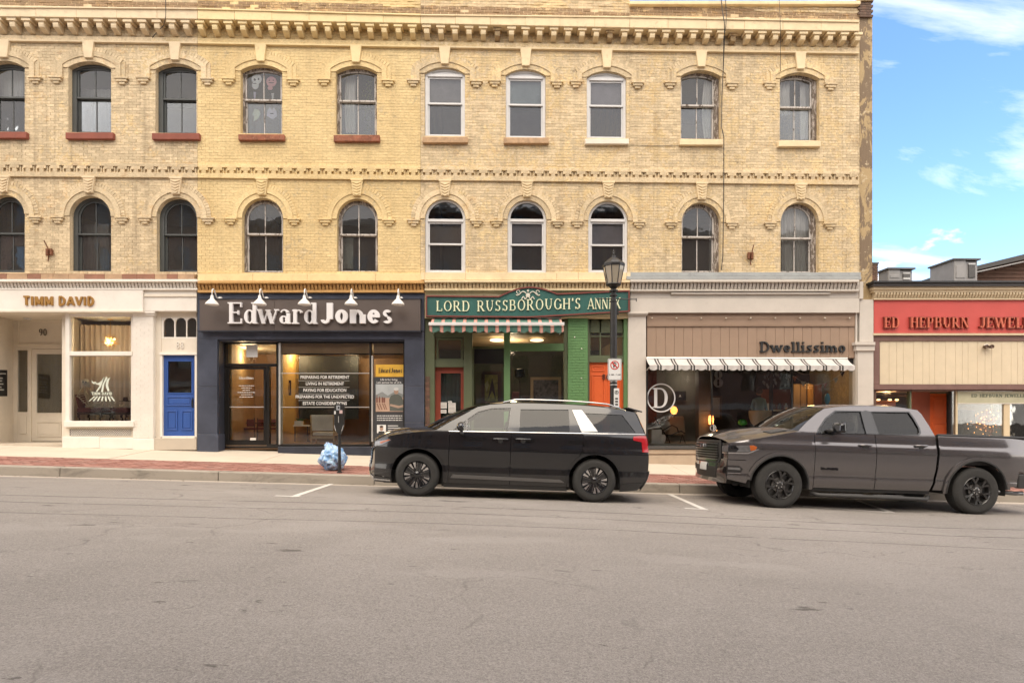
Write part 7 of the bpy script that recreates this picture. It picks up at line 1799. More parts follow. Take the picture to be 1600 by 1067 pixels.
V, F = region([rrect(x0, x1, z0, z1, .03)]); MB().plate(V, F, sy, sy + .006, back=True).build('sign_plate', M_sgn, ns)
V, F = region([rrect(x0 + .010, x1 - .010, z0 + .010, z1 - .010, .025)], [rrect(x0 + .016, x1 - .016, z0 + .016, z1 - .016, .02)]); MB().plate(V, F, sy - .002, sy - .0005).build('sign_border', M_sblk, ns)
cx, cz = (x0 + x1) / 2, AZ(960, 570.5, sy)
V, F = region([arc(cx, cz, .098, 0, 348, 29)], [arc(cx, cz, .078, 0, 348, 29)]); MB().plate(V, F, sy - .003, sy - .0006).build('red_ring', M_sred, ns)
letters('P', cx - .038, cx + .050, cz - .055, cz + .055, sy - .0025, sy - .0005, M_sblk, ns, T=.24, t=.2, serif=0)
V, F = region([[(cx - .066, cz + .046), (cx - .046, cz + .066), (cx + .066, cz - .046), (cx + .046, cz - .066)]]); MB().plate(V, F, sy - .0045, sy - .0028).build('red_slash', M_sred, ns)
print_text('2 AM - 7 AM', cx, sy - .001, AZ(960, 586.5, sy), .048, M_sblk, ns, bold=.001)
for z in (z0 + .02, z1 - .03): MB().box(cx - .02, lx + .02, sy + .006, LPY - .07, z - .01, z + .01).build('sign_clamp', M_alu, ns)
n2 = thing('traffic_sign', 'narrow white parking sign below the no parking sign', 'sign', (AX(963.3, sy), sy, AZ(963, 620, sy)))
x0, x1, z0, z1 = AX(959.2, sy), AX(967.6, sy), AZ(963, 640, sy), AZ(963, 606.5, sy)
V, F = region([rrect(x0, x1, z0, z1, .02)]); MB().plate(V, F, sy, sy + .006, back=True).build('sign_plate', M_sgn, n2)
cx = (x0 + x1) / 2; cz = AZ(963, 613, sy); V, F = region([arc(cx, cz, .042, 0, 348, 20)], [arc(cx, cz, .030, 0, 348, 20)]); MB().plate(V, F, sy - .003, sy - .0006).build('ring', M_sblk, n2); letters('P', cx - .014, cx + .018, cz - .022, cz + .022, sy - .0025, sy - .0005, M_sblk, n2, T=.26, t=.22, serif=0)
for k in range(3): MB().box(cx - .03, cx + .03, sy - .003, sy - .0005, AZ(963, 624 + 4.5 * k, sy), AZ(963, 621.5 + 4.5 * k, sy)).build('print_block', M_sblk, n2)
MB().box(cx - .015, cx + .015, sy + .006, LPY - .07, z1 - .06, z1 - .04).build('sign_clamp', M_alu, n2)
# parking meter
PMY = 13.05; px_ = AX(530.4, PMY); pz_ = walk_z(px_, PMY); zm = lambda py: AZ(530, py, PMY)
pm = thing('parking_meter', 'black parking meter standing beside the blue bag', 'parking meter', (px_, PMY, pz_))
MB().lathe([(.06, -.02), (.06, .02), (.034, .03), (.032, zm(676) - pz_)], (px_, PMY, pz_), 14).build('post', M_iron, pm, smooth=40)
hw = .098
prof = [(-.03, zm(678)), (.03, zm(678)), (.06, zm(673)), (hw, zm(663)), (hw, zm(634)), (hw - .02, zm(631)), (-hw + .02, zm(631)), (-hw, zm(634)), (-hw, zm(663)), (-.06, zm(673))]
V, F = region([[(px_ + a, b) for a, b in prof]]); MB().plate(V, F, PMY - .075, PMY + .075, back=True).build('head', M_iron, pm, bev=.012)
MB().box(px_ - .045, px_ + .035, PMY - .09, PMY - .076, zm(641), zm(633.5)).build('display', mat('meter_display', (.30, .31, .32), .3), pm, bev=.004)
MB().box(px_ - .012, px_ + .022, PMY - .093, PMY - .0895, zm(638.5), zm(635.5)).build('display_text', M_iron, pm)
MB().box(px_ + .02, px_ + .085, PMY - .084, PMY - .076, zm(646), zm(640.8)).build('sticker', mat('sticker_pink', (.55, .40, .38), .5), pm); MB().box(px_ - .092, px_ - .06, PMY - .084, PMY - .076, zm(647), zm(642)).build('sticker', M_sgn, pm)
MB().box(px_ - .006, px_ + .006, PMY - .082, PMY - .076, zm(660), zm(650)).build('coin_slot', M_alu, pm)
for s_ in (-1, 1): MB().tube([(px_ + s_ * (hw - .0), PMY - .05, zm(664)), (px_ + s_ * .063, PMY - .06, zm(673))], .008, 6).build('trim_strip', M_sgn, pm)
# blue rubbish bag
BGY = 13.42; bx_ = AX(520, BGY); bz_ = walk_z(bx_, BGY); import mathutils
m, t, b = newmat('blue_plastic'); g = NT(t)
c = g.mix(g.ramp(g.noise(g.coord(), 7, 5, .6, .8), .42, .6), (.16, .34, .62, 1), (.46, .62, .78, 1)); t.links.new(c, b.inputs['Base Color']); b.inputs['Roughness'].default_value = .28; b.inputs['Coat Weight'].default_value = .5; b.inputs['Transmission Weight'].default_value = .0; b.inputs['Subsurface Weight'].default_value = .15
t.links.new(g.bump(g.noise(g.coord(), 16, 5, .6, 1.5), .7, .03), b.inputs['Normal']); M_bag = m
bag = MB().ball((0, 0, .25), (.29, .25, .255), 64, 44)
nv = []
for v in bag.v:
    p = Vector(v); d = (p - Vector((0, 0, .25))).normalized()
    r1 = mathutils.noise.noise(d * 2.3 + Vector((3.1, 0, 0))) * .06 - abs(mathutils.noise.noise(Vector((d.x * 4.5, d.y * 4.5, d.z * 1.2)))) * .09 + .03 - abs(mathutils.noise.noise(Vector((d.x * 9 + 4, d.y * 9, d.z * 3)))) * .035
    p = p + d * r1; p.z = max(.005, p.z)
    if d.z > .72: p.z += (d.z - .72) * .22; p.x -= (d.z - .72) * .30
    nv.append(tuple(p))
bag.v = nv
for k in range(7):      # gathered neck and ears
    a = k * .9; bag.tube([(-.075 + .03 * cos(a), .02 * sin(a), .46), (-.085 + .05 * cos(a), .03 * sin(a), .51), (-.11 + .10 * cos(a) * (1 if k % 2 else .6), .06 * sin(a), .57 + .03 * (k % 3))], [.045, .035, .008], 6)
bgo = bag.build('rubbish_bag', M_bag, smooth=True); bgo.location = (bx_, BGY, bz_ - .005); tag(bgo, 'knotted light blue plastic rubbish bag on the brick paving', 'rubbish bag')
rr = random.Random(21); mb = MB()
for k in range(150):     # dead leaves and grit caught in the gutter
    x = rr.uniform(-12, 12); y = CURB - abs(rr.gauss(0, .10)) - .02; z = road_z(x, y) + .006; a = rr.uniform(0, 6.3); s_ = rr.uniform(.012, .034)
    mb.add([(x, y, z), (x + s_ * cos(a), y + s_ * sin(a), z + .006), (x + s_ * 1.4 * cos(a + .6), y + s_ * 1.4 * sin(a + .6), z + .012), (x + s_ * cos(a + 1.2), y + s_ * sin(a + 1.2), z + .004)], [(0, 1, 2, 3)])
lt = mb.build('leaf_litter', mat('dead_leaf', (.12, .075, .04), .9, var=.4)); lt['kind'] = 'stuff'; lt['label'] = 'dead leaves and grit lying along the gutter'
# gooseneck lamps over the navy sign
M_lampw = mat('white_enamel', (.70, .68, .64), .3, coat=.4, var=.03)
gl0 = None
for i, (p, lb) in enumerate(((346, 'leftmost of the five white gooseneck lamps, over the bare left end of the sign'), (418, 'white gooseneck lamp over the letter d of Edward'), (485.5, 'middle one of the five white gooseneck lamps'), (556, 'white gooseneck lamp above the word Jones'), (627, 'rightmost of the five white gooseneck lamps'))):
    X_ = AX(p); Z_ = AZ(p, 468.5)
    if gl0 is None:
        gl0 = thing('gooseneck_lamp', lb, 'wall lamp', (X_, FY - .08, Z_), 'gooseneck lamps over the navy shopfront'); T_ = Vector((X_, FY - .08, Z_))
        A = lambda x, y, z: tuple(T_ + Vector((x, y, z)))
        MB().lathe([(0, -.035), (.045, -.03), (.072, 0)], A(0, 0, 0), 18, 'y').build('wall_plate', M_lampw, gl0, smooth=True)
        pts = [A(0, -.02, 0), A(0, -.10, -.01), A(0, -.20, .02), A(0, -.26, .09), A(0, -.32, .17), A(0, -.38, .19), A(0, -.43, .15), A(0, -.44, .08), A(0, -.44, .0)]
        MB().tube(pts, .015, 8).build('arm', M_lampw, gl0, smooth=True)
        c_ = A(0, -.44, -.04)
        MB().lathe([(.0, .06), (.03, .055), (.038, .02), (.045, -.03), (.06, -.05), (.095, -.085), (.155, -.15), (.168, -.19), (.160, -.192), (.09, -.09), (.0, -.07)], c_, 28).build('lamp_shade', M_lampw, gl0, smooth=30)
        MB().ball((c_[0], c_[1], c_[2] - .12), .045, 10, 8).build('lamp_bulb', mat('bulb_white', (.6, .58, .5), .4), gl0, smooth=True)
    else:
        o = gl0.copy(); COL.objects.link(o); o.location = (X_, FY - .08, Z_); o['label'] = lb
        for ch_ in gl0.children: c = ch_.copy(); COL.objects.link(c); c.parent = o
# rusty wall anchors, cables
M_rust = mat('rust', (.17, .065, .03), .85, var=.3, dirt=.4, dirtcol=(.07, .035, .02), scale=12)
for (p, lb, rod, pl) in ((75, 'rusty bracket on the tan wall above the gold lettering', ((69.5, 376), (75, 389)), (71, 81, 388.5, 399)), (1173, 'rusty bracket on the buff wall between two arched windows', ((1177, 383), (1175, 395)), (1168.5, 1177.5, 394, 405))):
    w_ = thing('wall_bracket', lb, 'bracket', (AX(p), FY, AZ(p, 395)), 'rusty wall brackets'); part('back_plate', M_rust, w_, (pl[0], pl[1], pl[2], pl[3], FY - .02, FY)); part('clevis', M_rust, w_, (pl[0] + 1, pl[0] + 3, pl[2] + 1, pl[3] - 1, FY - .10, FY - .02)); part('clevis', M_rust, w_, (pl[1] - 3, pl[1] - 1, pl[2] + 1, pl[3] - 1, FY - .10, FY - .02))
    a, b = at(*rod[0], FY - .12), at(*rod[1], FY - .06); MB().tube([(a[0], FY - .14, a[1]), (b[0], FY - .05, b[1])], .014, 6).build('rod', M_rust, w_); c = at(pl[0] + 4, pl[3] + 9, FY - .01); d = at(pl[0] + 5, pl[3], FY - .01)
    MB().tube([(d[0], FY - .012, d[1]), (c[0], FY - .012, c[1])], .012, 5).build('hook', M_rust, w_)
M_cab = mat('cable_black', (.02, .018, .016), .7)
def cable(label, pts, dY, r_=.011):
    P = [(AX(a, FY - d), FY - d, AZ(a, b, FY - d)) for (a, b), d in zip(pts, dY)]; tag(MB().tube(P, r_, 6).build('cable', M_cab), label, 'cable')
cable('black cable hooking over the cornice above the third window from the left', [(258, -30), (259, 8), (259, 26), (256, 40), (246, 50), (239, 58), (238, 62)], [.3, .45, .45, .3, .12, .05, .03], .009)
cable('black cable running down the wall beside the ninth window column', [(1126, -10), (1129, 20), (1132, 36), (1132, 60), (1130.5, 100), (1128, 150), (1127.5, 200), (1131, 214), (1131, 260), (1130.5, 330), (1129.5, 400), (1127, 422)], [.1, .3, .46, .3, .08, .08, .08, .14, .1, .08, .05, .03])
cable('second black cable looping over the cornice beside the longer one', [(1133, -10), (1135, 25), (1134, 42), (1131, 62), (1130, 110)], [.1, .3, .47, .3, .06], .009)
cable('thin black wire down the wall left of the last window column', [(1217, -10), (1219, 30), (1219.5, 60), (1219.5, 112)], [.1, .46, .3, .04], .006)
cable('thin wire running level under the ninth window sill', [(985, 227), (1020, 228), (1060, 227.5), (1110, 227)], [.02, .02, .02, .03], .006)

# ------------------------------------------------------------------ upper windows: what hangs behind the glass
M_cur = mat('sheer_curtain', (.82, .78, .72), .9, var=.08); M_curd = mat('grey_curtain', (.6, .58, .55), .9)
curtain('pale sheer curtains filling the arched window nearest the corner', 1221, 1278, 320, 425, FY + .33, M_cur, 9, .03)
curtain('pale curtain pulled to the right in the dark arched window', 1108, 1123, 335, 424, FY + .33, M_cur, 3, .03)
curtain('pale curtain at the right of the upper window beside the cable', 1101, 1118, 122, 216, FY + .33, M_cur, 3, .03, pull=-.08)
curtain('left half of the tied curtains in the top right window', 1222, 1234, 122, 180, FY + .33, M_cur, 2, .03, pull=-.1)
curtain('right half of the tied curtains in the top right window', 1250, 1272, 120, 218, FY + .33, M_cur, 3, .03, pull=.14)
curtain('grey curtains in the top left window at the frame edge', -5, 36, 104, 204, FY + .5, M_curd, 6, .03)
curtain('grey curtain behind the arched window, second from the left on the lower row', 118, 170, 350, 424, FY + .6, mat('dim_curtain', (.3, .28, .25), .9), 5, .02)
curtain('dim curtain behind the second window of the top row', 116, 172, 140, 205, FY + .6, mat('dim_curtain2', (.34, .33, .3), .9), 5, .02)
M_rb = mat('roller_grey', (.60, .57, .54), .85); M_rbt = mat('roller_teal', (.60, .74, .72), .8); M_rbv = mat('roller_mauve', (.68, .63, .64), .85)
def blind(label, x0, x1, y0, y1, m, Y=FY + .20):
    o = part('roller_blind', m, None, (x0, x1, y0, y1, Y, Y + .006)); tag(o, label, 'blind'); b_ = MB(); b_.tube([(AX(x0, Y), Y + .01, AZ(x0, y0 + 1, Y)), (AX(x1, Y), Y + .01, AZ(x1, y0 + 1, Y))], .02, 8); q_ = b_.build('roller', m); q_.parent = o
blind('grey blind in the first white framed window of the top row', 669, 722, 121, 166, M_rb); blind('teal blind in the half open white framed window', 796, 847, 126, 166, M_rbt); blind('mauve grey blind in the third white framed window of the top row', 923, 974, 126, 170, M_rbv)
blind('mauve blind in the middle arched white framed window', 799, 849, 352, 383, M_rbv); blind('mauve blind in the arched window behind the street lamp', 925, 976, 353, 384, M_rbv); blind('brown grey blind in the first arched white framed window', 669, 723, 354, 383, mat('roller_brown', (.42, .33, .24), .85))
blind('pale blind low in the second yellow wall arched window', 531, 552, 372, 420, mat('roller_pale', (.5, .52, .45), .85), FY + .4)
# paper cut-outs in the fourth window
M_p1, M_p2, M_p3, M_p4 = (mat('paper_' + n_, c_, .8) for n_, c_ in (('white', (.85, .85, .82)), ('pink', (.80, .38, .40)), ('cream', (.75, .78, .55)), ('lilac', (.75, .68, .80))))
def cut(label, polys, m, Y, dark=()):
    V, F = region([[at(x, y, Y) for x, y in p] for p in polys]); o = MB().plate(V, F, Y, Y + .01, back=True).build('paper_cutout', m); tag(o, label, 'paper decoration', 'paper cut-outs taped inside the fourth window')
    for p in dark: V, F = region([[at(x, y, Y) for x, y in p]]); MB().plate(V, F, Y - .006, Y - .001).build('ink_mark', M_sblk, o)
el = lambda x, y, a, b, n=16: [(x + a * cos(2 * pi * i / n), y - b * sin(2 * pi * i / n)) for i in range(n)]
CY_ = FY + .235
cut('white skull shaped paper cut-out, upper left pane', [el(401, 124, 8, 8), el(399, 134, 5.5, 6)], M_p1, CY_, [el(398, 125, 1.6, 2), el(404, 124, 1.4, 1.8), el(398, 131, 3, .5)])
cut('round pink paper cut-out, upper right pane', [el(424, 128, 8, 8), el(422, 138, 4, 3)], M_p2, CY_, [el(424, 130, 4.5, .6), el(421, 126, .8, .8), el(427, 126, .8, .8)])
cut('pale feathered paper cut-out, lower left pane', [[(398, 170), (404, 172), (407, 178), (403, 186), (396, 190), (397, 182), (394, 180)]], M_p3, CY_)
cut('lilac crown shaped paper cut-out, lower right pane', [[(418, 172), (422, 168), (425, 173), (428, 168), (432, 174), (433, 182), (425, 187), (417, 181)]], M_p4, CY_, [el(425, 178, 3, .6)])
for p_, q_, m_, l_ in ((396, 150, M_p4, 'lilac paper strip hanging below the white skull cut-out'), (424, 152, M_p1, 'white paper strip hanging below the round pink cut-out')): cut(l_, [[(p_, q_ - 6), (p_ + 4, q_ - 6), (p_ + 3, q_ + 4), (p_ + 1, q_ + 5)]], m_, CY_)
pl_ = thing('hanging_plant', 'trailing green plant inside the fifth window of the top row', 'plant', (AX(577), FY + .4, AZ(577, 130))); mb = MB(); rr = random.Random(4)
for k in range(190):
    px, py = rr.gauss(576, 3.2), rr.uniform(125, 207); x, z = at(px, py, FY + .35); a = rr.uniform(0, 6.3); s_ = .035; mb.add([(x, FY + .34, z), (x + s_ * cos(a), FY + .32 + rr.uniform(-.03, .03), z + s_ * sin(a)), (x + s_ * 1.5 * cos(a + .5), FY + .35, z + s_ * 1.5 * sin(a + .5)), (x + s_ * cos(a + 1), FY + .37, z + s_ * sin(a + 1))], [(0, 1, 2, 3)])
mb.build('leaves', mat('leaf_pale', (.20, .22, .08), .7), pl_, kind='stuff'); MB().tube([(AX(576), FY + .38, AZ(576, 105)), (AX(576), FY + .38, AZ(576, 205))], .006, 5).build('stem', mat('stem', (.1, .12, .05), .8), pl_)
curtain('thin pale drape tied in the fifth window of the top row', 541, 556, 112, 208, FY + .42, M_cur, 3, .03, pull=-.05)
# ------------------------------------------------------------------ inside the shops
def lampl(name, loc, e, col=(1, .75, .45), r=.08, parent=None):
    l = bpy.data.lights.new(name, 'POINT'); l.energy = e; l.color = col; l.shadow_soft_size = r; o = bpy.data.objects.new(name, l); COL.objects.link(o); o.location = loc; return o
def bxp(m, *b, name='part', parent=None, bev=0, label=None, cat=None, group=None):
    o = part(name, m, parent, *b, bev=bev)
    if label: tag(o, label, cat, group)
    return o
M_drape = mat('greige_drape', (.62, .52, .43), .9, var=.1, streak=True); M_wood = mat('oak_wood', (.42, .27, .13), .5, var=.2, streak=True); M_dwood = mat('dark_wood', (.055, .028, .018), .4, var=.2)
# A: the window with the skeleton
yA = FY + 1.0
curtain('floor length greige drapes closing off the white framed show window', 106, 207, 508, 664, yA + .1, M_drape, 13, .05)
part('plinth', M_white2, bldA, (100, 210, 659.5, 700, FY + .22, yA + .3)); MB().box(AX(100), AX(212), FY + .22, yA + .25, AZ(150, 490) , AZ(150, 490) + .05).build('ceiling', M_white2, bldA)
MB().hexa([(AX(102, FY + .2) - .08, FY + .21, AZ(100, 700)), (AX(103, FY + .2), FY + .21, AZ(100, 700)), (AX(117, yA), yA + .3, AZ(100, 700)), (AX(117, yA) - .08, yA + .3, AZ(100, 700)), (AX(102, FY + .2) - .08, FY + .21, AZ(100, 490)), (AX(103, FY + .2), FY + .21, AZ(100, 490)), (AX(117, yA), yA + .3, AZ(100, 490)), (AX(117, yA) - .08, yA + .3, AZ(100, 490))]).build('partition', M_white2, bldA); MB().hexa([(AX(100.5) - .02, FY + .205, AZ(100, 700)), (AX(102, FY + .2) - .09, FY + .205, AZ(100, 700)), (AX(104.5, RY), RY + .3, AZ(100, 700)), (AX(103, RY), RY + .3, AZ(100, 700)), (AX(100.5) - .02, FY + .205, AZ(100, 488)), (AX(102, FY + .2) - .09, FY + .205, AZ(100, 488)), (AX(104.5, RY), RY + .3, AZ(100, 488)), (AX(103, RY), RY + .3, AZ(100, 488))]).build('lobby_wall', M_white2, bldA)
cy = FY + .55; ccx, ccz = at(172.3, 534, cy); ch_ = thing('chandelier', 'lit brass starburst chandelier in front of the greige drapes', 'chandelier', (ccx, cy, ccz))
M_brass = mat('warm_brass', (.65, .40, .14), .3, metal=.8); mb = MB(); rr = random.Random(2)
mb.ball((ccx, cy, ccz), .05, 12, 8)
for k in range(90):
    u = rr.uniform(-1, 1); a = rr.uniform(0, 2 * pi); w = sqrt(1 - u * u); L = rr.uniform(.18, .255); d = Vector((w * cos(a), w * sin(a), u)); mb.tube([Vector((ccx, cy, ccz)) + d * .03, Vector((ccx, cy, ccz)) + d * L], [.006, .003], 4)
mb.build('starburst', M_brass, ch_); MB().tube([(ccx, cy, ccz), (ccx, cy, AZ(172, 500, cy))], .006, 5).build('stem', M_brass, ch_); MB().lathe([(.0, -.02), (.07, -.02), (.07, 0)], (ccx, cy, AZ(172, 499, cy)), 14).build('ceiling_rose', M_brass, ch_)
E_w = emat('glowing_bulb', (1.0, .55, .22), 5)
for k in range(8): a = k * 2.4; d = Vector((cos(a) * .11, sin(a) * .11, .08 * cos(k * 2.1))); MB().ball(tuple(Vector((ccx, cy, ccz)) + d), .016, 8, 6).build('bulb', E_w, ch_)
lampl('chandelier_light', (ccx, cy - .05, ccz), 15, r=.12)
M_ubl = mat('wine_upholstery', (.12, .025, .025), .6)
def stool(label, x0, x1, ys, back=False, Y=FY + .62):
    st_ = thing('chair', label, 'chair', (AX((x0 + x1) / 2, Y), Y, AZ(150, 659, Y))); a = AX(x0, Y); b = AX(x1, Y); zt, zb = AZ(150, ys, Y), AZ(150, 659.4, Y)
    MB().box(a, b, Y - .25, Y + .25, zt - .13, zt).build('seat', M_ubl, st_, bev=.04)
    MB().box(a + .01, b - .01, Y - .24, Y + .24, zt - .19, zt - .135).build('apron', M_dwood, st_, bev=.01)
    for x in (a + .05, b - .05):
        s_ = -1 if x < (a + b) / 2 else 1
        for y in (Y - .2, Y + .2): MB().tube([(x, y, zt - .15), (x + s_ * .035, y, zt - .25), (x - s_ * .01, y, zb + .1), (x + s_ * .02, y, zb)], [.03, .028, .016, .02], 6).build('leg', M_dwood, st_, smooth=True)
    if back: MB().hexa([(a, Y - .2, zt), (a + .06, Y - .2, zt), (a + .06, Y + .2, zt), (a, Y + .2, zt), (a - .1, Y - .17, zt + .36), (a - .04, Y - .17, zt + .36), (a - .04, Y + .17, zt + .36), (a - .1, Y + .17, zt + .36)]).build('backrest', M_ubl, st_, bev=.02)
stool('wine red chair carrying the skeleton in the white framed window', 129, 167, 637, True); stool('wine red footstool at the right end of the white framed window', 181, 206, 637)
# skeleton
sk = thing('skeleton', 'life size plastic skeleton reclining on the wine red chair', 'skeleton', (AX(140, FY + .6), FY + .6, AZ(140, 640, FY + .6))); M_bone = mat('bone_plastic', (.52, .47, .36), .5, var=.12)
SK = lambda px, py, d=0.0: (AX(px, FY + .58 + d), FY + .58 + d, AZ(px, py, FY + .58 + d))
mb = MB(); c = SK(134, 597); mb.ball(c, (.085, .095, .10), 18, 12); mb.ball((c[0] + .045, c[1], c[2] - .085), (.05, .055, .05), 12, 8); mb.build('skull', M_bone, sk, smooth=True)
mb = MB()
for s_ in (-.04, .035): mb.ball((c[0] + .03 + s_ * .9, c[1] - .085, c[2] + .0), (.022, .02, .024), 8, 6)
mb.ball((c[0] + .04, c[1] - .09, c[2] - .045), (.010, .012, .016), 6, 5); mb.build('eye_sockets', M_sblk, sk)
mb = MB(); sp = [SK(133, 604), SK(133, 612), SK(136, 622), SK(139, 631), SK(140, 636)]; mb.tube(sp, [.02, .025, .025, .028, .03], 6)
for k in range(6):
    u = k / 5; cc = Vector(sp[1]).lerp(Vector(sp[3]), u * .8); w_ = .13 - .02 * abs(k - 2); mb.tube([tuple(cc + Vector((w_ * sin(t), -.09 * (1 - cos(t)) / 1.0 + .02, -.03 * (1 - cos(t))))) for t in [-2.6 + .52 * i for i in range(11)]], .009, 5)
mb.ball(SK(140, 635), (.12, .08, .07), 12, 8); mb.build('spine_and_ribs', M_bone, sk, smooth=True)
def bone(n_, *p): mb = MB(); mb.tube([SK(*q) for q in p], [.02] + [.012] * (len(p) - 2) + [.018], 6); [mb.ball(SK(*q), .024, 8, 6) for q in p]; mb.build(n_, M_bone, sk, smooth=True)
bone('arm', (128, 606, -.12), (121, 619, -.2), (138, 634, -.2)); bone('arm', (139, 607, .05), (147, 618, -.1), (156, 622, -.1)); bone('leg', (140, 634, -.05), (163, 627, -.1), (186, 634, -.1)); bone('leg', (141, 636, .05), (170, 630, .05), (182, 656, .02)); bone('foot', (186, 634, -.1), (199, 632, -.1)); 
for k in range(4): bone('finger', (138 + k, 634, -.2 - .02 * k), (143 + k, 637 - k, -.2))
hat = MB().lathe([(0, .10), (.05, .10), (.07, 0), (.15, -.01), (.15, -.02), (0, -.02)], SK(196, 626, 0), 16).build('hat', M_dwood); tag(hat, 'dark hat lying on the footstool by the skeleton\'s feet', 'hat')
# white logo on the glass
lg = thing('window_logo', 'white flame shaped TIMM DAVID logo on the show window glass', 'logo', (AX(158, FY + .09), FY + .09, AZ(158, 610))); M_decal = mat('white_decal', (.58, .62, .52), .6); yd = FY + .092
fl = [[(148, 597), (152, 599), (158, 596), (163, 588), (158, 604), (152, 612), (150, 612), (156, 602), (150, 600)], [(166, 588), (168, 590), (163, 600), (161, 612), (158, 612), (160, 601)], [(173, 589), (170, 594), (169, 602), (171, 611), (168, 611), (165, 602), (167, 593)], [(143, 594), (146, 597), (150, 596), (148, 600), (144, 598)]]
for k in range(7): x = 146 + k * 4.2; fl.append([(x + 1, 619), (x + 3.4, 619), (x + 1.6 + (k - 3) * 2.4, 626.5), (x - .6 + (k - 3) * 2.4, 626.5)])
for p in fl: V, F = region([[at(a, b, yd) for a, b in p]]); MB().plate(V, F, yd - .004, yd + .004).build('flame', M_decal, lg)
letters('TIMM DAVID', AX(143, yd), AX(175.5, yd), AZ(158, 617, yd), AZ(158, 612.5, yd), yd - .004, yd + .004, M_decal, lg, T=.2, t=.12, serif=1, track=.08)
# B: office
yB = FY + .32; flr = AZ(400, 697)
M_och = mat('ochre_wall', (.60, .36, .09), .8, var=.05); M_teal = mat('dark_teal_screen', (.012, .015, .016), .6); M_tanw = mat('tan_panel', (.30, .175, .085), .6, var=.15, streak=True); M_carp = mat('brown_floor', (.26, .15, .08), .5, var=.15)
MB().box(AX(312), AX(660), FY + .33, FY + 5.5, flr - .1, flr + .01).build('office_floor', M_carp, bldB); MB().box(AX(312), AX(660), FY + .37, FY + 5.5, AZ(480, 533), AZ(480, 533) + .06).build('office_ceiling', mat('ceiling_tile', (.50, .46, .38), .9), bldB)
MB().box(AX(312), AX(660), FY + 3.4, FY + 3.46, flr, AZ(480, 530)).build('office_rear_wall', M_tanw, bldB)  # wall colour stands in for the tan floor's reflection in the window
xw = AX(437, FY + .5); MB().hexa([(xw - .1, FY + .5, flr), (xw, FY + .5, flr), (AX(466, FY + 2.3) + .0, FY + 3.38, flr), (AX(466, FY + 2.3) - .12, FY + 3.38, flr), (xw - .1, FY + .5, 4.2), (xw, FY + .5, 4.2), (AX(466, FY + 2.3), FY + 3.38, 4.2), (AX(466, FY + 2.3) - .12, FY + 3.38, 4.2)]).build('ochre_wall', M_och, bldB)
MB().hexa([(AX(343), FY + .5, flr), (AX(343) + .1, FY + .5, flr), (AX(385, FY + 3) + .1, FY + 3.38, flr), (AX(385, FY + 3), FY + 3.38, flr), (AX(343), FY + .5, 4.2), (AX(343) + .1, FY + .5, 4.2), (AX(385, FY + 3) + .1, FY + 3.38, 4.2), (AX(385, FY + 3), FY + 3.38, 4.2)]).build('tan_wall', mat('tan_wall', (.42, .30, .15), .8), bldB)
bxp(M_teal, (467, 560, 556, 655, FY + 1.9, FY + 1.95), name='screen_panel', label='tall dark screen standing in the office behind the list of services', cat='screen')
bxp(M_tanw, (548, 640, 560, 640, FY + 2.4, FY + 2.5), name='reception_cabinet', label='tan cabinet behind the right part of the office window', cat='cabinet')
clp = MB().box(AX(452, FY + 1.6), AX(466, FY + 1.6), FY + 1.2, FY + 1.9, AZ(480, 533) - .03, AZ(480, 533) - .005).build('ceiling_light', emat('light_panel', (1, .80, .50), 9)); tag(clp, 'lit square ceiling panel at the left of the office window', 'ceiling light')
lampl('office_light', (AX(455, FY + 1.5), FY + 1.5, AZ(480, 533) - .25), 32, (1, .72, .40), .25); lampl('office_light', (AX(385, FY + 1.6), FY + 1.6, AZ(480, 533) - .25), 20, (1, .72, .40), .25); lampl('office_light', (AX(560, FY + 2.2), FY + 1.5, AZ(480, 533) - .3), 13, (1, .72, .42), .25)
yc_ = FY + .75; oc = thing('chair', 'grey upholstered chair with pale wooden legs seen from behind in the office window', 'chair', (AX(504, yc_), yc_, AZ(504, 693, yc_))); M_gup = mat('grey_upholstery', (.72, .70, .66), .9); M_bch = mat('beech', (.55, .38, .2), .5)
a, b = at(487, 648, yc_), at(521, 673, yc_); mb = MB()
mb.hexa([(a[0] + .01, yc_, b[1]), (b[0] - .01, yc_, b[1]), (b[0] - .01, yc_ + .05, b[1]), (a[0] + .01, yc_ + .05, b[1]), (a[0], yc_ - .06, a[1]), (b[0], yc_ - .06, a[1]), (b[0], yc_ - .01, a[1]), (a[0], yc_ - .01, a[1])]); mb.build('backrest', M_gup, oc, bev=.015)
MB().box(a[0] + .01, b[0] - .01, yc_ + .04, yc_ + .5, b[1] - .14, b[1] - .04).build('seat', M_gup, oc, bev=.02); MB().box(a[0], b[0], yc_ + .0, yc_ + .05, b[1] - .22, b[1] - .15).build('rail', M_bch, oc)
for x in (a[0] - .01, b[0] + .01):
    MB().tube([(x, yc_ - .05, a[1] - .01), (x, yc_ + .0, b[1]), (x, yc_, flr)], .02, 6).build('leg', M_bch, oc); MB().tube([(x, yc_ + .45, b[1] - .15), (x, yc_ + .45, flr)], .02, 6).build('leg', M_bch, oc)
tb = thing('side_table', 'small side table with a tissue box beside the grey office chair', 'table', (AX(471, FY + 1.1), FY + 1.1, flr)); y_ = FY + 1.1
part('tabletop', M_white, tb, (458, 482, 664, 666, y_ - .2, y_ + .25)); 
for p in (460, 480): part('leg', M_dwood, tb, (p, p + 1.2, 666.2, 690, y_ - .15, y_ - .12))
bxp(M_paper if 0 else M_sgn, (460, 471, 657.5, 663.8, y_ - .15, y_ + .02), name='tissue_box', label='white tissue box on the small office side table', cat='tissue box')
pt_ = thing('potted_plant', 'small green plant behind the tissue box in the office', 'plant', (AX(466, y_ + .1), y_ + .12, AZ(466, 664, y_))); mb = MB(); rr = random.Random(5)
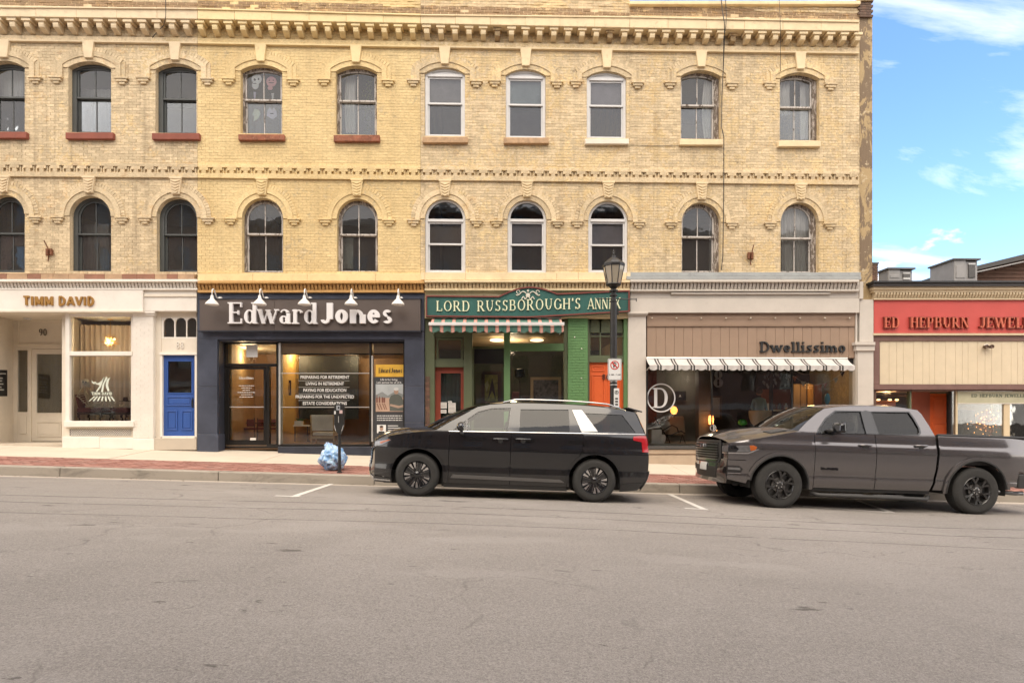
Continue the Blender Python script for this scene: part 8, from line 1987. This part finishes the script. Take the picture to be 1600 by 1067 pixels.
for k in range(26): a_ = rr.uniform(0, 6.28); e_ = rr.uniform(.3, 1.3); L = rr.uniform(.08, .16); o_ = Vector((AX(465, y_), y_ + .12, AZ(466, 660, y_))); t_ = o_ + Vector((cos(a_) * cos(e_), sin(a_) * cos(e_), sin(e_))) * L; mb.add([tuple(o_), tuple(t_ + Vector((.02, 0, -.03))), tuple(t_), tuple(t_ + Vector((-.02, 0, -.02)))], [(0, 1, 2, 3)])
mb.build('leaves', mat('leaf_green', (.05, .13, .03), .6), pt_); MB().lathe([(0, 0), (.04, 0), (.05, .07), (.045, .07), (0, .06)], (AX(465, y_), y_ + .12, AZ(466, 664, y_)), 12).build('pot', M_white, pt_)
fp = thing('framed_picture', 'small framed picture on the ochre office wall', 'picture', (AX(449, FY + 1.4), FY + 1.4, AZ(449, 606, FY + 1.4))); part('frame', M_dwood, fp, (443.5, 454.5, 594, 617.5, FY + 1.28, FY + 1.31)); part('mount', M_orange, fp, (445.5, 452.5, 598, 613.5, FY + 1.26, FY + 1.279)); part('print', M_dwood, fp, (447.3, 450.8, 602, 610, FY + 1.25, FY + 1.259))
for k, (p, q, lb) in enumerate(((376, 398, 'dark waiting chair seen through the left of the office door'), (401, 414, 'dark waiting chair seen through the right of the office door'), (421, 434, 'dark waiting chair beside the office door post'))):
    Y = FY + 1.9 + .1 * k; wc = thing('chair', lb, 'chair', (AX(p, Y), Y, flr), 'waiting chairs inside the office'); part('backrest', M_ubl, wc, (p, q, 655, 666, Y + .4, Y + .45), bev=.01); part('seat', M_ubl, wc, (p, q, 668, 671, Y, Y + .45), bev=.01)
    for x in (p + .6, q - 1.4): part('leg', M_dwood, wc, (x, x + 1, 653, 692, Y + .0, Y + .03)); part('arm', M_dwood, wc, (x, x + 1, 660, 662, Y - .02, Y + .42))
nt2 = bxp(M_sgn, (384.5, 402.5, 538.5, 558, FY + .345, FY + .35), name='paper_notice', label='plain paper sheet taped inside the glass over the office door', cat='notice')
gt = thing('window_lettering', 'white list of financial services lettered on the wide office window', 'lettering', (AX(507), WY, AZ(507, 610))); yt_ = WY + .035; M_wt = mat('window_letter_white', (.62, .61, .58), .6)
for k, tx in enumerate(('PREPARING FOR RETIREMENT', 'LIVING IN RETIREMENT', 'PAYING FOR EDUCATION', 'PREPARING FOR THE UNEXPECTED', 'ESTATE CONSIDERATIONS')):
    print_text(tx, AX(507.5, yt_), yt_, AZ(507, 591.5 + 10.2 * k, yt_) , .118, M_wt, gt, bold=.0022, sx={0: .83, 1: .83, 2: .83, 3: .83, 4: .83}[k]); part('rule', M_wt, gt, (466, 546, 594.6 + 10.2 * k, 594.9 + 10.2 * k, yt_, yt_ + .003))
dt = thing('door_lettering', 'small white lettering on the glass office door', 'lettering', (AX(385, BY), BY + .03, AZ(385, 605, BY))); yq = BY + .045
letters('Edward', AX(373.5, yq), AX(385.5, yq), AZ(385, 592.3, yq), AZ(385, 588.2, yq), yq - .003, yq + .002, M_wt, dt, T=.17, t=.08, serif=1); letters('Jones', AX(386, yq), AX(396.5, yq), AZ(385, 592.3, yq), AZ(385, 588.2, yq), yq - .003, yq + .002, M_wt, dt, T=.24, t=.16, serif=0)
for k, (w_) in enumerate((12, 8, 6, 14, 8, 11)): mb = MB(); x = 385 - w_; 
for k, w_ in enumerate((12, 8, 6, 14, 8, 11)):
    x = 385 - w_; r2 = random.Random(k)
    while x < 385 + w_: q_ = min(x + r2.uniform(1.6, 4), 385 + w_); part('text_line', M_wt, dt, (x, q_, 602 + 3.5 * k, 603.1 + 3.5 * k, yq, yq + .002)); x = q_ + .9
gs = thing('gold_poster_sign', 'gold Edward Jones panel in the right office window', 'sign', (AX(609), WY, AZ(609, 579))); part('panel', mat('gold_panel', (.62, .36, .04), .5), gs, (587, 630.2, 569.5, 588.5, WY + .028, WY + .036)); yg = WY + .018
letters('Edward', AX(591.5, yg), AX(610, yg), AZ(609, 582.3, yg), AZ(609, 575, yg), yg, yg + .009, M_sblk, gs, T=.17, t=.07, serif=1); letters('Jones', AX(611, yg), AX(628.5, yg), AZ(609, 582.3, yg), AZ(609, 575, yg), yg, yg + .009, M_sblk, gs, T=.25, t=.16, serif=0)
po = thing('window_poster', 'dark poster with a beach photograph in the right office window', 'poster', (AX(609), WY + .08, AZ(609, 640))); part('poster_sheet', mat('poster_charcoal', (.035, .035, .037), .6), po, (583.5, 630.2, 589, 693.5, WY + .030, WY + .036)); yp = WY + .022
print_text('Life is for living.', AX(608, yp), yp, AZ(609, 594.4, yp), .075, M_wt, po, bold=.001); print_text("Let's partner for all of it.", AX(608, yp), yp, AZ(609, 598.6, yp), .068, M_wt, po, bold=.001)
def flat(m, pts, dy=0, name='photo_shape'): V, F = region([[at(a, b, yp - dy) for a, b in pts]]); MB().plate(V, F, yp - dy, yp - dy + .001).build(name, m, po)
flat(mat('ph_sky', (.36, .38, .38), .6), [(587, 600), (630, 600), (630, 643), (587, 643)], 0, 'photo'); flat(mat('ph_hill', (.20, .21, .20), .6), [(587, 617), (597, 612), (606, 618), (618, 611), (630, 616), (630, 623), (587, 623)], .001); flat(mat('ph_sand', (.42, .28, .2), .6), [(587, 622), (630, 621), (630, 643), (587, 643)], .002)
for x, h in ((589, 12), (593, 10), (597.5, 9), (600.5, 8)): flat(mat('ph_fig', (.16, .06, .04), .6), [(x - 1.2, 629), (x + 1.2, 629), (x + 1.5, 622), (x + .6, 620.5), (x + .5, 629 - h), (x - .5, 629 - h), (x - .6, 620.5), (x - 1.5, 622)], .003); flat(mat('ph_shadow', (.22, .12, .08), .6), [(x - 1, 630), (x + 1, 630), (x + 5, 640), (x + 3, 640)], .003)
flat(mat('ph_shirt', (.085, .09, .075), .6), [(609, 642), (608, 624), (611, 618), (616, 616), (622, 616), (627, 619), (630, 625), (630, 642)], .004); flat(mat('ph_skin', (.34, .22, .15), .6), el(619, 611, 3.6, 5), .005); flat(mat('ph_arms', (.36, .25, .18), .6), [(610, 631), (624, 634), (630, 632), (630, 636), (622, 637.5), (609, 634)], .006); flat(mat('ph_cap', (.5, .5, .48), .6), el(619, 607.8, 3.9, 2.6), .006)
for k in range(3):      # small print, too fine to read
    x = 589; r2 = random.Random(30 + k)
    while x < 628: q_ = min(x + r2.uniform(1.5, 4.5), 628.5); part('text_line', M_wt, po, (x, q_, 648.8 + 3.4 * k, 650.2 + 3.4 * k, yp, yp + .001)); x = q_ + .9
flat(M_sgn, [(589, 663.5), (603, 663.5), (603, 676.5), (589, 676.5)], .001, 'portrait'); flat(mat('ph_face', (.40, .27, .19), .6), el(596, 669.5, 2.8, 3.9), .002); flat(M_sblk, [(591, 676.4), (592, 673.8), (600, 673.8), (601.4, 676.4)], .003); flat(M_dwood, el(596, 666.4, 3.0, 1.6), .003)
for k in range(4): part('text_line', M_wt, po, (606, 622 + (k % 2) * 4, 664.5 + 3.4 * k, 665.6 + 3.4 * k, yp, yp + .001))
# C: antiques window
def pic(label, x0, x1, y0, y1, Y, fm, im, t=.06, extra=None):
    f_ = thing('framed_picture', label, 'picture', (AX((x0 + x1) / 2, Y), Y, AZ((x0 + x1) / 2, y1, Y))); frame_px('frame', fm, f_, x0, x1, y0, y1, t, Y, Y + .04); part('canvas', im, f_, (x0 + 1, x1 - 1, y0 + 1, y1 - 1, Y + .025, Y + .035))
    for (m_, pts) in (extra or ()): V, F = region([[at(a, b, Y) for a, b in pts]]); MB().plate(V, F, Y + .019, Y + .024).build('painted_shape', m_, f_)
    return f_
floorC = AZ(820, 705); MB().box(AX(666), AX(980), FY + .37, FY + 5.5, floorC - .1, floorC).build('shop_floor', M_room, bldC); MB().box(AX(666), AX(980), FY + .37, FY + 5.5, AZ(820, 520), AZ(820, 520) + .05).build('shop_ceiling', mat('tin_ceiling', (.38, .29, .17), .7), bldC)
pic('yellow-green painting in a dark frame inside the recessed green window', 752, 783, 580, 632, FY + 1.35, M_dwood, mat('painting_olive', (.30, .30, .06), .6, var=.5, scale=9), .10, [(M_sblk, [(762, 625), (766, 604), (769, 590), (772, 604), (775, 625), (769, 610)]), (mat('paint_pale', (.5, .5, .25), .6), [(757, 600), (762, 594), (764, 602), (760, 612)])])
pic('large wooden framed engraving leaning in the green shop window', 829, 877, 589, 650, FY + .7, M_wood, mat('engraving', (.10, .09, .075), .6, var=.8, scale=14), .08)
for x, lb in ((776, 'oval ceiling lamp above the recessed shop door'), (839, 'oval ceiling lamp above the large green framed window')):
    Y = FY + .8 if x < 800 else FY + 1.0; xx_, zz_ = at(x, 531.5, Y); tag(MB().ball((xx_, Y, zz_), (.20, .20, .045), 20, 8).build('ceiling_lamp', emat('lamp_disc', (1, .75, .45), .8), smooth=True), lb, 'ceiling lamp')
lampl('shop_light', (AX(800, FY + 1.6), FY + 1.6, AZ(820, 520) - .3), 16, (1, .75, .48), .15)
part('shop_rear_wall', mat('dark_green_wall', (.05, .06, .045), .8), bldC, (660, 985, 500, 720, FY + 4, FY + 4.05))
sl = thing('floor_lamp', 'dark standing lamp silhouette inside the green framed window', 'lamp', (AX(812, FY + .9), FY + .9, floorC)); MB().lathe([(.15, 0), (.15, .02), (.02, .04), (.015, AZ(812, 590, FY + .9) - floorC)], (AX(812, FY + .9), FY + .9, floorC), 10).build('pole', M_iron, sl); MB().lathe([(.10, 0), (.15, .05), (.13, .24), (.03, .26)], (AX(812, FY + .9), FY + .9, AZ(812, 590, FY + .9)), 8).build('shade', M_iron, sl)
for k, (p, q, r1, r2, lb) in enumerate(((800, 812, 612, 640, 'dark red chair back low in the green shop window'), (815, 828, 618, 640, 'brown cabinet top beside the leaning engraving'))): bxp(M_ubl if k == 0 else M_dwood, (p, q, r1, r2, FY + 1.1, FY + 1.4), name='chair' if k == 0 else 'cabinet', label=lb, cat='chair' if k == 0 else 'cabinet', bev=.03)
clo = curtain('dark green cloth hanging behind the red door glass', 689, 720, 584, 668, FY + .3, M_dgp, 4, .02); 
# D: dark furniture shop
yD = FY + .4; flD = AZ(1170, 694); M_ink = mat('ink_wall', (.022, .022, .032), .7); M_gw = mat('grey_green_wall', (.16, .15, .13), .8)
MB().box(AX(1011), AX(1337), FY + .3, FY + 5.5, flD - .1, flD + .005).build('shop_floor', mat('pale_floor', (.38, .35, .30), .6), bldD); MB().box(AX(1011), AX(1337), FY + .4, FY + 5.5, AZ(1170, 562), AZ(1170, 562) + .05).build('shop_ceiling', M_dark, bldD)
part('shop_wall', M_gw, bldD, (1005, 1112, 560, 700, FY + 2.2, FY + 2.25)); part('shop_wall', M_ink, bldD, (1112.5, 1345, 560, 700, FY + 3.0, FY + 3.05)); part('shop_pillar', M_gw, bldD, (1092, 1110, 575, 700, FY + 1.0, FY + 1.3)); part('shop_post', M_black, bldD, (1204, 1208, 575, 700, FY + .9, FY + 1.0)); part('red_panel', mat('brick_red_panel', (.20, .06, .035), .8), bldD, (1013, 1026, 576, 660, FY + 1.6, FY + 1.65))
lD = thing('window_logo', 'round white D logo on the left pane of the dark show window', 'logo', (AX(1032), DY, AZ(1032, 622))); yl = DY + .030; cx, cz = at(1033, 621.5, yl); V, F = region([arc(cx, cz, .395, 0, 352, 44)], [arc(cx, cz, .362, 0, 352, 44)]); MB().plate(V, F, yl, yl + .006).build('ring', M_sgn, lD)
letters('D', cx - .24, cx + .24, cz - .27, cz + .27, yl, yl + .006, M_sgn, lD, T=.15, t=.07, serif=1.1, sh=.06)
sD = thing('window_logo', 'tiny round D logo low on the dark show window beside the truck hood', 'logo', (AX(1114), DY, AZ(1114, 668))); cx2, cz2 = at(1114.3, 668.5, yl); V, F = region([arc(cx2, cz2, .085, 0, 345, 20)], [arc(cx2, cz2, .074, 0, 345, 20)]); MB().plate(V, F, yl, yl + .006).build('ring', M_sgn, sD); letters('D', cx2 - .05, cx2 + .05, cz2 - .055, cz2 + .055, yl, yl + .006, M_sgn, sD, T=.2, t=.1, serif=1)
d8 = thing('house_number', 'large pale 8 hanging inside the dark show window', 'house number', (AX(1122), FY + .3, AZ(1122, 592))); y8 = FY + .3; letters('8', AX(1113.5, y8), AX(1131.5, y8), AZ(1122, 605, y8), AZ(1122, 578, y8), y8, y8 + .02, mat('pale_number', (.42, .42, .42), .6), d8, T=.2, t=.07, serif=0, name='numeral')
Y = FY + .7; lc = thing('lounge_chair', 'low lounge chair with a pale sling and black curved frame in the dark show window', 'chair', (AX(1050, Y), Y, flD)); LQ = lambda a, b, d=0: (AX(a, Y + d), Y + d, AZ(a, b, Y + d)); sl_ = [(1023, 651), (1028, 660), (1034, 671), (1040, 679), (1048, 680), (1057, 676), (1064, 673), (1070, 677)]
for d in (-.28, .28): MB().tube([LQ(a, b, d) for a, b in sl_], .018, 6).build('frame_rail', M_black, lc, smooth=True)
mb = MB()
for a, b in sl_[1:]: mb.v += [LQ(a, b + .6, -.26), LQ(a, b + .6, .26), LQ(a, b + 1.8, -.26), LQ(a, b + 1.8, .26)]
for i in range(len(sl_) - 2): k = 4 * i; mb.f += [(k, k + 1, k + 5, k + 4), (k + 2, k + 6, k + 7, k + 3)]
mb.build('sling_seat', mat('sling_white', (.55, .53, .48), .8), lc, smooth=True)
MB().tube([LQ(1036, 672, -.28), LQ(1050, 664, -.3), LQ(1058, 668, -.3), LQ(1060, 675, -.28)], .015, 6).build('armrest', M_black, lc, smooth=True); MB().ball(LQ(1039, 665), (.15, .2, .16), 12, 8).build('cushion', mat('cushion_cream', (.30, .29, .26), .9), lc, smooth=True)
for a in (1042, 1066): MB().tube([LQ(a, 679), LQ(a - 4, 693), ], .015, 6).build('leg', M_black, lc); MB().tube([LQ(a, 679), LQ(a + 5, 693)], .015, 6).build('leg', M_black, lc)
bxp(M_sgn, (1018, 1034, 671, 696, FY + .35, FY + .65), name='plinth', label='white box plinth at the left of the dark show window', cat='plinth', bev=.01)
tag(MB().lathe([(0, 0), (.06, 0), (.10, .08), (.12, .2), (.09, .27), (.07, .26), (0, .22)], (AX(1034, FY + .4), FY + .42, AZ(1034, 694, FY + .4)), 14).build('vase', M_sgn, smooth=40), 'white patterned vase on the floor before the lounge chair', 'vase')
tag(MB().hexa([(AX(1044, FY + 1.4), FY + 1.4, AZ(1050, 680, FY + 1.4)), (AX(1072, FY + 1.4), FY + 1.4, AZ(1050, 680, FY + 1.4)), (AX(1072, FY + 1.4), FY + 2, AZ(1050, 680, FY + 1.4)), (AX(1044, FY + 1.4), FY + 2, AZ(1050, 680, FY + 1.4)), (AX(1046, FY + 1.4), FY + 1.5, AZ(1050, 650, FY + 1.4)), (AX(1071, FY + 1.4), FY + 1.5, AZ(1050, 650, FY + 1.4)), (AX(1071, FY + 1.4), FY + 1.8, AZ(1050, 650, FY + 1.4)), (AX(1046, FY + 1.4), FY + 1.8, AZ(1050, 650, FY + 1.4))]).build('armchair', mat('tan_leather', (.30, .22, .14), .6), bev=.05), 'tan armchair behind the lounge chair', 'armchair')
Y = FY + 1.2; dk = thing('table_lamp', 'glowing orange globe lamp behind the lounge chair', 'lamp', (AX(1052, Y), Y, AZ(1052, 648, Y))); xx_, zz_ = at(1053, 641, Y); MB().ball((xx_, Y, zz_), (.10, .10, .12), 14, 10).build('globe', emat('orange_glow', (1, .30, .06), 1.3), dk, smooth=True); MB().lathe([(.07, 0), (.02, .03), (.02, .12)], (xx_, Y, zz_ - .22), 10).build('base', M_dwood, dk)
Y = FY + .9; ol = thing('table_lamp', 'small glowing orange cylinder lamp in the middle of the dark show window', 'lamp', (AX(1111, Y), Y, AZ(1111, 665, Y))); xx_, zz_ = at(1111, 656, Y); MB().lathe([(0, .13), (.06, .12), (.075, 0), (.06, -.12), (0, -.13)], (xx_, Y, zz_), 14).build('lamp_shade', emat('orange_glow2', (1, .28, .07), 2.2), ol, smooth=True); MB().lathe([(.05, -.2), (.02, -.14), (.02, -.12)], (xx_, Y, zz_), 10).build('base', M_dwood, ol)
lampl('lamp_light', (xx_, Y - .1, zz_), 3, (1, .4, .12), .07)
pic('small dark picture on the grey wall of the furniture shop', 1054, 1072, 611, 626, FY + 2.1, M_black, M_ink, .03, [(M_sgn, [(1061, 621), (1063, 616), (1065, 621), (1063, 619)])])
pic('tall pale framed print in the middle of the furniture shop', 1110, 1128, 618, 655, FY + 2.2, M_dwood, mat('print_grey', (.26, .24, .21), .7), .06)
gb = MB().ball((*[at(1160.3, 660, FY + .5)[0]], FY + .5, at(1160.3, 660, FY + .5)[1]), (.13, .12, .10), 20, 12).build('green_balloon', mat('green_gloss', (.05, .40, .05), .2, coat=.6), smooth=True); tag(gb, 'green oval balloon in the dark show window above the truck hood', 'balloon'); o = MB().tube([(gb_x := at(1160.3, 660, FY + .5)[0], FY + .5, at(1160, 665.5, FY + .5)[1]), (gb_x, FY + .5, flD)], .004, 4).build('string', M_black); o.parent = gb
Y = FY + .9; eg = thing('egg_chair', 'round cream tub chair seen from behind in the dark show window', 'chair', (AX(1187, Y), Y, flD)); xx_, zz_ = at(1187.5, 652, Y); mb = MB().lathe([(0, -.30), (.14, -.27), (.24, -.16), (.295, 0), (.31, .14), (.30, .20), (.27, .20), (.26, .0), (.2, -.12), (0, -.2)], (xx_, Y, zz_), 28); mb.build('shell', mat('cream_shell', (.34, .29, .20), .6), eg, smooth=40); MB().lathe([(.16, 0), (.03, .03), (.03, .2)], (xx_, Y, flD), 12).build('pedestal', M_alu, eg)
# seated shopper with light blue top and dark hair, seen from behind
pe_ = thing('person', 'person in a light blue top and dark hair standing behind the cream tub chair', 'person', (AX(1186, FY + 1.4), FY + 1.4, flD)); Y = FY + 1.4; X_, Z_ = at(1186, 648, Y)
me = bpy.data.meshes.new('body'); J = [((0, 0, -.02), .15), ((0, 0, .16), .15), ((0, 0, .34), .165), ((0, 0, .46), .12), ((0, 0, .53), .055), ((-.15, 0, .43), .07), ((-.21, .02, .22), .055), ((-.20, -.12, .04), .042), ((.15, 0, .43), .07), ((.22, .02, .22), .055), ((.19, -.12, .04), .042), ((-.09, 0, -.12), .10), ((-.10, 0, -.45), .075), ((-.10, .02, -.78), .05), ((.09, 0, -.12), .10), ((.10, 0, -.45), .075), ((.10, .02, -.78), .05)]
Eg = [(0, 1), (1, 2), (2, 3), (3, 4), (3, 5), (5, 6), (6, 7), (3, 8), (8, 9), (9, 10), (0, 11), (11, 12), (12, 13), (0, 14), (14, 15), (15, 16)]
me.from_pydata([(X_ + a, Y + b, Z_ + c) for (a, b, c), r_ in J], Eg, []); bo = mobj('body', me, mat('light_blue_cloth', (.20, .36, .44), .85), pe_); bo.modifiers.new('skin', 'SKIN'); me.skin_vertices[0].data[0].use_root = True
for i, (p_, r_) in enumerate(J): me.skin_vertices[0].data[i].radius = (r_, r_ * .8)
sb_ = bo.modifiers.new('sub', 'SUBSURF'); sb_.levels = 2; sb_.render_levels = 2
MB().ball((X_, Y, Z_ + .68), (.085, .10, .115), 16, 12).build('head', mat('skin', (.36, .22, .15), .6), pe_, smooth=True); MB().ball((X_, Y - .01, Z_ + .71), (.098, .112, .115), 16, 12).build('hair', mat('dark_hair', (.02, .015, .012), .7), pe_, smooth=True)
for s_ in (-1, 1): MB().ball((X_ + s_ * .20, Y - .14, Z_ - .01), (.03, .05, .045), 8, 6).build('hand', _M['skin'], pe_, smooth=True)
# mirrored wall, mantel, bunting
ml = thing('wall_shelf', 'pale shelf with small vessels behind the tub chair', 'shelf', (AX(1220, FY + 2.2), FY + 2.2, AZ(1220, 640))); part('shelf_board', M_sgn, ml, (1196, 1236, 640, 642, FY + 2.1, FY + 2.3)); part('wall_panel', mat('rust_wall', (.26, .09, .05), .8), bldD, (1190, 1238, 608, 640, FY + 2.6, FY + 2.65))
for i, p in enumerate((1200, 1209, 1218, 1228)): tag(MB().lathe([(0, 0), (.05, 0), (.06, .1), (.03, .16), (.035, .2), (0, .2)], (AX(p, FY + 2.2), FY + 2.2, AZ(p, 639.8, FY + 2.2)), 10).build('vessel', (M_sgn, M_dwood, M_gw, M_sgn)[i], smooth=40), ('white vessel at the left end of the shelf', 'brown vessel second on the shelf', 'grey vessel third on the shelf', 'white vessel at the right end of the shelf')[i], 'vessel', 'vessels on the furniture shop shelf')
fpz = thing('mantelpiece', 'pale grey mantelpiece behind the right pane of the dark show window', 'mantelpiece', (AX(1312, FY + 1.8), FY + 1.8, flD)); Y = FY + 1.8; part('mantel_shelf', M_greige, fpz, (1296, 1330, 606, 609, Y - .15, Y + .1)); part('frieze', M_greige, fpz, (1299, 1328, 609.2, 618, Y, Y + .1)); part('jamb', M_greige, fpz, (1299, 1304, 618.2, 694, Y, Y + .1)); part('jamb', M_greige, fpz, (1322, 1328, 618.2, 694, Y, Y + .1)); part('hearth', M_black, fpz, (1304.2, 1321.8, 618.2, 694, Y + .05, Y + .1))
bk_ = thing('hanging_cloths', 'amber lit cloths hanging behind the bunting', 'cloths', (AX(1260, FY + 1.6), FY + 1.6, AZ(1260, 600)))
for i, (p, q, c_) in enumerate(((1240, 1250, (.34, .22, .12)), (1251, 1260, (.30, .18, .09)), (1262, 1271, (.55, .27, .06)), (1273, 1284, (.16, .06, .04)))): part('cloth', mat('cloth%s' % 'abcd'[i], c_, .9, var=.2, streak=True), bk_, (p, q, 600, 660, FY + 1.6, FY + 1.62))
lampl('shop_light', (AX(1262, FY + 1.2), FY + 1.1, AZ(1260, 600)), 3.5, (1, .6, .25), .1); lampl('shop_light', (AX(1075, FY + 1.7), FY + 1.7, AZ(1060, 585)), 3, (1, .8, .6), .1)
bt = thing('bunting', 'string of white and orange triangular flags inside the dark show window', 'bunting', (AX(1280, FY + .35), FY + .35, AZ(1280, 590))); Y = FY + .35; P = [(1239, 587), (1250, 594), (1262, 599), (1275, 601), (1288, 599), (1300, 594), (1312, 586), (1318, 578)]
MB().tube([(AX(a, Y), Y, AZ(a, b, Y)) for a, b in P], .006, 5).build('cord', M_white, bt)
for i, (x, y, m_) in enumerate(((1242, 588.5, 'o'), (1255, 596.5, 'w'), (1289, 598.5, 'o'), (1306, 591, 'w'), (1316, 581, 'k'))): V, F = region([[at(x - 4, y - .5, Y), at(x, y + 8, Y), at(x + 4, y - .5, Y)]]); MB().plate(V, F, Y - .003, Y + .003, back=True).build('flag', {'o': mat('flag_orange', (.42, .13, .06), .8), 'w': mat('flag_white', (.45, .45, .40), .8), 'k': M_sblk}[m_], bt)
MB().tube([(AX(a, Y), Y, AZ(a, b, Y)) for a, b in ((1243, 579), (1250, 583), (1258, 585), (1268, 584), (1275, 579))], .005, 5).build('cord', M_white, bt)
bo_ = MB().ball((at(1292.6, 623, FY + .5)[0], FY + .5, at(1292.6, 623, FY + .5)[1]), (.075, .07, .16), 14, 12).build('blue_balloon', mat('sky_blue_gloss', (.06, .36, .55), .3), smooth=True); tag(bo_, 'long sky blue balloon hanging by the mantelpiece', 'balloon')
cr = thing('hanging_mobile', 'mobile of small pale petals under the ceiling of the dark shop', 'mobile', (AX(1212, FY + 1), FY + 1, AZ(1212, 590))); rr = random.Random(8)
for k in range(26): x_, z_ = at(rr.uniform(1190, 1234), rr.uniform(580, 602), FY + 1); a = rr.uniform(0, 3); MB().add([(x_, FY + 1, z_), (x_ + .03, FY + .98, z_ - .05), (x_ + .01, FY + 1, z_ - .13), (x_ - .03, FY + 1.02, z_ - .05)], [(0, 1, 2, 3)]).build('petal', mat('petal', (.30, .33, .36), .6), cr)
# E: jeweller
Y = FY + .75; tr_ = thing('light_tree', 'small tree covered in orange lights in the jeweller\'s right window', 'tree', (AX(1539, Y), Y, AZ(1539, 700, Y))); X_, Z_ = at(1539, 660, Y); mb = MB(); lf = MB(); rr = random.Random(11)
mb.tube([(X_, Y, AZ(1539, 700, Y)), (X_ + .02, Y, Z_ - .2), (X_, Y, Z_)], [.03, .025, .015], 6)
for k in range(26):
    a = rr.uniform(0, 6.28); L = rr.uniform(.2, .46); e_ = rr.uniform(-.3, 1.4); p0_ = Vector((X_, Y, Z_ - .25 + rr.uniform(0, .3))); p1_ = p0_ + Vector((cos(a) * cos(e_) * L, sin(a) * .4 * L, sin(e_) * L)); mb.tube([p0_, (p0_ + p1_) / 2 + Vector((0, 0, .03)), p1_], [.01, .007, .004], 4)
    for j in range(22): q_ = p0_.lerp(p1_, rr.uniform(.3, 1.08)) + Vector((rr.gauss(0, .035), rr.gauss(0, .03), rr.gauss(0, .035))); a2 = rr.uniform(0, 6.28); s_ = rr.uniform(.018, .034); lf.add([tuple(q_), tuple(q_ + Vector((cos(a2) * s_, .01, sin(a2) * s_))), tuple(q_ + Vector((cos(a2 + .8) * s_ * 1.3, -.01, sin(a2 + .8) * s_ * 1.3))), tuple(q_ + Vector((cos(a2 + 1.6) * s_, 0, sin(a2 + 1.6) * s_)))], [(0, 1, 2, 3)])
mb.build('branches', M_dwood, tr_); lf.build('leaves', mat('copper_leaf', (.50, .17, .05), .5), tr_, kind='stuff'); bl_ = MB()
for k in range(60): bl_.ball((X_ + rr.gauss(0, .2), Y + rr.gauss(-.05, .08), Z_ + rr.gauss(-.05, .2)), .008, 6, 4)
bl_.build('fairy_lights', emat('fairy_light', (1, .40, .12), 4), tr_)
pic('brown framed tree print at the right edge of the jeweller\'s window', 1581, 1618, 632, 672, FY + .6, M_wood, mat('print_cream', (.36, .29, .16), .7), .05, [(M_dwood, [(1590, 664), (1591, 650), (1586, 646), (1592, 640), (1600, 641), (1603, 648), (1595, 651), (1594, 664)])])
Y = FY + .8; sf = thing('display_counter', 'orange draped display counter in the jeweller\'s left window', 'counter', (AX(1380, Y), Y, AZ(1380, 700, Y))); part('counter_top', mat('orange_cloth', (.55, .14, .03), .7), sf, (1367, 1400, 626, 634, Y, Y + .4), bev=.02); part('counter_body', M_dwood, sf, (1368, 1399, 634.2, 700, Y + .02, Y + .38))
for i, p in enumerate((1376, 1394, 1405)): o = thing('table_lamp', ('small lit lamp at the left end of the orange counter', 'small lit lamp in the middle of the orange counter', 'small lit lamp at the right of the orange counter')[i], 'lamp', (AX(p, Y), Y, AZ(p, 628, Y)), 'small lamps in the jeweller\'s left window'); xx_, zz_ = at(p, 624.5, Y); MB().ball((xx_, Y + .1, zz_), (.05, .05, .03), 10, 6).build('shade', emat('lamp_glow', (1, .6, .25), 1.4), o, smooth=True); MB().lathe([(.04, -.07), (.008, -.05), (.008, 0)], (xx_, Y + .1, zz_), 8).build('base', M_dwood, o)
bxp(M_black, (1504, 1524, 640, 700, FY + .9, FY + 1.3), name='display_case', label='dark display case left of the tree of lights', cat='display case', bev=.02); bxp(mat('green_cloth2', (.14, .15, .09), .8), (1552, 1566, 632, 700, FY + 1.4, FY + 1.5), name='display_screen', label='dim green screen behind the tree of lights', cat='screen')
lampl('shop_light', (AX(1392, FY + 1), FY + 1.2, AZ(1390, 612)), 14, (1, .62, .28), .1); lampl('shop_light', (AX(1545, FY + 1), FY + 1.3, AZ(1540, 616)), 7, (1, .68, .4), .1)
MB().box(AX(1366), AX(1760), FY + .4, FY + 4, AZ(1400, 609), AZ(1400, 609) + .05).build('shop_ceiling', M_room, bldE)
